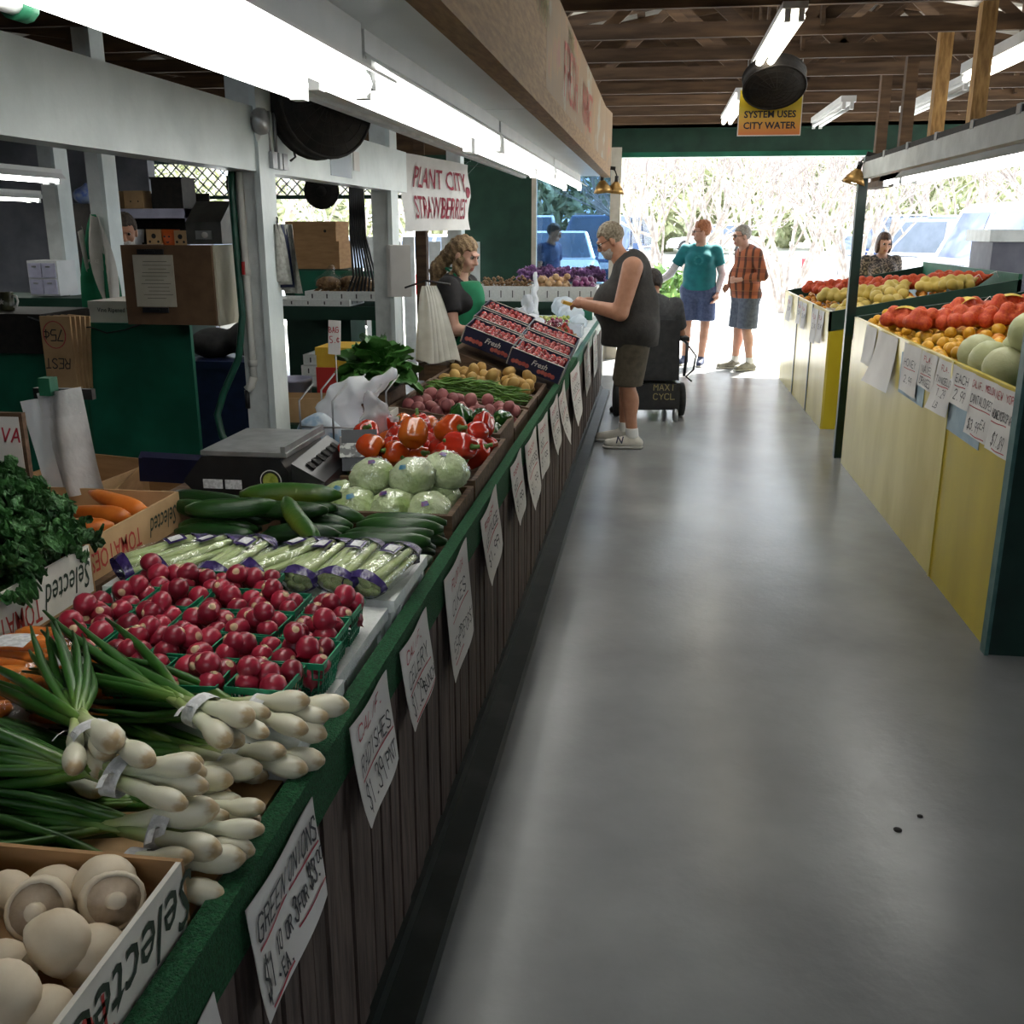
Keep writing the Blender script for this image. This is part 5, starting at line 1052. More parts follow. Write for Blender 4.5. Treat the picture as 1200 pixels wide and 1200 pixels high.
bg = MB(); soft(bg, union([s_ell((-5.58, 9.55, 1.96), (.10, .1, .08)), s_cone((-5.58, 9.55, 1.96), (-5.55, 9.55, 2.06), .05, .02)], .03), (-5.72, 9.42, 1.85), (-5.42, 9.68, 2.1), .015); tag(bg.build('blue_bag', pm('blue_clear_bag', (.06, .12, .40), (.25, .3, .4), 20, .3)), 'bunched blue plastic bag beside the grey post', 'bag')
tag(MB().bb(-5.72, -5.42, 9.42, 9.7, 0, 1.88).build('dark_locker', m_blackm), 'dark locker below the blue bag', 'locker')
dr = thing('drawer_unit', 'small white plastic drawer unit with four clear drawers', 'drawers', (-5.13, 8.0, 1.1)); MB().bb(-5.27, -5.0, 8.02, 8.3, 1.1, 1.39).build('casing', m_metalw, dr, w=True)
for i in range(2):
    for j in range(2): d_ = MB().bb(-5.255 + .125 * i, -5.14 + .125 * i, 8.005, 8.02, 1.115 + .135 * j, 1.235 + .135 * j).build('drawer', m_lavw, dr, w=True); MB().bb(-5.215 + .125 * i, -5.18 + .125 * i, 7.993, 8.005, 1.20 + .135 * j, 1.212 + .135 * j).build('handle', m_steel, d_, w=True)
tag(MB().bb(-6.2, -3.85, 7.9, 8.6, .95, 1.09).bb(-6.2, -6.1, 7.95, 8.5, 0, .95).bb(-3.95, -3.85, 7.95, 8.5, 0, .95).build('green_bench', m_dgreen), 'dark green bench carrying the drawer unit', 'bench')
# blue tote, floor boxes
bt = thing('storage_tote', 'navy blue plastic tote with black bags on top', 'tote', (-2.78, 6.3, 0)); MB().prism([(-2.97, 0), (-2.6, 0), (-2.57, .78), (-3.0, .78)], 6.1, 6.6, axis='y').build('tub', m_blue, bt, w=True); MB().bb(-3.02, -2.55, 6.08, 6.62, .78, .83).build('lid', m_blue, bt, w=True)
bg = MB(); soft(bg, union([s_ell((-2.9, 6.35, .92), (.15, .2, .1)), s_ell((-2.68, 6.4, .95), (.12, .2, .12))], .05), (-3.1, 6.1, .825), (-2.5, 6.65, 1.12), .03); tag(bg.build('black_bag', m_rubber), 'crumpled black plastic bags heaped on the navy tote', 'bag')
# green side table with foam trays and nuts
tb = thing('side_table', 'green side table under the foam trays of nuts', 'table', (-2.5, 7.75, 0)); MB().bb(-2.95, -2.08, 7.45, 8.1, .98, 1.08).build('table_top', m_dgreen, tb, w=True); MB().bb(-2.95, -2.08, 8.08, 8.1, 1.08, 1.32).build('back_board', m_tgreen, tb, w=True)
for x in (-2.95, -2.13): MB().bb(x, x + .05, 7.45, 7.5, 0, .98).build('leg', m_green, tb, w=True)
MB().bb(-2.95, -2.08, 7.47, 8.05, .42, .45).build('lower_shelf', m_dgreen, tb, w=True)
foam_tray('white foam tray of nuts on the green side table beside the post', -2.66, -2.08, 7.5, 7.9, 1.12, .07, 'foam trays on the side table'); foam_tray('low white foam tray on the green side table', -2.95, -2.30, 7.46, 7.86, 1.081, .05, 'foam trays on the side table'); 
for k in range(3): foam_tray(f'stacked white foam tray under the side table, {ORD[k]} from below', -2.75 + .02 * k, -2.16 + .02 * k, 7.52, 7.9, .455 + .085 * k, .08, 'foam trays under the side table')
m_nut = pm('brown_nuts', (.14, .07, .03), (.30, .18, .08), 40, .7, .5)
nt_ = MB()
for (x, y, z, r) in pile(170, (-2.64, -2.10, 7.52, 7.88), .019, base=1.14, tries=4, seed=77): nt_.lathe([(0, -r * .8), (r, 0), (0, r * .8)], 6, c=(x, y, z))
tag(nt_.build('loose_nuts', m_nut), 'loose brown nuts filling the foam tray', 'nuts', None, 'stuff')
for k, (x, y) in enumerate(((-2.52, 7.66), (-2.25, 7.68), (-2.38, 7.78))):
    t = thing('nut_bag', 'clear bag of nuts, ' + ['towards the cardboard boxes', 'against the white post', 'behind the other two'][k], 'bag', (x, y, 1.20), 0, 'clear bags of nuts'); q = MB(); soft(q, s_ell((0, 0, .04), (.10, .09, .055)), (-.12, -.11, -.03), (.12, .11, .11), .02); q.build('nuts', m_nut, t)
    q = MB(); soft(q, union([s_ell((0, 0, .05), (.115, .10, .065)), s_cone((0, 0, .08), (.03, 0, .16), .05, .03)], .03), (-.14, -.13, -.03), (.14, .13, .21), .02); q.build('wrap', m_clear, t)
closed_box('cardboard_box', 'brown cardboard box, upper of the two behind the side table', 'box', -3.02, -2.60, 8.15, 8.5, 1.55, 1.70, m_card, 'stacked cardboard boxes', (), ((.12, .08, .012),)); closed_box('cardboard_box', 'brown cardboard box, lower of the two behind the side table', 'box', -3.0, -2.58, 8.15, 8.5, 1.33, 1.545, m_card, 'stacked cardboard boxes')
tag(MB().bb(-3.05, -2.5, 8.12, 8.55, 0, 1.328).build('plain_plinth', m_dgreen), 'dark green plinth under the stacked cardboard boxes', 'plinth')
# yellow and red box, bucket, cartons on a low bench by the post
tag(MB().bb(-2.1, -1.45, 4.95, 5.75, .60, .66).bb(-2.1, -2.04, 4.98, 5.04, 0, .60).bb(-1.52, -1.46, 4.98, 5.04, 0, .60).bb(-2.1, -2.04, 5.66, 5.72, 0, .6).bb(-1.52, -1.46, 5.66, 5.72, 0, .6).build('low_bench', m_dgreen), 'low dark bench behind the bag rack', 'bench')
yb = closed_box('banana_box', 'yellow and red printed fruit box on the low bench', 'box', -1.80, -1.47, 5.2, 5.5, .665, 1.03, pm('yellow_printed_card', (.50, .30, .02), (.58, .36, .03), 10, .6), None); MB().bb(-1.803, -1.467, 5.193, 5.199, .68, .93).build('red_print_band', pm('red_printed_card', (.40, .02, .015), None, rough=.6), yb, w=True)
tag(MB().lathe([(0, 0), (.085, 0), (.10, .17), (.104, .17), (.104, .185), (.09, .185), (.075, .02), (0, .02)], 20, c=(-1.99, 5.35, .662)).build('plastic_pail', m_lavw), 'white plastic pail on the low bench by the post', 'pail')
carton('low_carton', 'small open cardboard carton on the low bench', -1.98, -1.72, 5.0, 5.19, .662, .13, m_cardl, m_cardl)
# small card price sign on a wire
cs = thing('card_sign', 'small white card price sign on a wire above the bag rack', 'sign', (-1.27, 3.9, 1.0)); MB().box((-1.27, 3.9, 1.23), (.05, .004, .135), rotm(0, .06, 0)).build('card', m_paper, cs, w=True); MB().tube([(-1.27, 3.905, .80), (-1.27, 3.905, 1.2)], .003, 5).build('wire', m_steel, cs, w=True)
q = marker_mb([('BAG', -.02, .02, .022, .014, .003, 0), ('5.¢', -.018, -.02, .025, .014, .003, 0)], 0, .05); q.v = [(-1.27 + x, 3.896, 1.23 + y) for x, y, z in q.v]; q.build('black_print', m_red, cs, w=True)
# ------------------------------------------------------------------ scale on the counter
sc_ = thing('market_scale', 'black market scale with steel platform and round green sticker', 'scale', (-1.28, 3.12, .80)); tag(MB().bb(-1.60, -1.115, 2.85, 3.42, .736, .80).build('scale_board', m_crate), 'dark wooden board under the market scale', 'board')
MB().prism([(-1.45, .812), (-1.14, .812), (-1.14, .90), (-1.17, .945), (-1.43, .945), (-1.50, .86)], 2.97, 3.36, axis='y').build('casing', m_black, sc_, w=True); MB().bb(-1.435, -1.145, 2.975, 3.36, .947, .962).build('platform', m_steel, sc_, w=True)
MB().bb(-1.165, -1.15, 2.975, 3.36, .962, .982).build('platform_lip', m_steel, sc_, w=True)
MB().add([(-1.138, 2.99, .82), (-1.03, 3.0, .82), (-1.03, 3.36, .82), (-1.138, 3.36, .82), (-1.138, 2.99, .925), (-1.04, 3.02, .86), (-1.04, 3.36, .88), (-1.138, 3.36, .945)], [(0, 1, 5, 4), (1, 2, 6, 5), (2, 3, 7, 6), (4, 5, 6, 7), (3, 0, 4, 7), (3, 2, 1, 0)]).build('key_panel', m_black, sc_, w=True)
for k in range(6): MB().box((-1.095, 3.06 + .05 * k, .905 + .0025 * k), (.03, .03, .004), rotm(0, .6, 0)).build('key', m_blackm, sc_, w=True)
MB().box((-1.0, 3.30, .90), (.12, .16, .14), rotm(-.3, 0, .25)).build('display_head', m_black, sc_, w=True); MB().box((-.998, 3.225, .935), (.10, .006, .075), rotm(-.55, 0, .25)).build('display_screen', pm('pale_label_window', (.5, .5, .48), (.12, .12, .12), 45, .4, lo=.42, hi=.5), sc_, w=True)
for x0, x1 in ((-1.43, -1.365), (-1.355, -1.30)): MB().bb(x0, x1, 2.966, 2.9695, .84, .87).build('rating_label', m_label, sc_, w=True)
a = np.linspace(0, 2 * PI, 25)[:-1]; MB().add([(-1.20 + .036 * math.cos(t), 2.967, .872 + .036 * math.sin(t)) for t in a], [tuple(range(24))]).build('sticker_ring', m_paper, sc_, w=True); MB().add([(-1.20 + .033 * math.cos(t), 2.9655, .872 + .033 * math.sin(t)) for t in a], [tuple(range(24))]).build('sticker_ring', m_black, sc_, w=True); MB().add([(-1.20 + .026 * math.cos(t), 2.964, .872 + .026 * math.sin(t)) for t in a], [tuple(range(24))]).build('sticker', pm('yellow_green_sticker', (.18, .25, .02), (.4, .42, .08), 60, .5), sc_, w=True)
for x in (-1.42, -1.16):
    for y in (3.0, 3.33): MB().lathe([(.018, .80), (.018, .813), (0, .813)], 10, c=(x, y, 0)).build('foot', m_rubber, sc_, w=True)
# bag rack with plastic bags
br = thing('bag_rack', 'steel wire rack stuffed with white carrier bags', 'bag rack', (-1.18, 3.75, .736))
for y in (3.62, 3.88):
    for x in (-1.33, -1.20, -1.06): MB().tube([(x, y, .737), (x, y, 1.02), (x + .04, y + .06, 1.08)], .004, 6).build('wire', m_steel, br, w=True)
    for z in (.78, .92): MB().tube([(-1.33, y, z), (-1.06, y, z)], .004, 6).build('wire', m_steel, br, w=True)
MB().tube([(-1.33, 3.62, .92), (-1.33, 3.88, .92)], .004, 6).build('wire', m_steel, br, w=True); MB().tube([(-1.06, 3.62, .78), (-1.06, 3.88, .78)], .004, 6).build('wire', m_steel, br, w=True)
def sheet_bag(label, prims, lo, hi, h, mt, cat='bag', name='carrier_bag', group='plastic bags by the scale', wob=.016, k=.04):
    f0 = union(prims, k); f = lambda p: f0(p) + wob * (np.abs(np.sin(p[:, 0] * 31 + p[:, 2] * 17 + 2 * np.sin(p[:, 1] * 19))) + np.abs(np.sin(p[:, 2] * 27 - p[:, 0] * 23 + p[:, 1] * 21)) - .9); mb = MB(); soft(mb, f, lo, hi, h); return tag(mb.build(name, mt), label, cat, group)
sheet_bag('bundle of white carrier bags packed in the wire rack', [s_ell((-1.22, 3.76, .90), (.10, .08, .14)), s_ell((-1.15, 3.76, 1.04), (.11, .05, .05)), s_cone((-1.10, 3.76, 1.05), (-1.0, 3.74, 1.10), .03, .03)], (-1.4, 3.6, .742), (-.93, 3.9, 1.16), .011, m_bag)
sheet_bag('loose clear carrier bag hanging toward the red peppers', [s_ell((-1.04, 3.62, .95), (.06, .04, .10)), s_cone((-1.04, 3.62, 1.03), (-.90, 3.54, .95), .025, .014)], (-1.15, 3.45, .78), (-.8, 3.7, 1.15), .013, m_clear2)
sheet_bag('blue printed bag stack in front of the wire rack', [s_ell((-1.27, 3.66, .86), (.10, .05, .11))], (-1.4, 3.58, .738), (-1.14, 3.74, 1.0), .014, pm('pale_blue_printed_bag', (.25, .36, .48), (.52, .58, .62), 14, .35, lo=.45, hi=.55), wob=.006)
# white bag pack and sign behind the kale
bp = thing('bag_dispenser', 'pack of white plastic bags hanging from a green clamp', 'bag dispenser', (-1.66, 2.6, .93)); G = [[(-1.665 + .065 * (u - .5) * 2 + .05 * v * v, 2.60 + .02 * math.sin(u * 7 + v * 3), 1.20 - .30 * v + .02 * u) for u in np.linspace(0, 1, 9)] for v in np.linspace(0, 1, 9)]
m_bagp = pm('glossy_white_bag_pack', (.55, .56, .56), (.68, .69, .69), 12, .22, .35, bscale=20); MB().grid(G).build('bag_pack', m_bagp, bp, w=True); G2 = [[tuple(np.array(p) + (-.075, .03, -.03)) for p in r] for r in G]; MB().grid(G2).build('bag_pack', m_bag, bp, w=True)
G3 = [[tuple(np.array(p) + (.0, -.012, .0)) for p in r] for r in G[:3]]; MB().grid(G3).build('clear_header', m_clear, bp, w=True); MB().bb(-1.715, -1.68, 2.59, 2.63, 1.195, 1.245).build('clamp', m_green, bp, w=True); MB().bb(-1.76, -1.58, 2.63, 2.65, 1.18, 1.21).build('rail', m_black, bp, w=True); MB().bb(-1.70, -1.68, 2.64, 2.66, .736, 1.19).build('stand', m_black, bp, w=True)
ls = thing('framed_sign', 'small framed white sign with red script rising behind the kale', 'sign', (-1.68, 2.35, .93)); MB().bb(-1.80, -1.625, 2.35, 2.36, 1.02, 1.18).build('board', m_paper, ls, w=True); MB().bb(-1.81, -1.615, 2.352, 2.368, 1.01, 1.19).build('frame', m_crate, ls, w=True); MB().bb(-1.72, -1.70, 2.37, 2.385, .83, 1.02).build('stake', m_crate, ls, w=True)
q = marker_mb([('GENEVA', -.14, 0, .035, .03, .005, .2)], 0, .05); q.v = [(-1.66 + x, 2.348, 1.115 + y) for x, y, z in q.v]; q.build('red_print', m_red, ls, w=True)
# clutter of open cartons behind the carrots
carton('open_carton', 'empty brown carton behind the carrot carton', -1.95, -1.62, 3.25, 3.65, .62, .13, m_card, m_card, rot=(.05, 0, .2)); carton('open_carton', 'dark empty carton with hand hole beside the scale', -2.3, -1.98, 3.3, 3.7, .62, .14, m_card, m_cardl, rot=(0, .04, -.1))
tag(MB().bb(-2.5, -1.60, 3.2, 3.8, .56, .61).bb(-2.5, -2.44, 3.22, 3.28, 0, .56).bb(-1.68, -1.62, 3.22, 3.28, 0, .56).bb(-2.5, -2.44, 3.7, 3.76, 0, .56).bb(-1.68, -1.62, 3.7, 3.76, 0, .56).build('low_table', m_crate), 'low dark table holding empty cartons behind the scale', 'table')
tag(MB().box((-1.72, 3.45, .78), (.34, .05, .10), rotm(.3, .1, .3)).box((-1.72, 3.43, .79), (.30, .02, .08), rotm(.3, .1, .3)).build('folded_carton', m_navy), 'folded navy tomato carton lying on the empty cartons', 'carton')
# tall hanging bag bundle near the clerk
hg = thing('hanging_bags', 'tall bundle of cream carrier bags hanging beside the clerk', 'bags', (-1.27, 5.6, .92)); m_cb = pm('cream_carrier_bag', (.58, .57, .50), (.70, .69, .62), 10, .4, .2)
for k in range(5):
    G = [[(-1.29 + .022 * k * (.6 + v) + (.012 + .05 * v ** .6 - .02 * max(0, v - .8)) * math.cos(a), 5.60 + .01 * k + (.010 + .018 * v) * math.sin(a) + .006 * math.sin(3 * a + k), 1.34 - .42 * v + .012 * math.sin(2 * a + k) * v) for a in np.linspace(0, 2 * PI, 15)] for v in np.linspace(0, 1, 9)]; MB().grid(G).build('bag', m_cb, hg, w=True)
MB().tube([(-1.40, 5.6, 1.33), (-1.28, 5.6, 1.37), (-1.14, 5.6, 1.35)], .006, 6).build('hook_rail', m_black, hg, w=True); MB().tube([(-1.28, 5.62, 1.37), (-1.28, 5.63, .75)], .008, 6).build('rail_post', m_steel, hg, w=True)
pb = thing('paper_bags', 'white paper bags hanging on the post beside the banner', 'bags', (-1.76, 7.1, 1.2)); 
for k in range(4): MB().box((-1.83 + .012 * k, 7.10 - .008 * k, 1.36), (.14, .006, .36), rotm(.04 * k, 0, .2)).build('bag', m_paper, pb, w=True)
# collards
m_col = pm('collard_leaf', (.03, .12, .02), (.08, .22, .045), 8, .4, .3, bscale=22, rnd=.25)
def collard(k):
    rg = random.Random(k); n, m = 9, 9; G = []; ph = rg.uniform(0, 6)
    for i in range(n):
        t = i / (n - 1); w = .10 * math.sin(PI * (.14 + .74 * t)) ** .7; G.append([((-1 + 2 * j / (m - 1)) * w, .17 * t + .01 * math.sin(j * 2.1 + ph) * t, .045 * abs(-1 + 2 * j / (m - 1)) + .06 * t - .14 * t * t + .016 * math.sin(9 * t + j * 1.3 + ph)) for j in range(m)])
    return MB().grid(G).mesh('leaf', m_col)
CM = [collard(k) for k in range(3)]
leafy('collard_greens', 'heap of broad green collard leaves beyond the bag rack', 'greens', (-1.26, 4.50, .93), CM, 34, .11, 6, None, .85, 1.4)
tag(MB().bb(-1.46, -1.19, 4.33, 4.72, .70, .93).build('greens_crate', m_crate), 'dark crate under the collard greens', 'crate')
carton('greens_carton', 'pale carton corner in front of the collard greens', -1.23, -1.115, 4.05, 4.28, .737, .15, m_cardw, m_cardw)
# drink cup
cu = thing('plastic_cup', 'clear plastic cup with white straw behind the tomato boxes', 'cup', (-1.215, 5.75, .90)); MB().lathe([(.0, 0), (.032, 0), (.042, .11), (.044, .115), (.040, .12), (.0, .122)], 16).build('cup_body', m_clear2, cu); MB().tube([(0, 0, .02), (.005, 0, .19)], .004, 6).build('straw', m_paper, cu)
tag(MB().bb(-1.30, -1.17, 5.6, 5.95, .70, .898).build('small_ledge', m_crate), 'small dark ledge holding the plastic cup', 'ledge')
# clamp lamps, yellow sign
m_brass = pm('brass_lamp_shade', (.30, .17, .05), (.42, .26, .09), 10, .35, metal=.7); m_bulb = emitter('lit_lamp_bulb', (1, .9, .7), TUBE_POWER)
def clamp_lamp(label, c, rot):
    t = thing('clamp_lamp', label, 'lamp', c, 0, 'brass clamp lamps', rot=rot); MB().lathe([(.018, .10), (.03, .09), (.06, .05), (.085, 0), (.082, 0), (.057, .048), (.02, .085)], 20).build('shade', m_brass, t); MB().lathe([(0, .0), (.025, .008), (.034, .03), (.026, .055), (.015, .075), (0, .08)], 14).build('bulb', m_bulb, t)
    MB().tube([(0, 0, .10), (0, 0, .15)], .018, 10).build('socket', m_black, t); MB().tube([(0, 0, .15), (-.02, 0, .19), (-.05, 0, .21)], .006, 6).box((-.055, 0, .21), (.07, .03, .03)).build('clamp', m_blackm, t); return t
clamp_lamp('brass clamp lamp at the end of the soffit, nearer one', (-.50, 9.30, 1.96), (.15, -.1, 0)); clamp_lamp('brass clamp lamp at the end of the soffit, further one', (-.40, 9.37, 1.95), (.05, .1, 0)); clamp_lamp('brass clamp lamp on the thin green stall post', (1.335, 7.60, 1.95), (0, -.25, PI))
ys = thing('yellow_sign', 'yellow orange sign reading MISTING SYSTEM USES CITY WATER', 'sign', (.82, 8.335, 2.34))
def ysign():
    m = bpy.data.materials.new('yellow_orange_sign'); m.use_nodes = True; n = m.node_tree.nodes; l = m.node_tree.links; b = n['Principled BSDF']; tc = n.new('ShaderNodeTexCoord'); sp = n.new('ShaderNodeSeparateXYZ'); l.new(tc.outputs['Generated'], sp.inputs[0]); r = n.new('ShaderNodeValToRGB'); r.color_ramp.elements[0].color = (.60, .16, .03, 1); r.color_ramp.elements[1].position = .6; r.color_ramp.elements[1].color = (.68, .50, .02, 1); l.new(sp.outputs[2], r.inputs[0]); l.new(r.outputs[0], b.inputs['Base Color']); b.inputs['Roughness'].default_value = .4; return m
MB().bb(.575, 1.035, 8.335, 8.343, 2.34, 2.66).build('panel', ysign(), ys, w=True); MB().bb(.568, 1.042, 8.337, 8.347, 2.333, 2.667).build('border', m_paper, ys, w=True)
for s, z in (('MISTING', 2.565), ('SYSTEM USES', 2.485), ('CITY WATER', 2.405)):
    q = text_mb(s, .068, .98, 0, .0018, thick=0); q.v = [(.805 + x, 8.3335, z + y) for x, y, z0 in q.v]; q.build('lettering', m_ink, ys, w=True)
for x in (.62, 1.02): MB().tube([(x, 8.33, 2.66), (x, 8.325, 2.9)], .003, 5).build('hanger', m_steel, ys, w=True)
# ------------------------------------------------------------------ far end of the counter
cst = thing('cross_counter', 'dark green cross counter below the tinted window', 'counter', (-1.15, 10.6, 0)); MB().bb(-1.95, -.56, 10.32, 10.95, .86, .93).build('table_top', m_dgreen, cst, w=True); MB().bb(-1.93, -.58, 10.36, 10.38, 0, .86).build('front_panel', m_dgreen, cst, w=True)
for x in (-1.93, -.65): MB().bb(x, x + .07, 10.85, 10.92, 0, .86).build('leg', m_dgreen, cst, w=True)
foam_tray('long grey foam tray of nuts on the cross counter by the clerk', -1.88, -1.28, 10.36, 10.85, .931, .15, 'foam trays on the cross counter'); foam_tray('white foam tray of tan onions on the cross counter', -1.27, -.60, 10.36, 10.85, .931, .15, 'foam trays on the cross counter')
n2 = MB()
for (x, y, z, r) in pile(120, (-1.84, -1.30, 10.4, 10.8), .024, base=1.04, tries=4, seed=78): n2.lathe([(0, -r * .8), (r, 0), (0, r * .8)], 6, c=(x, y, z))
tag(n2.build('walnuts', m_nut), 'heap of walnuts in the grey foam tray', 'walnuts', None, 'stuff')
m_on = pm('tan_onion_skin', (.45, .26, .12), (.60, .40, .22), 8, .45, rnd=.15); m_pon = pm('purple_onion_skin', (.10, .02, .08), (.24, .06, .16), 8, .3, rnd=.2)
def onionb(nm, mt): return MB().lathe([(0, -.032), (.02, -.03), (.035, -.015), (.039, .004), (.032, .02), (.016, .031), (.006, .042), (0, .046)], 12).build(nm, mt, loc=(0, 0, 0))
TO = Proto([onionb('tan_onion', m_on)]); PO = Proto([onionb('purple_onion', m_pon)])
for (x, y, z, r) in pile(34, (-1.25, -.88, 10.39, 10.83), .039, base=1.04, seed=51): TO.put((x, y, z), rrot(.8), f"tan onion in the foam tray, {'upper' if z > 1.1 else 'lower'} layer, {'front' if y < 10.6 else 'rear'}", 'onion', f"tan onions {'upper' if z > 1.1 else 'lower'} {'front' if y < 10.6 else 'rear'}", r / .039)
for (x, y, z, r) in pile(24, (-.88, -.61, 10.39, 10.83), .037, base=1.03, seed=52): PO.put((x, y, z), rrot(.8), f"purple onion in the foam tray, {'upper' if z > 1.09 else 'lower'} layer, {'front' if y < 10.6 else 'rear'}", 'onion', f"purple onions {'upper' if z > 1.09 else 'lower'} {'front' if y < 10.6 else 'rear'}", r / .038)
m_pk = pm('purple_flowering_kale', (.20, .08, .26), (.48, .28, .54), 14, .5, .3, rnd=.3); m_pk2 = pm('dark_flowering_kale', (.10, .05, .10), (.24, .12, .24), 14, .5, .3, rnd=.3)
PKM = [KM[k].copy() for k in range(3)]
for k, me in enumerate(PKM): me.materials[0] = m_pk if k < 2 else m_pk2
tag(MB().bb(-1.5, -.58, 11.1, 11.5, .90, 1.06).bb(-1.5, -1.42, 11.1, 11.5, 0, .90).bb(-.66, -.58, 11.1, 11.5, 0, .9).build('flower_bench', m_dgreen), 'dark bench under the purple flowering kale', 'bench')
for k, x in enumerate((-1.40, -1.22, -1.02, -.85, -.68)): leafy('flowering_kale', 'purple flowering kale plant below the window, ' + ['beside the dark green wall', 'second from the dark green wall', 'in the middle', 'fourth from the dark green wall', 'nearest the tank top man'][k], 'flowering kale', (x, 11.25, 1.065), PKM, 22, .09, 90 + k, 'purple flowering kale', .85, 1.1)
# heap of bags and packs on the white top
sheet_bag('clear plastic bag standing tall at the far end of the counter', [s_cone((-1.07, 8.9, .83), (-1.05, 8.9, 1.28), .055, .02)], (-1.2, 8.75, .803), (-.9, 9.05, 1.35), .016, m_bag, group='plastic bags at the far end')
sheet_bag('puffed clear produce bags near the clerk hand', [s_ell((-1.12, 8.25, .93), (.10, .12, .10)), s_ell((-1.05, 8.35, 1.05), (.06, .07, .09))], (-1.3, 8.1, .803), (-.9, 8.5, 1.2), .018, m_clear2, group='plastic bags at the far end')
sheet_bag('white carrier bag slumped behind the strawberries', [s_ell((-.98, 8.15, .90), (.10, .10, .09))], (-1.12, 8.02, .803), (-.85, 8.3, 1.02), .018, m_bag, group='plastic bags at the far end')
sheet_bag('pale blue carrier bags heaped in front of the customer', [s_ell((-.76, 9.2, .90), (.12, .2, .10)), s_ell((-.66, 8.85, .86), (.08, .12, .07)), s_ell((-.85, 9.45, .95), (.12, .12, .10))], (-1.0, 8.65, .803), (-.54, 9.6, 1.1), .02, film('pale_blue_bag', (.6, .75, .85), .08, .2, .6, 20, white=.6), group='plastic bags at the far end')
m_grp = pm('red_grape', (.16, .02, .05), (.30, .06, .09), 10, .25, rnd=.2); m_grg = pm('green_grape', (.30, .36, .06), (.42, .46, .12), 10, .25, rnd=.2)
def grape_pack(label, c, mt, seed):
    rg = random.Random(seed); t = thing('grape_pack', label, 'grapes', c, 0, 'packs of grapes'); g_ = MB()
    for (x, y, z, r) in pile(46, (-.09, .09, -.09, .09), .017, base=.005, tries=4, seed=seed): g_.lathe([(0, -r), (.75 * r, -.66 * r), (r, 0), (.75 * r, .66 * r), (0, r)], 8, c=(x, y, z))
    tag(g_.build('grapes', mt, t), kind='stuff'); q = MB(); soft(q, s_ell((0, 0, .05), (.11, .11, .07)), (-.13, -.13, -.03), (.13, .13, .14), .022); q.build('bag', m_clear, t)
grape_pack('bag of red grapes behind the strawberries on the clerk side', (-.93, 8.35, .803), m_grp, 1); grape_pack('bag of red grapes in the middle of the white top', (-.80, 8.45, .803), m_grp, 2); grape_pack('bag of green grapes beside the red ones', (-.82, 8.75, .803), m_grg, 3); grape_pack('bag of green grapes near the blue bags', (-.93, 8.68, .803), m_grg, 4)
carton('plastic_tub', 'clear tub in front of the man in the tank top', -.74, -.585, 8.12, 8.42, .803, .09, m_clear2, m_clear2, cat='tub'); carton('berry_tray', 'greenish tray edge behind the strawberry flats', -1.02, -.76, 7.84, 8.0, .742, .10, m_tgreen, m_tgreen, cat='tray')
for j, (x0, x1, y0, y1, lab) in enumerate(((-.80, -.60, 9.75, 10.0, 'at the far end beside the purple onions'),)):
    carton('radish_tray', 'tray of small red radishes ' + lab, x0 - .15, x1, y0, y1, .803, .12, m_tgreen, m_tgreen)
    for (x, y, z, r) in pile(40, (x0 - .14, x1 - .01, y0 + .01, y1 - .01), .022, base=.88, tries=5, seed=61): RD.put((x, y, z), rrot(), 'small red radish in the far tray by the purple onions', 'radish', 'radishes in the far tray', r / .0225)
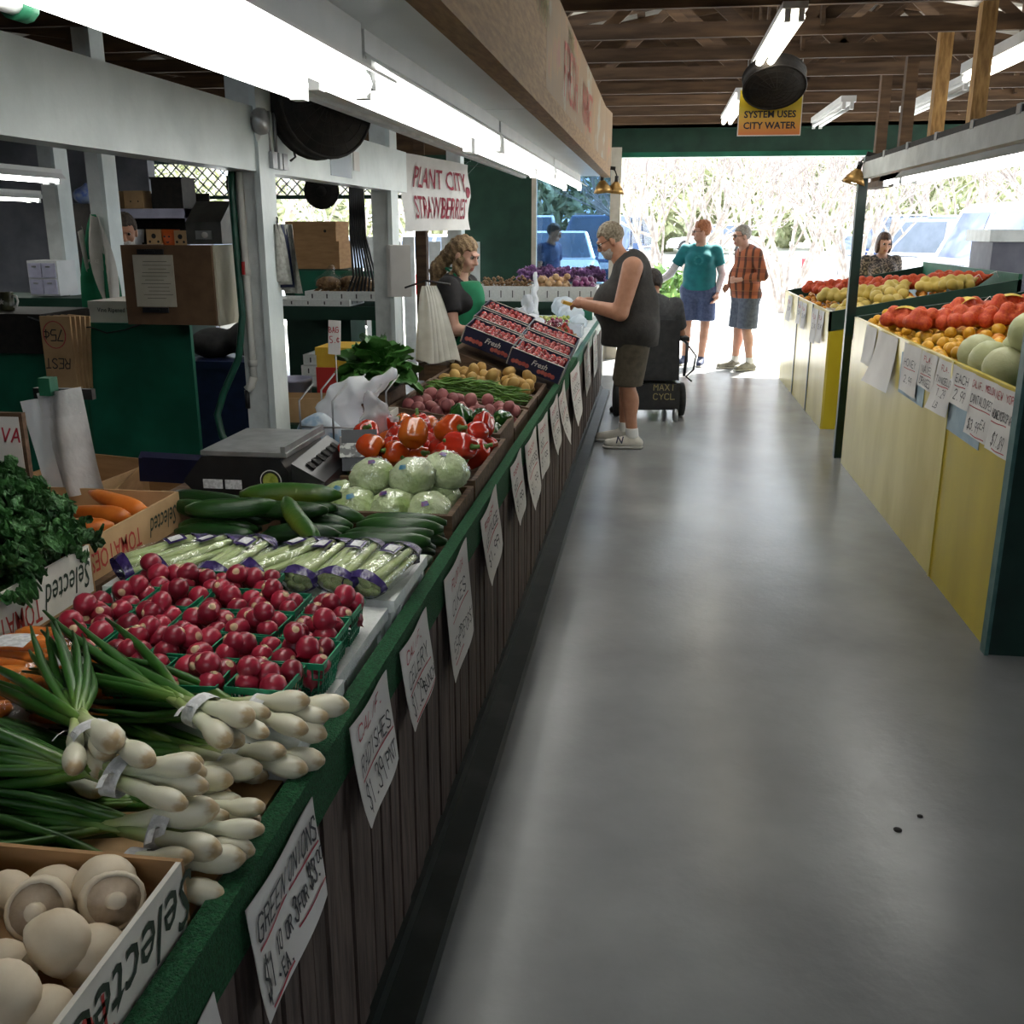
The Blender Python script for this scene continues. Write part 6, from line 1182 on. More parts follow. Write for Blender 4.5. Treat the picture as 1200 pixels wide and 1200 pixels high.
# ------------------------------------------------------------------ fruit stalls on the aisle's other side
def stall(label, y0, y1, zt, zb, x0, x1, panels, cat='stall', front=None, dark=True):
    t = thing('fruit_stall', label, 'stall', ((x0 + x1) / 2, (y0 + y1) / 2, 0), 0, 'yellow fruit stalls')
    for k, (a, b) in enumerate(panels): MB().bb(x0, x0 + .02, a, b, .0, zt - .0).build('front_panel', front[k] if front else m_yellw, t, w=True)
    for (a, b) in zip(panels[:-1], panels[1:]): MB().bb(x0 - .006, x0 + .01, a[1] - .012, b[0] + .012, 0, zt).build('batten', m_post if dark else m_yellw, t, w=True)
    for yy in (y0, y1):
        s = -1 if yy == y0 else 1
        MB().add([(x0 + .02, yy, 0), (x1, yy, 0), (x1, yy, zb - .12), (x0 + .02, yy, zt - .16), (x0 + .02, yy - s * .02, 0), (x1, yy - s * .02, 0), (x1, yy - s * .02, zb - .12), (x0 + .02, yy - s * .02, zt - .16)], [(0, 1, 2, 3), (7, 6, 5, 4), (0, 4, 5, 1), (1, 5, 6, 2), (2, 6, 7, 3), (3, 7, 4, 0)]).build('end_panel', m_yell, t, w=True)
        MB().add([(x0, yy, zt - .16), (x1, yy, zb - .12), (x1, yy, zb + .06), (x0, yy, zt + .0), (x0, yy - s * .03, zt - .16), (x1, yy - s * .03, zb - .12), (x1, yy - s * .03, zb + .06), (x0, yy - s * .03, zt)], [(0, 1, 2, 3), (7, 6, 5, 4), (0, 4, 5, 1), (1, 5, 6, 2), (2, 6, 7, 3), (3, 7, 4, 0)]).build('end_rim', m_dgreen, t, w=True)
    MB().add([(x0 + .02, y0 + .03, zt - .10), (x1, y0 + .03, zb - .06), (x1, y1 - .03, zb - .06), (x0 + .02, y1 - .03, zt - .10), (x0 + .02, y0 + .03, zt - .13), (x1, y0 + .03, zb - .09), (x1, y1 - .03, zb - .09), (x0 + .02, y1 - .03, zt - .13)], [(0, 1, 2, 3), (7, 6, 5, 4), (0, 4, 5, 1), (1, 5, 6, 2), (2, 6, 7, 3), (3, 7, 4, 0)]).build('display_bed', m_dgreen, t, w=True)
    MB().bb(x1 - .03, x1, y0, y1, zb - .2, zb + .10).build('back_board', m_green, t, w=True)
    for yy in (y0 + .1, y1 - .1): MB().bb(x1 - .1, x1 - .03, yy - .04, yy + .04, 0, zb - .12).build('leg', m_dgreen, t, w=True)
    return t
SX0, SX1 = 1.385, 2.75
NT, NBk = 1.055, 1.22
stall('near yellow fruit stall holding melons and bags of oranges', 4.0, 7.40, NT, NBk, SX0, SX1, ((4.0, 4.9), (4.905, 7.40)), front=(m_yell, m_yellw), dark=False)
FT, FBk = .985, 1.20
stall('far yellow fruit stall with green battens by the entrance', 8.7, 11.75, FT, FBk, 1.43, 2.9, ((8.7, 9.6), (9.63, 10.6), (10.63, 11.75)))
def nz(x): return NT - .10 + (x - SX0) / (SX1 - SX0) * (NBk - .06 - NT + .10)
def fz(x): return FT - .10 + (x - 1.43) / 1.47 * (FBk - .06 - FT + .10)
m_org = pm('orange_peel', (.52, .17, .010), (.68, .28, .02), 8, .42, .12, rnd=.18, bscale=120); m_tang = pm('yellow_orange_peel', (.58, .28, .012), (.70, .38, .03), 8, .42, .12, rnd=.15, bscale=120)
m_gft = pm('grapefruit_peel', (.55, .40, .07), (.66, .50, .14), 7, .45, .1, rnd=.12, bscale=100); m_melon = pm('honeydew_rind', (.40, .42, .20), (.52, .52, .30), 9, .5, .12, rnd=.12, bscale=40)
m_mesh = pm('red_mesh_bag', (.46, .035, .010), (.60, .10, .02), 60, .5, .35, bscale=170); m_meshy = pm('yellow_bag_label', (.60, .42, .03), (.66, .5, .1), 20, .5)
def ball(nm, mt, R, sq=.94, n=12):
    t = MB().lathe([(0, -R * sq), (.10 * R, -R * sq * .985)] + [(R * math.sin(a), -R * sq * math.cos(a)) for a in np.linspace(.35, PI - .35, 8)] + [(.10 * R, R * sq * .955), (0, R * sq * .93)], n); return t.build(nm, mt, loc=(0, 0, 0))
OR_ = Proto([ball('orange', m_org, .038)]); TG = Proto([ball('tangerine', m_tang, .036, .9)]); GF = Proto([ball('grapefruit', m_gft, .055, .9, 14)]); MLN = Proto([ball('honeydew_melon', m_melon, .085, 1.06, 20)])
def heap(pr, n, x0, x1, y0, y1, r, zf, what, cat, seed, sc=1.0, tries=10):
    for (x, y, z, q) in pile(n, (x0, x1, y0, y1), r, z_of=lambda x, y: zf(x) + .004, tries=tries, seed=seed):
        l = 'upper' if z - zf(x) > 2.3 * r else 'lower'; ab = 'near half' if y < (y0 + y1) / 2 else 'far half'; c = 'aisle side' if x < (x0 + x1) / 2 else 'back side'
        pr.put((x, y, z), rrot(), f'{what}, {l} layer, {ab}, {c}', cat, f'{what} {l} {ab} {c}', q / r * sc)
def mesh_bag(label, c, rz, seed, s=1.0, lab=True, mat=None, name='bagged_oranges', group='red mesh bags of fruit'):
    rg = random.Random(seed); t = thing(name, label, 'bag of fruit', c, rz, group); pr = []
    for i in range(6): pr.append(s_ell((-.085 + .07 * (i % 3) + rg.uniform(-.012, .012), -.036 + .072 * (i // 3), .042 + rg.uniform(0, .012)), (.040, .040, .040)))
    for i in range(3): pr.append(s_ell((-.06 + .068 * i, rg.uniform(-.03, .03), .09), (.038, .038, .036)))
    pr.append((s_cone((.09, 0, .06), (.17, .01, .10), .03, .008), .02)); f = union(pr, .009)
    mb = MB(); soft(mb, f, (-.15, -.1, -.01), (.2, .1, .15), .012); mb.xf(sc=s); mb.build('net', mat or m_mesh, t)
    MB().tube([(.13 * s, -.01 * s, .085 * s), (.14 * s, .02 * s, .095 * s), (.19 * s, .03 * s, .12 * s), (.21 * s, .01 * s, .08 * s)], .003, 5).build('tie', m_paper, t)
    if lab: MB().grid([[(x * s, y * s, (.126 - 4.5 * x * x - 5 * y * y) * s) for x in np.linspace(-.08, .05, 6)] for y in np.linspace(-.04, .05, 5)]).build('label', m_meshy, t)
    return t
# near stall
heap(TG, 120, 1.42, 2.05, 5.1, 6.6, .037, nz, 'yellow orange tangerine in the near stall', 'tangerine', 31)
heap(OR_, 110, 1.75, 2.7, 5.6, 7.3, .042, nz, 'orange in the rear half of the near stall', 'orange', 32, 1.1)
heap(TG, 44, 1.42, 1.75, 6.55, 7.32, .037, nz, 'tangerine in the far corner of the near stall', 'tangerine', 33)
for k, (x, y, lab) in enumerate(((1.60, 6.25, 'first by the rim'), (1.80, 6.10, 'second from the rim'), (2.0, 5.95, 'in the middle'), (2.2, 5.85, 'fourth from the rim'), (1.53, 6.55, 'tucked behind the rim'), (2.1, 6.45, 'further back with a yellow label'), (2.35, 6.3, 'at the back beside the post'), (1.9, 6.6, 'behind the front bags'))):
    mesh_bag(f'red mesh bag of oranges on the near stall, {lab}', (x, y, nz(x) + .075), random.uniform(-.6, .6), 40 + k, 1.12, lab=k > 3)
for k, (x, y, z, lab) in enumerate(((1.52, 5.0, 0, 'with a pale rind in the front row'), (1.50, 4.78, 0, 'in the middle of the front row'), (1.49, 4.54, .0, 'next to the green post'), (1.68, 4.74, .0, 'behind the front row'), (1.71, 5.02, 0, 'at the back of the group'), (1.58, 4.55, .135, 'darkest, stacked on top by the post'))):
    MLN.put((x, y, nz(x) + .10 + z), rrot(.6), 'round honeydew melon ' + lab, 'melon', 'honeydew melons', random.uniform(1.0, 1.12))
# far stall
heap(GF, 30, 1.47, 2.2, 8.76, 9.5, .056, fz, 'grapefruit near the front of the far stall', 'grapefruit', 34)
heap(OR_, 60, 1.48, 2.3, 9.5, 11.6, .040, fz, 'orange in the far stall', 'orange', 35)
heap(OR_, 46, 2.0, 2.8, 8.8, 10.2, .040, fz, 'orange toward the back of the far stall', 'orange', 36)
for k in range(13):
    x = 1.62 + .085 * k + random.uniform(-.03, .03); y = 10.9 - .13 * k + random.uniform(-.15, .15)
    mesh_bag(f'red mesh bag of fruit on the far stall, {ORD[k]} counting from the aisle', (x, y, fz(x) + .07), random.uniform(-.8, .8), 60 + k, 1.15, lab=False)
for k, (x, y) in enumerate(((1.62, 9.7), (1.85, 9.55), (2.1, 9.5), (2.35, 9.2), (2.5, 9.0))):
    mesh_bag(f'pale yellow bag of grapefruit on the far stall, {ORD[k]} counting from the aisle', (x, y, fz(x) + .07), random.uniform(-.8, .8), 80 + k, 1.15, lab=False, mat=m_gft, name='bagged_grapefruit', group='yellow bags of grapefruit')
carton('fruit_tray', 'small pale tray of tangerines at the corner of the far stall', 1.46, 1.72, 8.78, 9.1, fz(1.6) + .005, .07, m_cardw, m_cardw, group='fruit trays')
# price papers on the stall fronts (local text runs toward the camera)
m_tape = pm('light_blue_card', (.28, .38, .46), (.36, .46, .52), 9, .6)
XN = SX0 - .004
RS = [(6.90, 6.60, 1.045, .80, 'narrow white price paper at the far end of the near stall', [], []), (6.53, 6.02, 1.045, .73, 'wide glossy white price paper on the near stall', [], []), (5.83, 5.48, 1.045, .785, 'curled white price paper, third from the green stall post', [('HONEY', .15, .45, .14, .13, .006), ('2.99', .2, .8, .14, .13, .006)], [('_', .15, .8, .5, .005)]),
      (5.45, 5.16, 1.045, .865, 'white paper reading NAVEL ORANGES on the near stall', [('NAVEL', .15, .58, .2, .13, .006), ('ORANGES', .1, .92, .2, .11, .006)], [('FLA.', .25, .26, .14, .12, .006), ('_', .12, .8, .64, .005)]), (5.13, 4.84, 1.045, .80, 'long white price paper hanging loose on the near stall', [('TANGELO', .1, .45, .12, .11, .005), ('1.29', .25, .7, .15, .12, .005), ('LB', .3, .92, .12, .12, .005)], [('FLA.', .3, .2, .1, .1, .005), ('_', .2, .8, .5, .005)]),
      (4.82, 4.55, 1.045, .88, 'white paper with a circled price beside the cantaloupe sign', [('EACH', .1, .4, .22, .16, .006), ('2.99', .15, .85, .25, .15, .006)], [('_', .1, .6, .5, .005)]), (4.56, 4.26, 1.045, .79, 'white price sign reading CANTALOUPES on the near stall', [('CANTALOUPES', .06, .46, .14, .083, .005), ('$3.99', .1, .9, .16, .1, .006), ('EA', .62, .8, .14, .13, .006)], [('CALIF. MELON', .05, .2, .11, .078, .005), ('_', .06, .95, .52, .005), ('_', .3, .9, .96, .005)]),
      (4.25, 4.005, 1.045, .785, 'white price sign reading NEW YORK HONEYCRISP beside the thick green post', [('HONEYCRISP', .05, .50, .13, .068, .005), ('APP', .78, .5, .13, .07, .005), ('$1.89', .2, .9, .18, .12, .006)], [('NEW YORK', .08, .2, .12, .11, .005), ('_', .05, .7, .56, .005), ('_', .3, .9, .95, .005)])]
for k, (a, b, zt, zb, lab, bl, rd) in enumerate(RS):
    price_sign(lab, XN, b, a, zt, zb, bl, rd, side=-1, curl=.02 if k not in (1, 4) else .07, group='fruit stall price signs')
for k, (a, b, zt, zb, lab) in enumerate(((5.9, 5.35, .985, .76, 'pale blue card under the middle price papers'), (4.9, 4.4, .96, .74, 'pale blue card under the circled price'))):
    tag(MB().bb(SX0 - .0035, SX0 - .001, b, a, zb, zt).build('backing_card', m_tape), lab, 'card')
for k, (y, z0, z1, w, lab) in enumerate(((9.05, .70, .97, .25, 'white paper on the far stall nearest the yellow end'), (9.4, .66, .96, .28, 'long white paper, second on the far stall'), (10.1, .72, .96, .25, 'white paper in the middle of the far stall'), (10.4, .74, .96, .2, 'narrow white paper in the middle of the far stall'), (11.2, .70, .96, .3, 'white paper at the entrance end of the far stall'))):
    price_sign(lab, 1.424, y - w / 2, y + w / 2, z1, z0, [('2.49', .2, .6, .15, .14, .008)], [('FLA', .2, .3, .12, .15, .008)], side=-1, group='far stall price papers')
# grey clad block with white top behind the stalls
gb = thing('grey_cabinet', 'tall grey panelled cabinet with a white top behind the far stall', 'cabinet', (4.1, 11.0, 0))
m_gclad = pm('blue_grey_cladding', (.10, .10, .13), (.14, .14, .17), 6, .6)
for k in range(5): MB().bb(3.25 + .42 * k, 3.66 + .42 * k, 10.7, 11.4, 0, 1.52 - .0).build('panel', m_gclad, gb, w=True)
MB().bb(3.20, 5.4, 10.65, 11.45, 1.525, 1.64).build('top', m_white, gb, w=True)
# ------------------------------------------------------------------ people
m_skin = pm('skin_tanned', (.36, .17, .10), (.42, .21, .13), 20, .5, .03, sss=0); m_skin2 = pm('skin_fair', (.46, .25, .18), (.52, .30, .22), 20, .5, .03); m_lip = pm('lip', (.36, .11, .09), None, rough=.4)
m_eyew = pm('eye_white', (.7, .68, .64), None, rough=.2); m_iris = pm('dark_iris', (.03, .02, .015), None, rough=.2)
def V3(*a): return np.array(a, float)
def hand_prims(w, d, n, s, curl=.6):
    """w wrist, d pointing direction, n palm normal, s side for the thumb"""
    d = d / np.linalg.norm(d); n = n - d * (n @ d); n = n / np.linalg.norm(n); u = np.cross(d, n) * s
    pr = [s_cone(w, w + d * .035, .024, .027), s_ell(w + d * .055, (.038, .038, .038)), s_cone(w + d * .05 - u * .022, w + d * .085 - u * .026, .016, .013), s_cone(w + d * .05 + u * .02, w + d * .085 + u * .022, .016, .013)]
    for i, L in enumerate((.036, .041, .038, .030)):
        b = w + d * .088 + u * (.027 - .018 * i); c1 = math.cos(curl), math.sin(curl); d1 = d * c1[0] + n * c1[1]; c2 = math.cos(curl * 2.1), math.sin(curl * 2.1); d2 = d * c2[0] + n * c2[1]
        pr += [(s_cone(b, b + d1 * L, .0095, .0088), .006), (s_cone(b + d1 * L, b + d1 * L + d2 * L * .9, .0088, .0075), .006)]
    tb = w + d * .035 + u * .028; td = d * .6 + u * .75 + n * .35; td /= np.linalg.norm(td)
    pr += [(s_cone(tb, tb + td * .038, .012, .0105), .012), (s_cone(tb + td * .038, tb + td * .038 + (d * .8 + n * .5) * .03, .010, .0085), .006)]; return pr
def person(label, loc, rz, h=1.75, J=None, g=1.0, belly=0.0, bust=0.0, skin=None, hd=(0, 0, 0), shirt=None, short=None, shoe=None, hair=None, sock=None, beard=None, glasses=False, hands=None, arm_r=1.0, face=1, undersleeve=None, sit=False, legs=True, smile=False):
    k = h / 1.75; skin = skin or m_skin
    P = dict(pel=V3(0, 0, .96), chest=V3(0, 0, 1.33), neck=V3(0, .0, 1.47), head=V3(0, .035, 1.63), hipL=V3(-.095, 0, .92), hipR=V3(.095, 0, .92), kneeL=V3(-.10, .02, .50), kneeR=V3(.10, .02, .50), ankL=V3(-.10, -.02, .085), ankR=V3(.10, -.02, .085),
             shL=V3(-.185, 0, 1.41), shR=V3(.185, 0, 1.41), elL=V3(-.23, -.02, 1.12), elR=V3(.23, -.02, 1.12), wrL=V3(-.24, .06, .87), wrR=V3(.24, .06, .87), toeL=V3(-.12, .17, .03), toeR=V3(.12, .17, .03))
    for a, b in (J or {}).items(): P[a] = V3(*b)
    P = {a: b * k for a, b in P.items()}
    def torso(i):
        fl = (V3(0, 1, 0), 1.3)
        pr = [s_cone(P['pel'], P['chest'], .135 * g * k + i, .150 * (g * .5 + .5) * k + i, fl), s_cone(P['hipL'], P['hipR'], .105 * g * k + i, .105 * g * k + i), (s_cone(P['shL'] * (.8, 1, 1) - (0, 0, .03), P['shR'] * (.8, 1, 1) - (0, 0, .03), .068 * k + i, .068 * k + i), .05), (s_cone((P['pel'] + P['chest']) / 2, P['chest'] * .8 + P['neck'] * .2, .125 * g * k + i, .12 * k + i, fl), .05)]
        if belly: pr.append((s_ell((P['pel'] * .62 + P['chest'] * .38) + V3(0, belly * .55, 0), V3(.155 * g + i, .12 + belly * .55 + i, .19 + i)), .06))
        if bust:
            for s in (-1, 1): pr.append((s_ell(P['chest'] + V3(s * .075, .10 * k, -.03), V3(.07 + i, .06 + bust + i, .075 + i)), .04))
        return pr
    def limb(a, b, c, ra, rb, rc, i=0): return [(s_cone(P[a], P[b], ra + i, rb + i), .02), (s_cone(P[b], P[c], rb * 1.02 + i, rc + i), .015)]
    ar = arm_r * k
    arms = limb('shL', 'elL', 'wrL', .055 * ar, .043 * ar, .028 * ar) + limb('shR', 'elR', 'wrR', .055 * ar, .043 * ar, .028 * ar)
    lg = limb('hipL', 'kneeL', 'ankL', .088 * g * k, .058 * k, .042 * k) + limb('hipR', 'kneeR', 'ankR', .088 * g * k, .058 * k, .042 * k)
    for s in 'LR': lg.append((s_ell(P['knee' + s] * .68 + P['ank' + s] * .32 - V3(0, .02, 0), V3(.053, .056, .11) * k), .02))
    neck = [(s_cone(P['neck'] - (0, 0, .05), P['head'] - V3(0, .02, .05), .062 * (g * .4 + .6) * k, .055 * (g * .4 + .6) * k), .03)]
    mb = MB(); f = union(torso(-.012) + arms + (lg if legs else []) + neck, .03)
    A = np.array(list(P.values())); lo = A.min(0) - .28; hi = A.max(0) + .28; lo[2] = max(lo[2], 0 if legs else P['pel'][2] - .3); hi[2] = P['head'][2] - .02
    soft(mb, f, lo, hi, .0145)
    # head
    R = np.array((Euler((0, 0, hd[2])).to_matrix() @ Euler((hd[0], hd[1], 0)).to_matrix())); hc = P['head']
    def hs(fn): return lambda p: fn((p - hc) @ R / k) * k
    skull = union([s_ell((0, -.012, .025), (.076, .096, .100)), (s_ell((0, .026, -.055), (.058, .070, .068)), .04), (s_ell((0, .05, -.095), (.030, .030, .022)), .02)], .03)
    feat = [skull, (s_cone((0, .092, .012), (0, .112, -.028), .009, .013), .010), (s_ell((0, .100, -.034), (.018, .013, .010)), .008), (s_ell((0, .090, .028), (.055, .014, .012)), .012), (s_ell((0, .087, -.068), (.026, .012, .007)), .006), (s_ell((0, .086, -.080), (.022, .012, .007)), .006)]
    for s in (-1, 1): feat += [(s_ell((s * .079, -.005, -.012), (.011, .022, .034)), .006), (s_ell((s * .042, .070, -.030), (.022, .02, .022)), .02)]
    fh = union(feat, .02)
    def fhead(p):
        d = fh(p)
        for s in (-1, 1): d = np.maximum(d, -s_ell((s * .032, .100, .008), (.017, .016, .011))(p))
        return d
    def lips(c):
        q = (c - hc) @ R / k; return ((np.abs(q[:, 2] + .074) < .011) & (np.abs(q[:, 0]) < .025) & (q[:, 1] > .07)).astype(int)
    fhd = union([hs(fhead), (neck[0][0], .02)], .02)
    soft(mb, clip(fhd, s_plane(P['neck'] + V3(0, 0, .03), (0, 0, -1))), hc - .165 * k, hc + .165 * k, .0075, mfun=lips)
    H = hands or {}
    for s, sd in (('L', -1), ('R', 1)):
        w = P['wr' + s]; fd = w - P['el' + s]; fd = fd / np.linalg.norm(fd); spec = H.get(s, {}); d = V3(*spec['d']) if 'd' in spec else fd; n = V3(*spec['n']) if 'n' in spec else V3(-sd, 0, 0)
        pr = hand_prims(w, d, n, spec.get('t', sd), spec.get('curl', .45)); fo = union([s_cone(w - fd * .06, w, .031 * ar, .027 * ar)] + pr, .012)
        c = w + d * .08; soft(mb, fo, np.minimum(c - .11, w - .08), np.maximum(c + .11, w + .08), .0065)
    o = mb.build('person', [skin, m_lip], loc=(0, 0, 0)); o.location = loc; o.rotation_euler = (0, 0, rz); tag(o, label, 'person')
    # eyes
    for s in (-1, 1):
        e = MB(); c = hc + R @ (V3(s * .032, .084, .008) * k); e.lathe([(0, -.012), (.006, -.0104), (.0104, -.006), (.012, 0), (.0104, .006), (.006, .0104), (0, .012)], 10, c=c, R=R @ rotm(-PI / 2)); 
        e.m = [1 if i >= len(e.m) - 20 else 0 for i in range(len(e.m))]; e.build('eye', [m_eyew, m_iris], o)
    if hair:
        mt, kind = hair; fz_ = .050 if kind != 'short' else .058
        def fhair(p):
            d = s_ell((0, -.018, .032), (.088, .104, .104))(p) + .004 * np.sin(p[:, 0] * 130) * np.sin(p[:, 1] * 110 + p[:, 2] * 90)
            d = np.maximum(d, -np.maximum(.030 - p[:, 1] + .25 * (p[:, 2] - .02), p[:, 2] - fz_)); low = -.06 if kind in ('short', 'bun') else -.10
            d = np.maximum(d, low - p[:, 2] - .35 * p[:, 1])
            if kind == 'short': d = np.maximum(d, -np.maximum(.0 - p[:, 1] , p[:, 2] - .012))
            if kind == 'bob':
                for s in (-1, 1): d = smin(d, s_ell((s * .075, -.005, -.045), (.028, .055, .085))(p), .02)
            if kind == 'spiky': d = smin(d, s_ell((0, -.02, .09), (.07, .085, .05))(p) + .012 * np.sin(p[:, 0] * 90) * np.sin(p[:, 1] * 80), .03)
            if kind == 'curly':
                d = smin(d, s_ell((0, -.08, .0), (.075, .06, .09))(p), .03)
                for (a, b, ra, rb) in (((0, -.12, -.02), (.01, -.17, -.16), .05, .06), ((.01, -.17, -.16), (0, -.16, -.34), .058, .035), ((.06, .03, -.02), (.072, .035, -.13), .018, .014), ((-.06, .03, -.02), (-.072, .035, -.13), .018, .014), ((.07, .0, -.05), (.08, -.02, -.22), .025, .02), ((-.07, 0, -.05), (-.08, -.02, -.2), .025, .02)): d = smin(d, s_cone(a, b, ra, rb)(p), .025)
                d = d + .008 * np.sin(p[:, 0] * 95) * np.sin(p[:, 2] * 85 + p[:, 1] * 60)
            return d
        dn = .40 if kind == 'curly' else .17
        mh = MB(); soft(mh, hs(fhair), hc - V3(.26, .26, dn), hc + V3(.26, .26, .18), .009); mh.build('hair', mt, o)
    if beard:
        fb = lambda p: np.maximum.reduce([s_ell((0, .032, -.070), (.066, .078, .072))(p) + .003 * np.sin(p[:, 0] * 160) * np.sin(p[:, 2] * 150), p[:, 2] + .040 - .6 * np.maximum(0, .045 - p[:, 1]), -s_ell((0, .115, -.074), (.022, .03, .009))(p), -.0 - p[:, 1] + .005])
        q = MB(); soft(q, hs(fb), hc - .17, hc + .13, .0075); q.build('beard', beard, o)
    if glasses:
        q = MB(); T = lambda x, y, z: hc + R @ (V3(x, y, z) * k)
        for s in (-1, 1):
            q.tube([T(s * (.034 + .021 * math.cos(a)), .104 - .004 * abs(math.cos(a)), .004 + .016 * math.sin(a)) for a in np.linspace(0, 2 * PI, 13)], .0025, 5); q.tube([T(s * .055, .10, .01), T(s * .079, .05, .008), T(s * .084, -.01, .006)], .0025, 5)
        q.tube([T(-.013, .106, .008), T(.013, .106, .008)], .0025, 5); q.build('glasses', m_blackm, o)
    def cloth(nm, fn, mt, hh=.0125, **kw):
        q = MB(); soft(q, fn, lo - .05, np.maximum(A.max(0) + .25, hi), hh); return q.build(nm, mt, o)
    if shirt:
        mt, sl, hem = shirt['mat'], shirt.get('sleeve', .55), shirt['hem'] * k; i = shirt.get('i', .016); pr = torso(i)
        for s in 'LR':
            a, b, c = P['sh' + s], P['el' + s], P['wr' + s]
            if sl <= 0: continue
            if sl <= 1:
                e = a + (b - a) * sl; pr.append((clip(s_cone(a, b, (.060 + .012) * ar + .006, .056 * ar + .012), s_plane(e, b - a)), .02))
            else:
                e = b + (c - b) * (sl - 1); pr += [(s_cone(a, b, .066 * ar + .004, .058 * ar), .02), (clip(s_cone(b, c, .058 * ar, .043 * ar), s_plane(e, c - b)), .012)]
        if 'skirt' in shirt: pr.append((s_cone(P['pel'] + V3(0, shirt['skirt'][1], .12), P['pel'] + V3(0, shirt['skirt'][1], -.2), shirt['skirt'][0], shirt['skirt'][0] * 1.04, (V3(1, 0, 0), 1.12)), .05))
        nh = s_cone(P['neck'] + V3(0, .025, .01 + shirt.get('nk', -.02)), P['neck'] + V3(0, .05, .2), .072 * k, .10 * k)
        f2 = union(pr, .03); pl = [s_plane((0, 0, hem), (0, shirt.get('hs', 0), -1)), s_plane(P['neck'] + V3(0, 0, .045), (0, .3, 1)), lambda p: -nh(p)]
        f3 = clip(f2, *pl)
        if sl <= 0:
            def f3(p, f2=f2, pl=pl):
                d = np.maximum.reduce([f2(p)] + [q(p) for q in pl])
                for s in 'LR': d = np.maximum(d, -s_cone(P['sh' + s] * (1.16, 1, 1) + V3(0, 0, .03), P['sh' + s] * (1.10, 1, 1) - V3(0, 0, .13), .085, .06)(p))
                return d
        cloth('shirt', f3, mt)
    if undersleeve:
        for s in 'LR':
            a, b, c = P['sh' + s], P['el' + s], P['wr' + s]; cloth('sleeve', clip(union([s_cone(a, b, .052 * ar, .050 * ar), s_cone(b, c, .050 * ar, .036 * ar)], .01), s_plane(a + (b - a) * .45, a - b), s_plane(c, c - b)), undersleeve, .011)
    if short:
        mt, hem, wa = short['mat'], short['hem'] * k, short.get('waist', 1.02) * k; i = short.get('i', .018)
        pr = [s_cone(P['hipL'], P['hipR'], .112 * g * k + i, .112 * g * k + i), (s_cone(P['pel'], P['pel'] + (0, 0, .1), .13 * g * k + i, .13 * g * k + i, (V3(0, 1, 0), 1.2)), .03)]
        for s in 'LR':
            pr.append((s_cone(P['hip' + s], P['knee' + s], .094 * g * k + i, (.078 + short.get('fl', .012)) * k + i), .02))
            if hem < P['knee' + s][2] and not sit: pr.append((s_cone(P['knee' + s], P['ank' + s], .078 * k + i, .066 * k + i), .02))
        cloth('shorts' if hem > .2 else 'trousers', clip(union(pr, .02), s_plane((0, 0, hem), (0, 0, -1)), s_plane((0, 0, wa), (0, 0, 1))), mt)
    if shoe and legs:
        for s in 'LR':
            a, t = P['ank' + s].copy(), P['toe' + s]; heel = V3(a[0], a[1] - .045, a[2] * 0 + .03); heel[2] = t[2]
            up = union([s_cone(heel + (0, 0, .012), t + V3(0, -.01, .008), .040, .036), (s_cone(heel + V3(0, .03, .02), V3(a[0], a[1], a[2] + .015), .042, .044), .03), (s_cone(V3(a[0], a[1] + .03, t[2] + .035), t + V3(0, -.06, .012), .042, .036), .02)], .02)
            b0 = np.minimum(heel, t) - .07; b1 = np.maximum(np.maximum(heel, t) + .07, a + .08); q = MB(); soft(q, clip(up, s_plane((0, 0, a[2] + .03), (0, 0, 1)), s_plane((0, 0, t[2] - .012), (0, 0, -1))), b0, b1, .009); sh = q.build('shoe', shoe[0], o)
            q = MB(); soft(q, clip(off(s_cone(heel, t, .044, .042), .0), s_plane((0, 0, t[2] - .008), (0, 0, 1)), s_plane((0, 0, t[2] - .030), (0, 0, -1))), b0, b1, .008); q.build('sole', shoe[1], sh)
            if sock: q = MB(); soft(q, clip(s_cone(a, P['knee' + s], .049 * k, .058 * k), s_plane(a + V3(0, 0, .075), (0, 0, 1)), s_plane(a, (0, 0, -1))), a - .08, a + .12, .009); q.build('sock', sock, o)
    return o, P, R

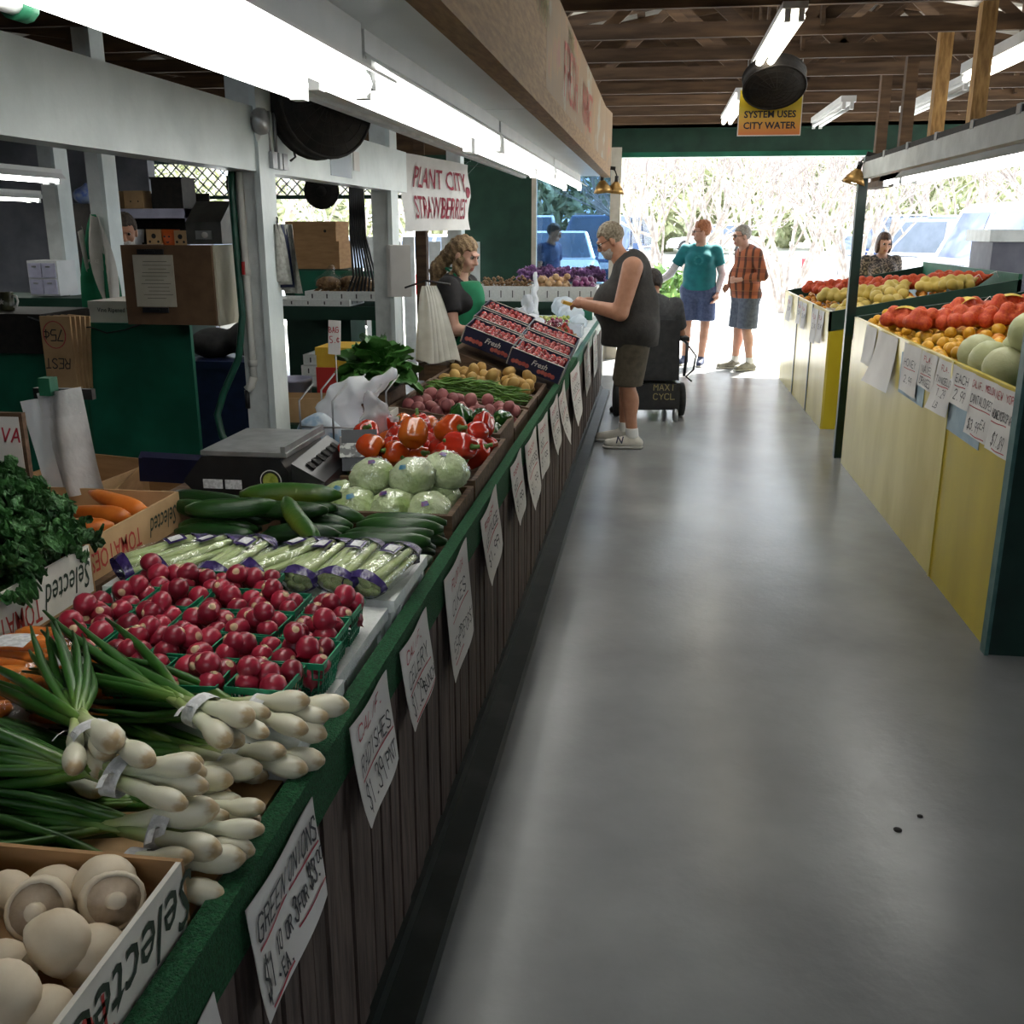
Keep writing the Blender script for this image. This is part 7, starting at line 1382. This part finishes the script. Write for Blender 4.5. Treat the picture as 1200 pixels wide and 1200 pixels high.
m_tank = pm('charcoal_cotton', (.022, .020, .018), (.034, .030, .027), 30, .85, .1, bscale=60); m_khaki = pm('olive_brown_cotton', (.055, .045, .030), (.085, .070, .048), 22, .85, .15)
m_greyhair = pm('grey_brown_hair', (.10, .075, .045), (.26, .22, .16), 60, .7, .4); m_greybeard = pm('grey_beard', (.34, .31, .28), (.46, .43, .39), 80, .8, .4); m_snk = pm('grey_white_sneaker', (.42, .40, .34), (.52, .50, .45), 14, .6, .1); m_sole = pm('off_white_sole', (.5, .49, .45), None, rough=.6); m_wsock = pm('white_sock', (.6, .6, .58), None, rough=.9)
o, P, R = person('heavy man in dark tank top and olive shorts paying at the counter', (-.16, 7.80, 0), PI / 2, 1.72, dict(pel=(0, -.02, .98), chest=(0, .03, 1.33), neck=(0, .09, 1.47), head=(0, .20, 1.595), hipL=(-.11, -.02, .93), hipR=(.11, -.02, .93), kneeL=(-.12, .03, .50), kneeR=(.12, .05, .50), ankL=(-.12, -.02, .09), ankR=(.13, .05, .09), toeL=(-.14, .18, .032), toeR=(.13, .26, .032),
    shL=(-.225, .02, 1.40), shR=(.225, .02, 1.40), elL=(-.27, .10, 1.07), elR=(.25, .14, 1.08), wrL=(-.15, .37, 1.12), wrR=(.10, .38, 1.12)), g=1.40, belly=.165, hd=(-.52, 0, .1), arm_r=1.45,
    shirt=dict(mat=m_tank, sleeve=0, hem=.80, i=.02, nk=-.0, skirt=(.212, .05)), short=dict(mat=m_khaki, hem=.50, fl=.035, i=.0), shoe=(m_snk, m_sole), sock=m_wsock, hair=(m_greyhair, 'short'), beard=m_greybeard, glasses=True, hands={'L': dict(d=(.35, .9, .1), n=(.5, .1, -.8), curl=.7), 'R': dict(d=(-.35, .9, .1), n=(-.5, .1, -.8), curl=.7)})
q = marker_mb([('HOT', -.10, .14, .07, .07, .012, 0), ('RODS', -.12, .04, .07, .065, .012, 0), ('FLA', -.09, -.06, .06, .065, .011, 0)], 0, .05); q.v = [(-x, -.262, 1.19 + y) for x, y, z in q.v]; q.build('back_print', pm('gold_shirt_print', (.45, .36, .10), None), o)
m_money = pm('yellow_wallet', (.5, .3, .03), None, rough=.5)
tag(MB().box((-.665, 7.73, 1.10), (.09, .12, .02), rotm(0, .3, .2)).box((-.663, 7.73, 1.113), (.08, .10, .004), rotm(0, .3, .2)).build('wallet', m_money), 'yellow wallet in the hands of the man in the tank top', 'wallet')
qn = marker_mb([('N', 0, 0, .05, .055, .009, .2)], 0, 0); qn.v = [(-.192 - 0 * z, .10 - x + .0, .055 + y) for x, y, z in qn.v]; qn.build('shoe_mark', pm('navy_shoe_mark', (.03, .04, .09), None), o)

m_teal = pm('teal_cotton', (.004, .115, .135), (.008, .16, .18), 12, .8, .08); m_denim = pm('blue_denim', (.040, .060, .13), (.075, .10, .19), 30, .85, .1); m_redhair = pm('short_red_hair', (.20, .065, .025), (.34, .13, .05), 70, .7, .4); m_lav = pm('white_knit_sleeve', (.50, .48, .52), (.60, .58, .62), 30, .9); m_nshoe = pm('navy_canvas_shoe', (.02, .03, .07), (.05, .06, .11), 30, .7)
o, P, R = person('woman with short red hair in teal shirt and denim shorts near the entrance', (.52, 12.80, 0), PI - .15, 1.73, dict(elR=(.36, .02, 1.13), wrR=(.56, .10, .98), elL=(-.27, -.05, 1.13), wrL=(-.23, .05, .90), kneeR=(.13, .0, .50), ankR=(.14, -.03, .085), toeR=(.18, .14, .03), ankL=(-.07, .05, .085), toeL=(-.07, .24, .03)), g=1.12, bust=.008, belly=.05, skin=m_skin2, hd=(-.05, 0, -1.25),
    shirt=dict(mat=m_teal, sleeve=.62, hem=.93, i=.022, nk=-.01), undersleeve=m_lav, short=dict(mat=m_denim, hem=.56, fl=.025), shoe=(m_nshoe, m_sole), hair=(m_redhair, 'spiky'), glasses=True)
MB().grid([[(.06 * r * math.cos(a) - .0, .192 + .004 * r, 1.28 + .06 * r * math.sin(a)) for a in np.linspace(0, 2 * PI, 20)] for r in (.6, 1)]).build('shirt_print', pm('pale_teal_print', (.03, .22, .24), (.01, .14, .16), 90, .8), o)
def plaid_mat():
    m = bpy.data.materials.new('orange_brown_plaid'); m.use_nodes = True; n = m.node_tree.nodes; l = m.node_tree.links; b = n['Principled BSDF']; b.inputs['Roughness'].default_value = .85; tc = n.new('ShaderNodeTexCoord'); sp = n.new('ShaderNodeSeparateXYZ'); l.new(tc.outputs['Object'], sp.inputs[0])
    def stripe(sock, per, wid, ph):
        a = n.new('ShaderNodeMath'); a.operation = 'MULTIPLY_ADD'; a.inputs[1].default_value = 1 / per; a.inputs[2].default_value = ph; l.new(sock, a.inputs[0]); f = n.new('ShaderNodeMath'); f.operation = 'FRACT'; l.new(a.outputs[0], f.inputs[0]); c = n.new('ShaderNodeMath'); c.operation = 'LESS_THAN'; c.inputs[1].default_value = wid; l.new(f.outputs[0], c.inputs[0]); return c.outputs[0]
    ad = n.new('ShaderNodeMath'); ad.operation = 'ADD'; l.new(sp.outputs[0], ad.inputs[0]); l.new(sp.outputs[1], ad.inputs[1])
    col = None
    for s_, per, wid, ph, cc, fa in ((None, 0, 0, 0, (.34, .10, .04, 1), 1), (sp.outputs[2], .13, .42, .1, (.20, .055, .03, 1), .7), (ad.outputs[0], .125, .34, .3, (.035, .016, .010, 1), .85), (sp.outputs[2], .13, .06, .75, (.45, .22, .08, 1), .35)):
        if s_ is None: rgb = n.new('ShaderNodeRGB'); rgb.outputs[0].default_value = cc; col = rgb.outputs[0]; continue
        st = stripe(s_, per, wid, ph); mu = n.new('ShaderNodeMath'); mu.operation = 'MULTIPLY'; mu.inputs[1].default_value = fa; l.new(st, mu.inputs[0]); mx = n.new('ShaderNodeMix'); mx.data_type = 'RGBA'; l.new(mu.outputs[0], mx.inputs[0]); l.new(col, mx.inputs[6]); mx.inputs[7].default_value = cc; col = mx.outputs[2]
    l.new(col, b.inputs['Base Color']); return m
m_gdenim = pm('grey_blue_denim', (.07, .085, .12), (.11, .13, .17), 30, .85, .1); m_gshoe = pm('grey_trainer', (.16, .15, .12), (.28, .27, .23), 16, .6); m_ghair = pm('short_grey_hair', (.15, .13, .11), (.30, .27, .24), 70, .7, .4)
person('man in orange plaid shirt and grey denim shorts near the entrance', (1.06, 12.42, 0), PI / 2 + .45, 1.70, dict(neck=(0, .05, 1.46), head=(0, .11, 1.61), elL=(-.30, -.04, 1.15), wrL=(-.10, .20, 1.10), elR=(.28, -.03, 1.13), wrR=(.20, .14, 1.02), ankL=(-.09, -.06, .085), toeL=(-.11, .14, .03), ankR=(.12, .03, .085), toeR=(.16, .23, .03)), g=1.10, belly=.07, skin=m_skin2, hd=(-.08, 0, -.25 + .2),
    shirt=dict(mat=plaid_mat(), sleeve=1.75, hem=.88, i=.028, nk=.02), short=dict(mat=m_gdenim, hem=.52, fl=.03), shoe=(m_gshoe, m_sole), sock=m_wsock, hair=(m_ghair, 'short'), glasses=True, hands={'L': dict(d=(.9, .3, 0), n=(.2, -.9, 0), curl=.7)})

# clerk
m_btee = pm('black_tee', (.010, .009, .010), (.017, .016, .017), 20, .85, .08); m_bhair = pm('ash_blonde_curls', (.13, .075, .035), (.34, .23, .12), 40, .6, .6, bscale=120); m_apr = pm('green_apron_cloth', (.006, .14, .06), (.010, .20, .09), 10, .8, .08); m_dark = pm('dark_trousers', (.012, .012, .014), None, rough=.9)
o, P, R = person('smiling clerk with curly ponytail in black tee and green apron', (-1.33, 6.60, 0), -PI / 2 - .25, 1.60, dict(neck=(0, .05, 1.47), head=(0, .10, 1.625), shL=(-.18, .04, 1.41), shR=(.18, .05, 1.41), elL=(-.22, .15, 1.12), wrL=(-.10, .42, 1.10), elR=(.24, .12, 1.12), wrR=(.16, .42, 1.10), chest=(0, .02, 1.33)), g=1.08, bust=.005, belly=.05, skin=m_skin2, hd=(-.32, 0, -.1),
    shirt=dict(mat=m_btee, sleeve=.62, hem=.92, i=.016, nk=-.01), short=dict(mat=m_dark, hem=.10), shoe=(m_black, m_black), hair=(m_bhair, 'curly'), hands={'L': dict(d=(.3, .9, -.2), n=(0, -.2, -1), curl=.35), 'R': dict(d=(-.2, .9, -.25), n=(0, -.2, -1), curl=.35)})
ap = union([s_ell((0, .03, 1.0), (.175, .20, .36)), (s_ell((0, .07, 1.22), (.13, .15, .16)), .05)], .04)
q = MB(); soft(q, clip(ap, s_plane((0, .035, 0), (0, -1, 0)), s_plane((0, 0, 1.32), (0, 0, 1)), s_plane((0, 0, .60), (0, 0, -1))), (-.25, -.1, .5), (.25, .32, 1.35), .0125); q.build('apron', m_apr, o)
MB().tube([(-.10, .12, 1.24), (-.075, .06, 1.36), (-.05, -.02, 1.40), (.05, -.02, 1.40), (.075, .06, 1.36), (.10, .12, 1.24)], .008, 6).build('apron_strap', m_apr, o)
MB().tube([P['wrL'] + V3(.033 * math.cos(a), 0, .033 * math.sin(a)) for a in np.linspace(0, 2 * PI, 13)], .004, 6).build('bracelet', m_paper, o)
# man at the back in a black tee
o, P, R = person('bearded man in black tee standing behind the hanging apron', (-3.93, 7.25, 0), PI + .35, 1.76, dict(head=(0, .07, 1.62), elR=(.27, -.02, 1.13), wrR=(.30, .10, .90), elL=(-.23, .06, 1.14), wrL=(-.12, .30, 1.18)), g=1.15, belly=.06, skin=m_skin, hd=(-.3, 0, .1),
    shirt=dict(mat=m_btee, sleeve=.6, hem=.93, i=.018), short=dict(mat=m_tank, hem=.10), shoe=(m_black, m_black), hair=(pm('dark_brown_hair', (.03, .02, .013), (.06, .04, .025), 60, .7, .3), 'short'), beard=m_greybeard)
MB().grid([[(-.07 + .045 * u, .178 - .1 * u * u, 1.33 + .018 * v * math.sqrt(max(0, 1 - u * u))) for u in np.linspace(-1, 1, 9)] for v in (-1, 0, 1)]).build('chest_badge', m_paper, o)
MB().tube([P['wrR'] + V3(.034 * math.cos(a), .034 * math.sin(a), 0) for a in np.linspace(0, 2 * PI, 13)], .010, 6).build('watch', m_black, o)
# woman behind the far stall
person('dark haired woman standing behind the far fruit stall', (2.55, 12.35, 0), PI + .12, 1.60, dict(head=(0, .06, 1.63)), g=1.0, bust=.03, skin=m_skin2, hd=(-.22, 0, .05), shirt=dict(mat=pm('dark_patterned_blouse', (.03, .025, .025), (.20, .16, .13), 45, .8, lo=.48, hi=.56), sleeve=.9, hem=.92), short=dict(mat=m_dark, hem=.1), shoe=(m_black, m_black), hair=(pm('dark_auburn_hair', (.035, .018, .012), (.09, .045, .025), 50, .55, .3), 'bob'))
# person outside the window
person('man in blue shirt outside the tinted window', (-1.52, 14.5, 0), PI / 2 + 2.6, 1.72, dict(head=(0, .09, 1.62)), g=1.1, skin=m_skin, hd=(-.3, 0, .2), shirt=dict(mat=m_denim, sleeve=.6, hem=.9), short=dict(mat=m_dark, hem=.1), shoe=(m_black, m_black), hair=(MATS['dark_brown_hair'], 'short'))
# seated person and power wheelchair
WX, WY = -.03, 9.10
m_grtee = pm('dark_grey_tee', (.035, .036, .038), (.055, .056, .058), 30, .85, .1)
person('person in dark grey tee seated in a black power wheelchair', (WX, WY, 0), .15, 1.72, dict(pel=(0, .0, .56), chest=(0, -.03, .93), neck=(0, .02, 1.08), head=(0, .07, 1.20), hipL=(-.1, .04, .53), hipR=(.1, .04, .53), kneeL=(-.12, .46, .53), kneeR=(.12, .46, .53), ankL=(-.12, .50, .16), ankR=(.12, .50, .16), toeL=(-.13, .68, .125), toeR=(.13, .68, .125), shL=(-.20, -.02, 1.01), shR=(.20, -.02, 1.01), elL=(-.27, .08, .74), elR=(.28, .08, .74), wrL=(-.24, .33, .72), wrR=(.25, .33, .72)), g=1.3, belly=.10, hd=(-.15, 0, .2),
    shirt=dict(mat=m_grtee, sleeve=.75, hem=.50, i=.022), short=dict(mat=m_dark, hem=.12, waist=.62), shoe=(m_black, m_black), hair=(pm('black_brown_hair', (.012, .009, .007), (.03, .02, .015), 60, .6, .3), 'bun'), sit=True)
t = thing('power_wheelchair', 'black power wheelchair seen from behind with armrest tubes', 'wheelchair', (WX, WY, 0), .15)
MB().box((0, -.20, .62), (.44, .07, .52), rotm(-.12)).box((0, -.215, .60), (.40, .06, .44), rotm(-.12)).build('backrest', m_rubber, t)
MB().bb(-.23, .23, -.16, .36, .36, .43).build('seat', m_rubber, t)
MB().bb(-.24, .24, -.24, .30, .10, .34).bb(-.20, .20, -.27, -.24, .13, .33).build('base_housing', m_black, t)
for s in (-1, 1):
    W = MB().lathe([(0, -.035), (.10, -.035), (.15, -.03), (.155, 0), (.15, .03), (.10, .035), (0, .035)], 24, c=(s * .285, .02, .155), R=rotm(0, PI / 2)); W.build('drive_wheel', m_rubber, t)
    for yy in (-.26, .34): MB().lathe([(0, -.018), (.05, -.018), (.058, 0), (.05, .018), (0, .018)], 14, c=(s * .20, yy, .058), R=rotm(0, PI / 2)).build('caster', m_steel if yy < 0 else m_rubber, t)
    MB().tube([(s * .27, -.22, .40), (s * .28, -.25, .60), (s * .29, -.20, .68), (s * .29, .22, .69)], .014, 8).build('armrest_tube', m_black, t)
    MB().bb(s * .29 - .035, s * .29 + .035, -.10, .24, .69, .725).build('armrest_pad', m_rubber, t)
    MB().bb(s * .13 - .07, s * .13 + .07, .44, .70, .085, .10).build('footplate', m_black, t)
MB().tube([(.30, -.22, .66), (.36, -.25, .58), (.34, -.27, .46), (.28, -.26, .40), (.33, -.28, .36)], .009, 7).build('cable', m_black, t)
MB().tube([(.30, .20, .72), (.30, .23, .80)], [.012, .02], 8).build('joystick', m_black, t)
q = marker_mb([('MAXI', -.02, .40, .055, .05, .007, 0), ('CYCL', -.02, .32, .05, .05, .007, 0)], 0, .05); q.v = [(x + .02, -.273, y - .12) for x, y, z in q.v]; q.build('maker_print', pm('dull_gold_print', (.30, .25, .12), None), t)
# ------------------------------------------------------------------ outside: cars, trees, fence
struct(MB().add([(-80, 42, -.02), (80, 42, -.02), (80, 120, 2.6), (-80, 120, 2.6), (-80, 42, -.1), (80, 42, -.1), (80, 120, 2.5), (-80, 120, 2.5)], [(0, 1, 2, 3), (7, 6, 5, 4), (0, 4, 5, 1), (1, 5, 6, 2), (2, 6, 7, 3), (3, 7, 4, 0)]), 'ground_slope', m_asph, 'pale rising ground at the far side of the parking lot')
m_cglass = pm('dark_car_glass', (.03, .05, .08), (.06, .08, .12), 3, .06, spec=.8); m_rim = pm('alloy_wheel', (.45, .45, .46), None, rough=.3, metal=.8); m_tail = pm('red_tail_lamp', (.5, .01, .02), None, rough=.2); m_head = pm('clear_head_lamp', (.6, .62, .65), None, rough=.1)
def paint(nm, c): return pm(nm, c, None, rough=.25, spec=.6, coat=.6)
def bev(o, w=.05):
    b = o.modifiers.new('soft_edge', 'BEVEL'); b.width = w; b.segments = 2; b.limit_method = 'ANGLE'; return o
def car(label, loc, rz, mt, kind='suv', sc=1.0, glass=None):
    """front toward local +Y"""
    t = thing(kind if kind != 'suv' else 'parked_suv', label, 'car', loc, rz, 'parked cars'); t.scale = (sc,) * 3; glass = glass or m_cglass
    D = dict(suv=(4.7, 1.86, 1.75, .95, (-2.28, 1.05), (-2.0, .35)), sedan=(4.6, 1.8, 1.45, .88, (-1.75, 1.1), (-1.1, .35)), pickup=(5.5, 1.95, 1.85, 1.05, (-.55, 1.45), (-.35, .75)))[kind]; L, W, H, B, g0, g1 = D; l = L / 2; w = W / 2
    prof = [(-l, .42), (-l + .05, .32), (l - .1, .30), (l, .42), (l - .02, B - .22), (l - .12, B - .12), (g0[1], B), (g0[0], B + (.0 if kind != 'sedan' else .02)), (-l + .02, B - (.0 if kind != 'sedan' else .06))]
    bev(MB().prism(prof, -w, w, axis='x').build('body', mt, t), .07)
    wt = w - .20; wb = w - .05; b0, b1 = g0; t0, t1 = g1; V = [(-wb, b0, B), (wb, b0, B), (wb, b1, B), (-wb, b1, B), (-wt, t0, H), (wt, t0, H), (wt, t1, H), (-wt, t1, H)]
    bev(MB().add(V, [(3, 2, 1, 0), (4, 5, 6, 7), (0, 1, 5, 4), (1, 2, 6, 5), (2, 3, 7, 6), (3, 0, 4, 7)]).build('cabin', mt, t), .05); V = np.array(V)
    def pane(nm, ids, m0, m1, n, split=None):
        A, Bq, C, Dq = [V[i] for i in ids]; u0, u1, v0, v1 = m0
        q = lambda u, v: (A * (1 - u) + Bq * u) * (1 - v) + (Dq * (1 - u) + C * u) * v + np.array(n) * .012
        MB().add([q(u0, v0), q(u1, v0), q(u1, v1), q(u0, v1)], [(0, 1, 2, 3)]).build(nm, glass, t)
    pane('windscreen', (2, 3, 7, 6), (.06, .94, .08, .92), 0, (0, .7, .6)); pane('rear_window', (0, 1, 5, 4), (.06, .94, .12, .92), 0, (0, -.9, .3))
    for u in ((.06, .48), (.53, .92)): pane('side_window', (1, 2, 6, 5), (u[0], u[1], .12, .90), 0, (1, 0, .3)); pane('side_window', (3, 0, 4, 7), (1 - u[1], 1 - u[0], .12, .90), 0, (-1, 0, .3))
    for sx in (-1, 1):
        for y in (-l + .85, l - .9):
            MB().lathe([(.0, -.10), (.33, -.10), (.345, -.06), (.345, .08), (.32, .11), (.22, .105), (0, .10)], 24, c=(sx * (w - .09), y, .345), R=rotm(0, sx * PI / 2)).build('wheel', m_rubber, t); MB().lathe([(.0, .112), (.21, .108), (.2, .095)], 20, c=(sx * (w - .09), y, .345), R=rotm(0, sx * PI / 2)).build('hub_cap', m_rim, t)
        MB().box((sx * (w - .22), l - .03, B - .32), (.34, .08, .14)).build('head_lamp', m_head, t); MB().box((sx * (w - .10), -l + .03, B - .18), (.16, .08, .30)).build('tail_lamp', m_tail, t); MB().box((sx * (w + .09), g0[1] - .25, B + .08), (.16, .10, .14)).build('mirror', mt, t)
    MB().box((0, l - .005, .48), (W * .55, .05, .16)).build('grille', m_black, t); MB().box((0, l + .01, .36), (W * .96, .10, .16)).build('bumper', mt if kind != 'pickup' else m_rim, t); MB().box((0, -l - .01, .42), (W * .96, .10, .18)).build('bumper', mt if kind != 'pickup' else m_rim, t)
    MB().box((0, -l - .02, B - .28), (.5, .03, .14)).build('number_plate', m_paper, t)
    if kind == 'suv':
        for sx in (-1, 1): MB().beam((sx * (wt - .06), t0 + .2, H + .03), (sx * (wt - .06), t1 - .15, H + .03), .04, .04).build('roof_rail', m_rim, t)
    return t
wht = paint('white_car_paint', (.72, .73, .74)); slv = paint('silver_car_paint', (.46, .47, .50)); blu = paint('blue_car_paint', (.02, .05, .16)); navy = paint('dark_blue_car_paint', (.03, .06, .14)); m_bgl = pm('blue_car_glass', (.05, .08, .25), (.10, .14, .34), 2, .08, spec=.8)
car('big white SUV with blue rear window seen beyond the grey cabinet', (5.75, 17.6, 0), .10, wht, 'suv', 1.13, m_bgl); car('silver pickup parked beyond the white SUV', (6.0, 23.8, 0), -1.05, slv, 'pickup', 1.0); car('blue SUV parked behind the woman at the far stall', (6.35, 27.2, 0), .25, blu, 'suv', 1.1)
car('white sedan passing far behind the red haired woman', (2.75, 54, .40), PI / 2, wht, 'sedan', 1.0); car('white sedan nose partly behind the bare trees', (7.4, 38, 0), 2.4, wht, 'sedan', 1.0); car('white SUV far back between the bare trees', (10.5, 50, .2), 1.3, wht, 'suv', 1.0)
car('pale sedan facing the tinted window', (-2.45, 24.5, 0), PI + .12, wht, 'sedan', 1.1); car('dark blue SUV behind the pale sedan in the tinted window', (-1.55, 29.5, 0), PI - .2, navy, 'suv', 1.15); car('white van like SUV furthest back in the tinted window', (-4.6, 37.0, 0), PI + .1, wht, 'suv', 1.2)
car('white sedan parked beyond the clerk work area', (-6.6, 16.8, 0), 1.2, wht, 'sedan', 1.08); car('silver sedan behind the banner', (-5.2, 23.5, 0), 1.4, slv, 'sedan', 1.05); car('white SUV parked beyond the lattice', (-11.0, 19.5, 0), 1.3, wht, 'suv', 1.0)
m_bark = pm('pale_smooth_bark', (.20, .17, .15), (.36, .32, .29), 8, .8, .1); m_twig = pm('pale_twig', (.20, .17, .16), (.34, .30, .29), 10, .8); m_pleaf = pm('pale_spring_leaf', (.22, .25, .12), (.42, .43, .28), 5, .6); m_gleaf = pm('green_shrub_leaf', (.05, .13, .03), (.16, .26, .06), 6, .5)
def bare_tree(seed, H=5.0, stems=6, twig=3):
    rg = random.Random(seed); tr = MB(); tw = MB()
    def grow(p, d, L, r, lev):
        n = 4; pts = [p]; q = np.array(p, float); dd = np.array(d, float)
        for i in range(n): dd = dd + np.array([rg.gauss(0, .09), rg.gauss(0, .09), rg.gauss(.03, .05)]); dd /= np.linalg.norm(dd); q = q + dd * L / n; pts.append(q.copy())
        (tr if lev < 2 else tw).tube(pts, np.linspace(r, r * .6, n + 1), 6 if lev < 2 else 3, cap=False)
        if lev < twig + 1:
            for b in range(3 if lev < 2 else rg.choice((3, 4))):
                t = rg.uniform(.45, 1.0); i = min(n, max(1, int(round(t * n)))); nd = dd + np.array([rg.gauss(0, .42), rg.gauss(0, .42), rg.gauss(.1, .25)]); nd /= np.linalg.norm(nd); grow(pts[i], nd, L * rg.uniform(.55, .8), max(.004, r * .52), lev + 1)
    for s in range(stems):
        a = 2 * PI * s / stems + rg.uniform(-.4, .4); grow(np.array((.12 * math.cos(a), .12 * math.sin(a), 0)), np.array((.35 * math.cos(a), .35 * math.sin(a), 1.)), H * .42, .05, 0)
    return tr, tw
TT = []
for k in range(3):
    a, b = bare_tree(200 + k); TT.append((a.mesh('trunk', m_bark), b.mesh('twigs', m_twig)))
def put_tree(label, loc, s, k, rz, name='bare_tree', group='bare pale trees'):
    t = thing(name, label, 'tree', loc, rz, group); t.scale = (s,) * 3
    for nm, me in zip(('trunk', 'twigs'), TT[k]): o = bpy.data.objects.new(nm, me); COL.objects.link(o); o.parent = t
    return t
BT = [(.25, 18.6, 1.0, 0, 'with many stems beside the window post'), (2.6, 21.5, 1.0, 1, 'behind the man in plaid'), (3.95, 20.9, 1.0, 2, 'just beside the thin green stall post'), (1.6, 30, 1.3, 1, 'far behind the red haired woman'), (5.2, 31, 1.3, 0, 'between the white sedan and the stall post'), (8.4, 31, 1.4, 2, 'above the blue SUV'), (10.6, 29, 1.4, 1, 'above the silver pickup'), (10.3, 26.0, 1.25, 0, 'above the white SUV'), (12.5, 35, 1.6, 2, 'furthest along beyond the parked cars'), (-1.5, 39, 1.4, 1, 'seen through the tinted window'), (-8.0, 26, 1.2, 0, 'beyond the clerk work area'), (3.6, 40, 1.6, 2, 'far back in the middle of the opening'), (-.6, 43, 1.6, 0, 'far back beside the window post'), (6.8, 44, 1.7, 1, 'far back beyond the blue SUV'), (-12, 30, 1.4, 2, 'beyond the lattice'), (-7.6, 33, 1.3, 0, 'behind the banner')]
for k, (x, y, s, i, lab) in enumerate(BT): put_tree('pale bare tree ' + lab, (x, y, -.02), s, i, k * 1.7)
def crown_mesh(seed, n, mt, R, leaf):
    rg = np.random.RandomState(seed); P = rg.normal(size=(n, 3)); P /= np.linalg.norm(P, axis=1, keepdims=True); P *= (rg.uniform(.35, 1, n) ** .4)[:, None] * np.array(R); A = rg.normal(size=(n, 3)) * leaf; B = rg.normal(size=(n, 3)) * leaf
    V = np.stack([P - A, P + B * .6, P + A, P - B * .6], 1).reshape(-1, 3); mb = MB(); mb.v = list(map(tuple, V.tolist())); mb.f = [[4 * i, 4 * i + 1, 4 * i + 2, 4 * i + 3] for i in range(n)]; mb.m = [0] * n; mb.s = [False] * n; return mb.mesh('crown', mt)
CMs = [crown_mesh(1, 2600, m_pleaf, (3.2, 2.8, 2.8), .16), crown_mesh(2, 2600, m_pleaf, (3.6, 3, 2.4), .16)]
TM_ = MB().tube([(0, 0, -3.2), (.1, 0, -1), (0, .1, .8)], [.22, .16, .06], 8).mesh('trunk', m_bark)
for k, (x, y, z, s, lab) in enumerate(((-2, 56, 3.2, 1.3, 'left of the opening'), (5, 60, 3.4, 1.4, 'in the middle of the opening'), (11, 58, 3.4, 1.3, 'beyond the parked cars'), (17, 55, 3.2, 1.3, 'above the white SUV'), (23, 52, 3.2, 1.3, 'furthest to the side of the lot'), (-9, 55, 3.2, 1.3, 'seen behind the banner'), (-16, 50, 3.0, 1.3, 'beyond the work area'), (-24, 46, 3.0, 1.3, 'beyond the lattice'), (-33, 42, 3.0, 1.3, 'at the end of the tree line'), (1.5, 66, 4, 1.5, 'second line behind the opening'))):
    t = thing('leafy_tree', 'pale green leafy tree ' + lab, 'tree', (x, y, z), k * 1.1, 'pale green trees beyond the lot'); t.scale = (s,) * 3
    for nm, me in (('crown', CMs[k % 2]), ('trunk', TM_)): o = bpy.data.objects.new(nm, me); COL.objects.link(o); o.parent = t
sm = crown_mesh(5, 420, m_gleaf, (.45, .45, .5), .07)
t = thing('green_shrub', 'small green shrub in the sun beside the window post', 'shrub', (.15, 17.2, .55)); o = bpy.data.objects.new('crown', sm); COL.objects.link(o); o.parent = t; MB().tube([(0, 0, -.57), (.02, 0, .1)], [.03, .015], 6).build('trunk', m_bark, t)
# boards outside behind the clerk
bf = thing('board_fence', 'white and grey upright boards leaning outside behind the clerk', 'fence', (-2.9, 12.9, 0)); m_gb = pm('grey_board', (.30, .32, .36), (.40, .42, .46), 6, .7)
for k in range(9): MB().bb(-3.75 + .17 * k, -3.60 + .17 * k, 12.9 + .01 * (k % 2), 12.93 + .01 * (k % 2), 0, 1.55 - .03 * (k % 3)).build('board', m_gb if k % 3 == 1 else m_white, bf, w=True)
lt = thing('lattice_panel', 'dark green lattice panel below the roof edge', 'lattice', (-4.6, 11.0, 2.0)); 
for k in range(34):
    x = -6.2 + .12 * k
    for s in (-1, 1): MB().beam((x, 11.0 + .008 * s, 2.0), (x + s * .34, 11.0 + .008 * s, 2.34), .008, .028, up=(0, 1, 0)).build('slat', m_dgreen, lt, w=True)
MB().bb(-6.4, -2.0, 10.98, 11.02, 2.33, 2.40).build('rail', m_dgreen, lt, w=True); MB().bb(-6.4, -2.0, 10.98, 11.02, 1.96, 2.0).build('rail', m_dgreen, lt, w=True)
struct(MB().bb(-9, -2.0, 11.03, 11.1, 2.38, 3.4), 'wall_upper', m_truss, 'dark boards above the lattice')
tag(MB().bb(-2.62, -2.5, 11.0, 11.12, 0, 3.0).build('trim_5', m_truss), 'dark brown timber post beside the green end wall', None, None, 'structure')
# small things on the floor
for k, (x, y, r, lab) in enumerate(((.74, 2.62, .012, 'larger dark round stain cap set in the aisle floor'), (.82, 2.70, .008, 'smaller dark round cap set in the aisle floor'))): tag(MB().lathe([(r, 0), (r, .003), (r * .6, .005), (0, .005)], 14, c=(x, y, .0)).build('floor_cap', m_blackm), lab, 'floor cap', 'caps in the floor')
tag(MB().lathe([(.0, 0), (.03, .004), (.034, .03), (.02, .05), (0, .052)], 12, c=(-.36, 9.3, 0)).build('rubber_bung', m_black), 'small black rubber bung lying on the floor by the counter sill', 'bung')
for pr_ in (BK, RD, MS, CR, CU, CUY, LT, RP, GP, PR, PY, BN, TM, SB, GF, MLN, TO, PO, OR_, TG): pr_.drop()
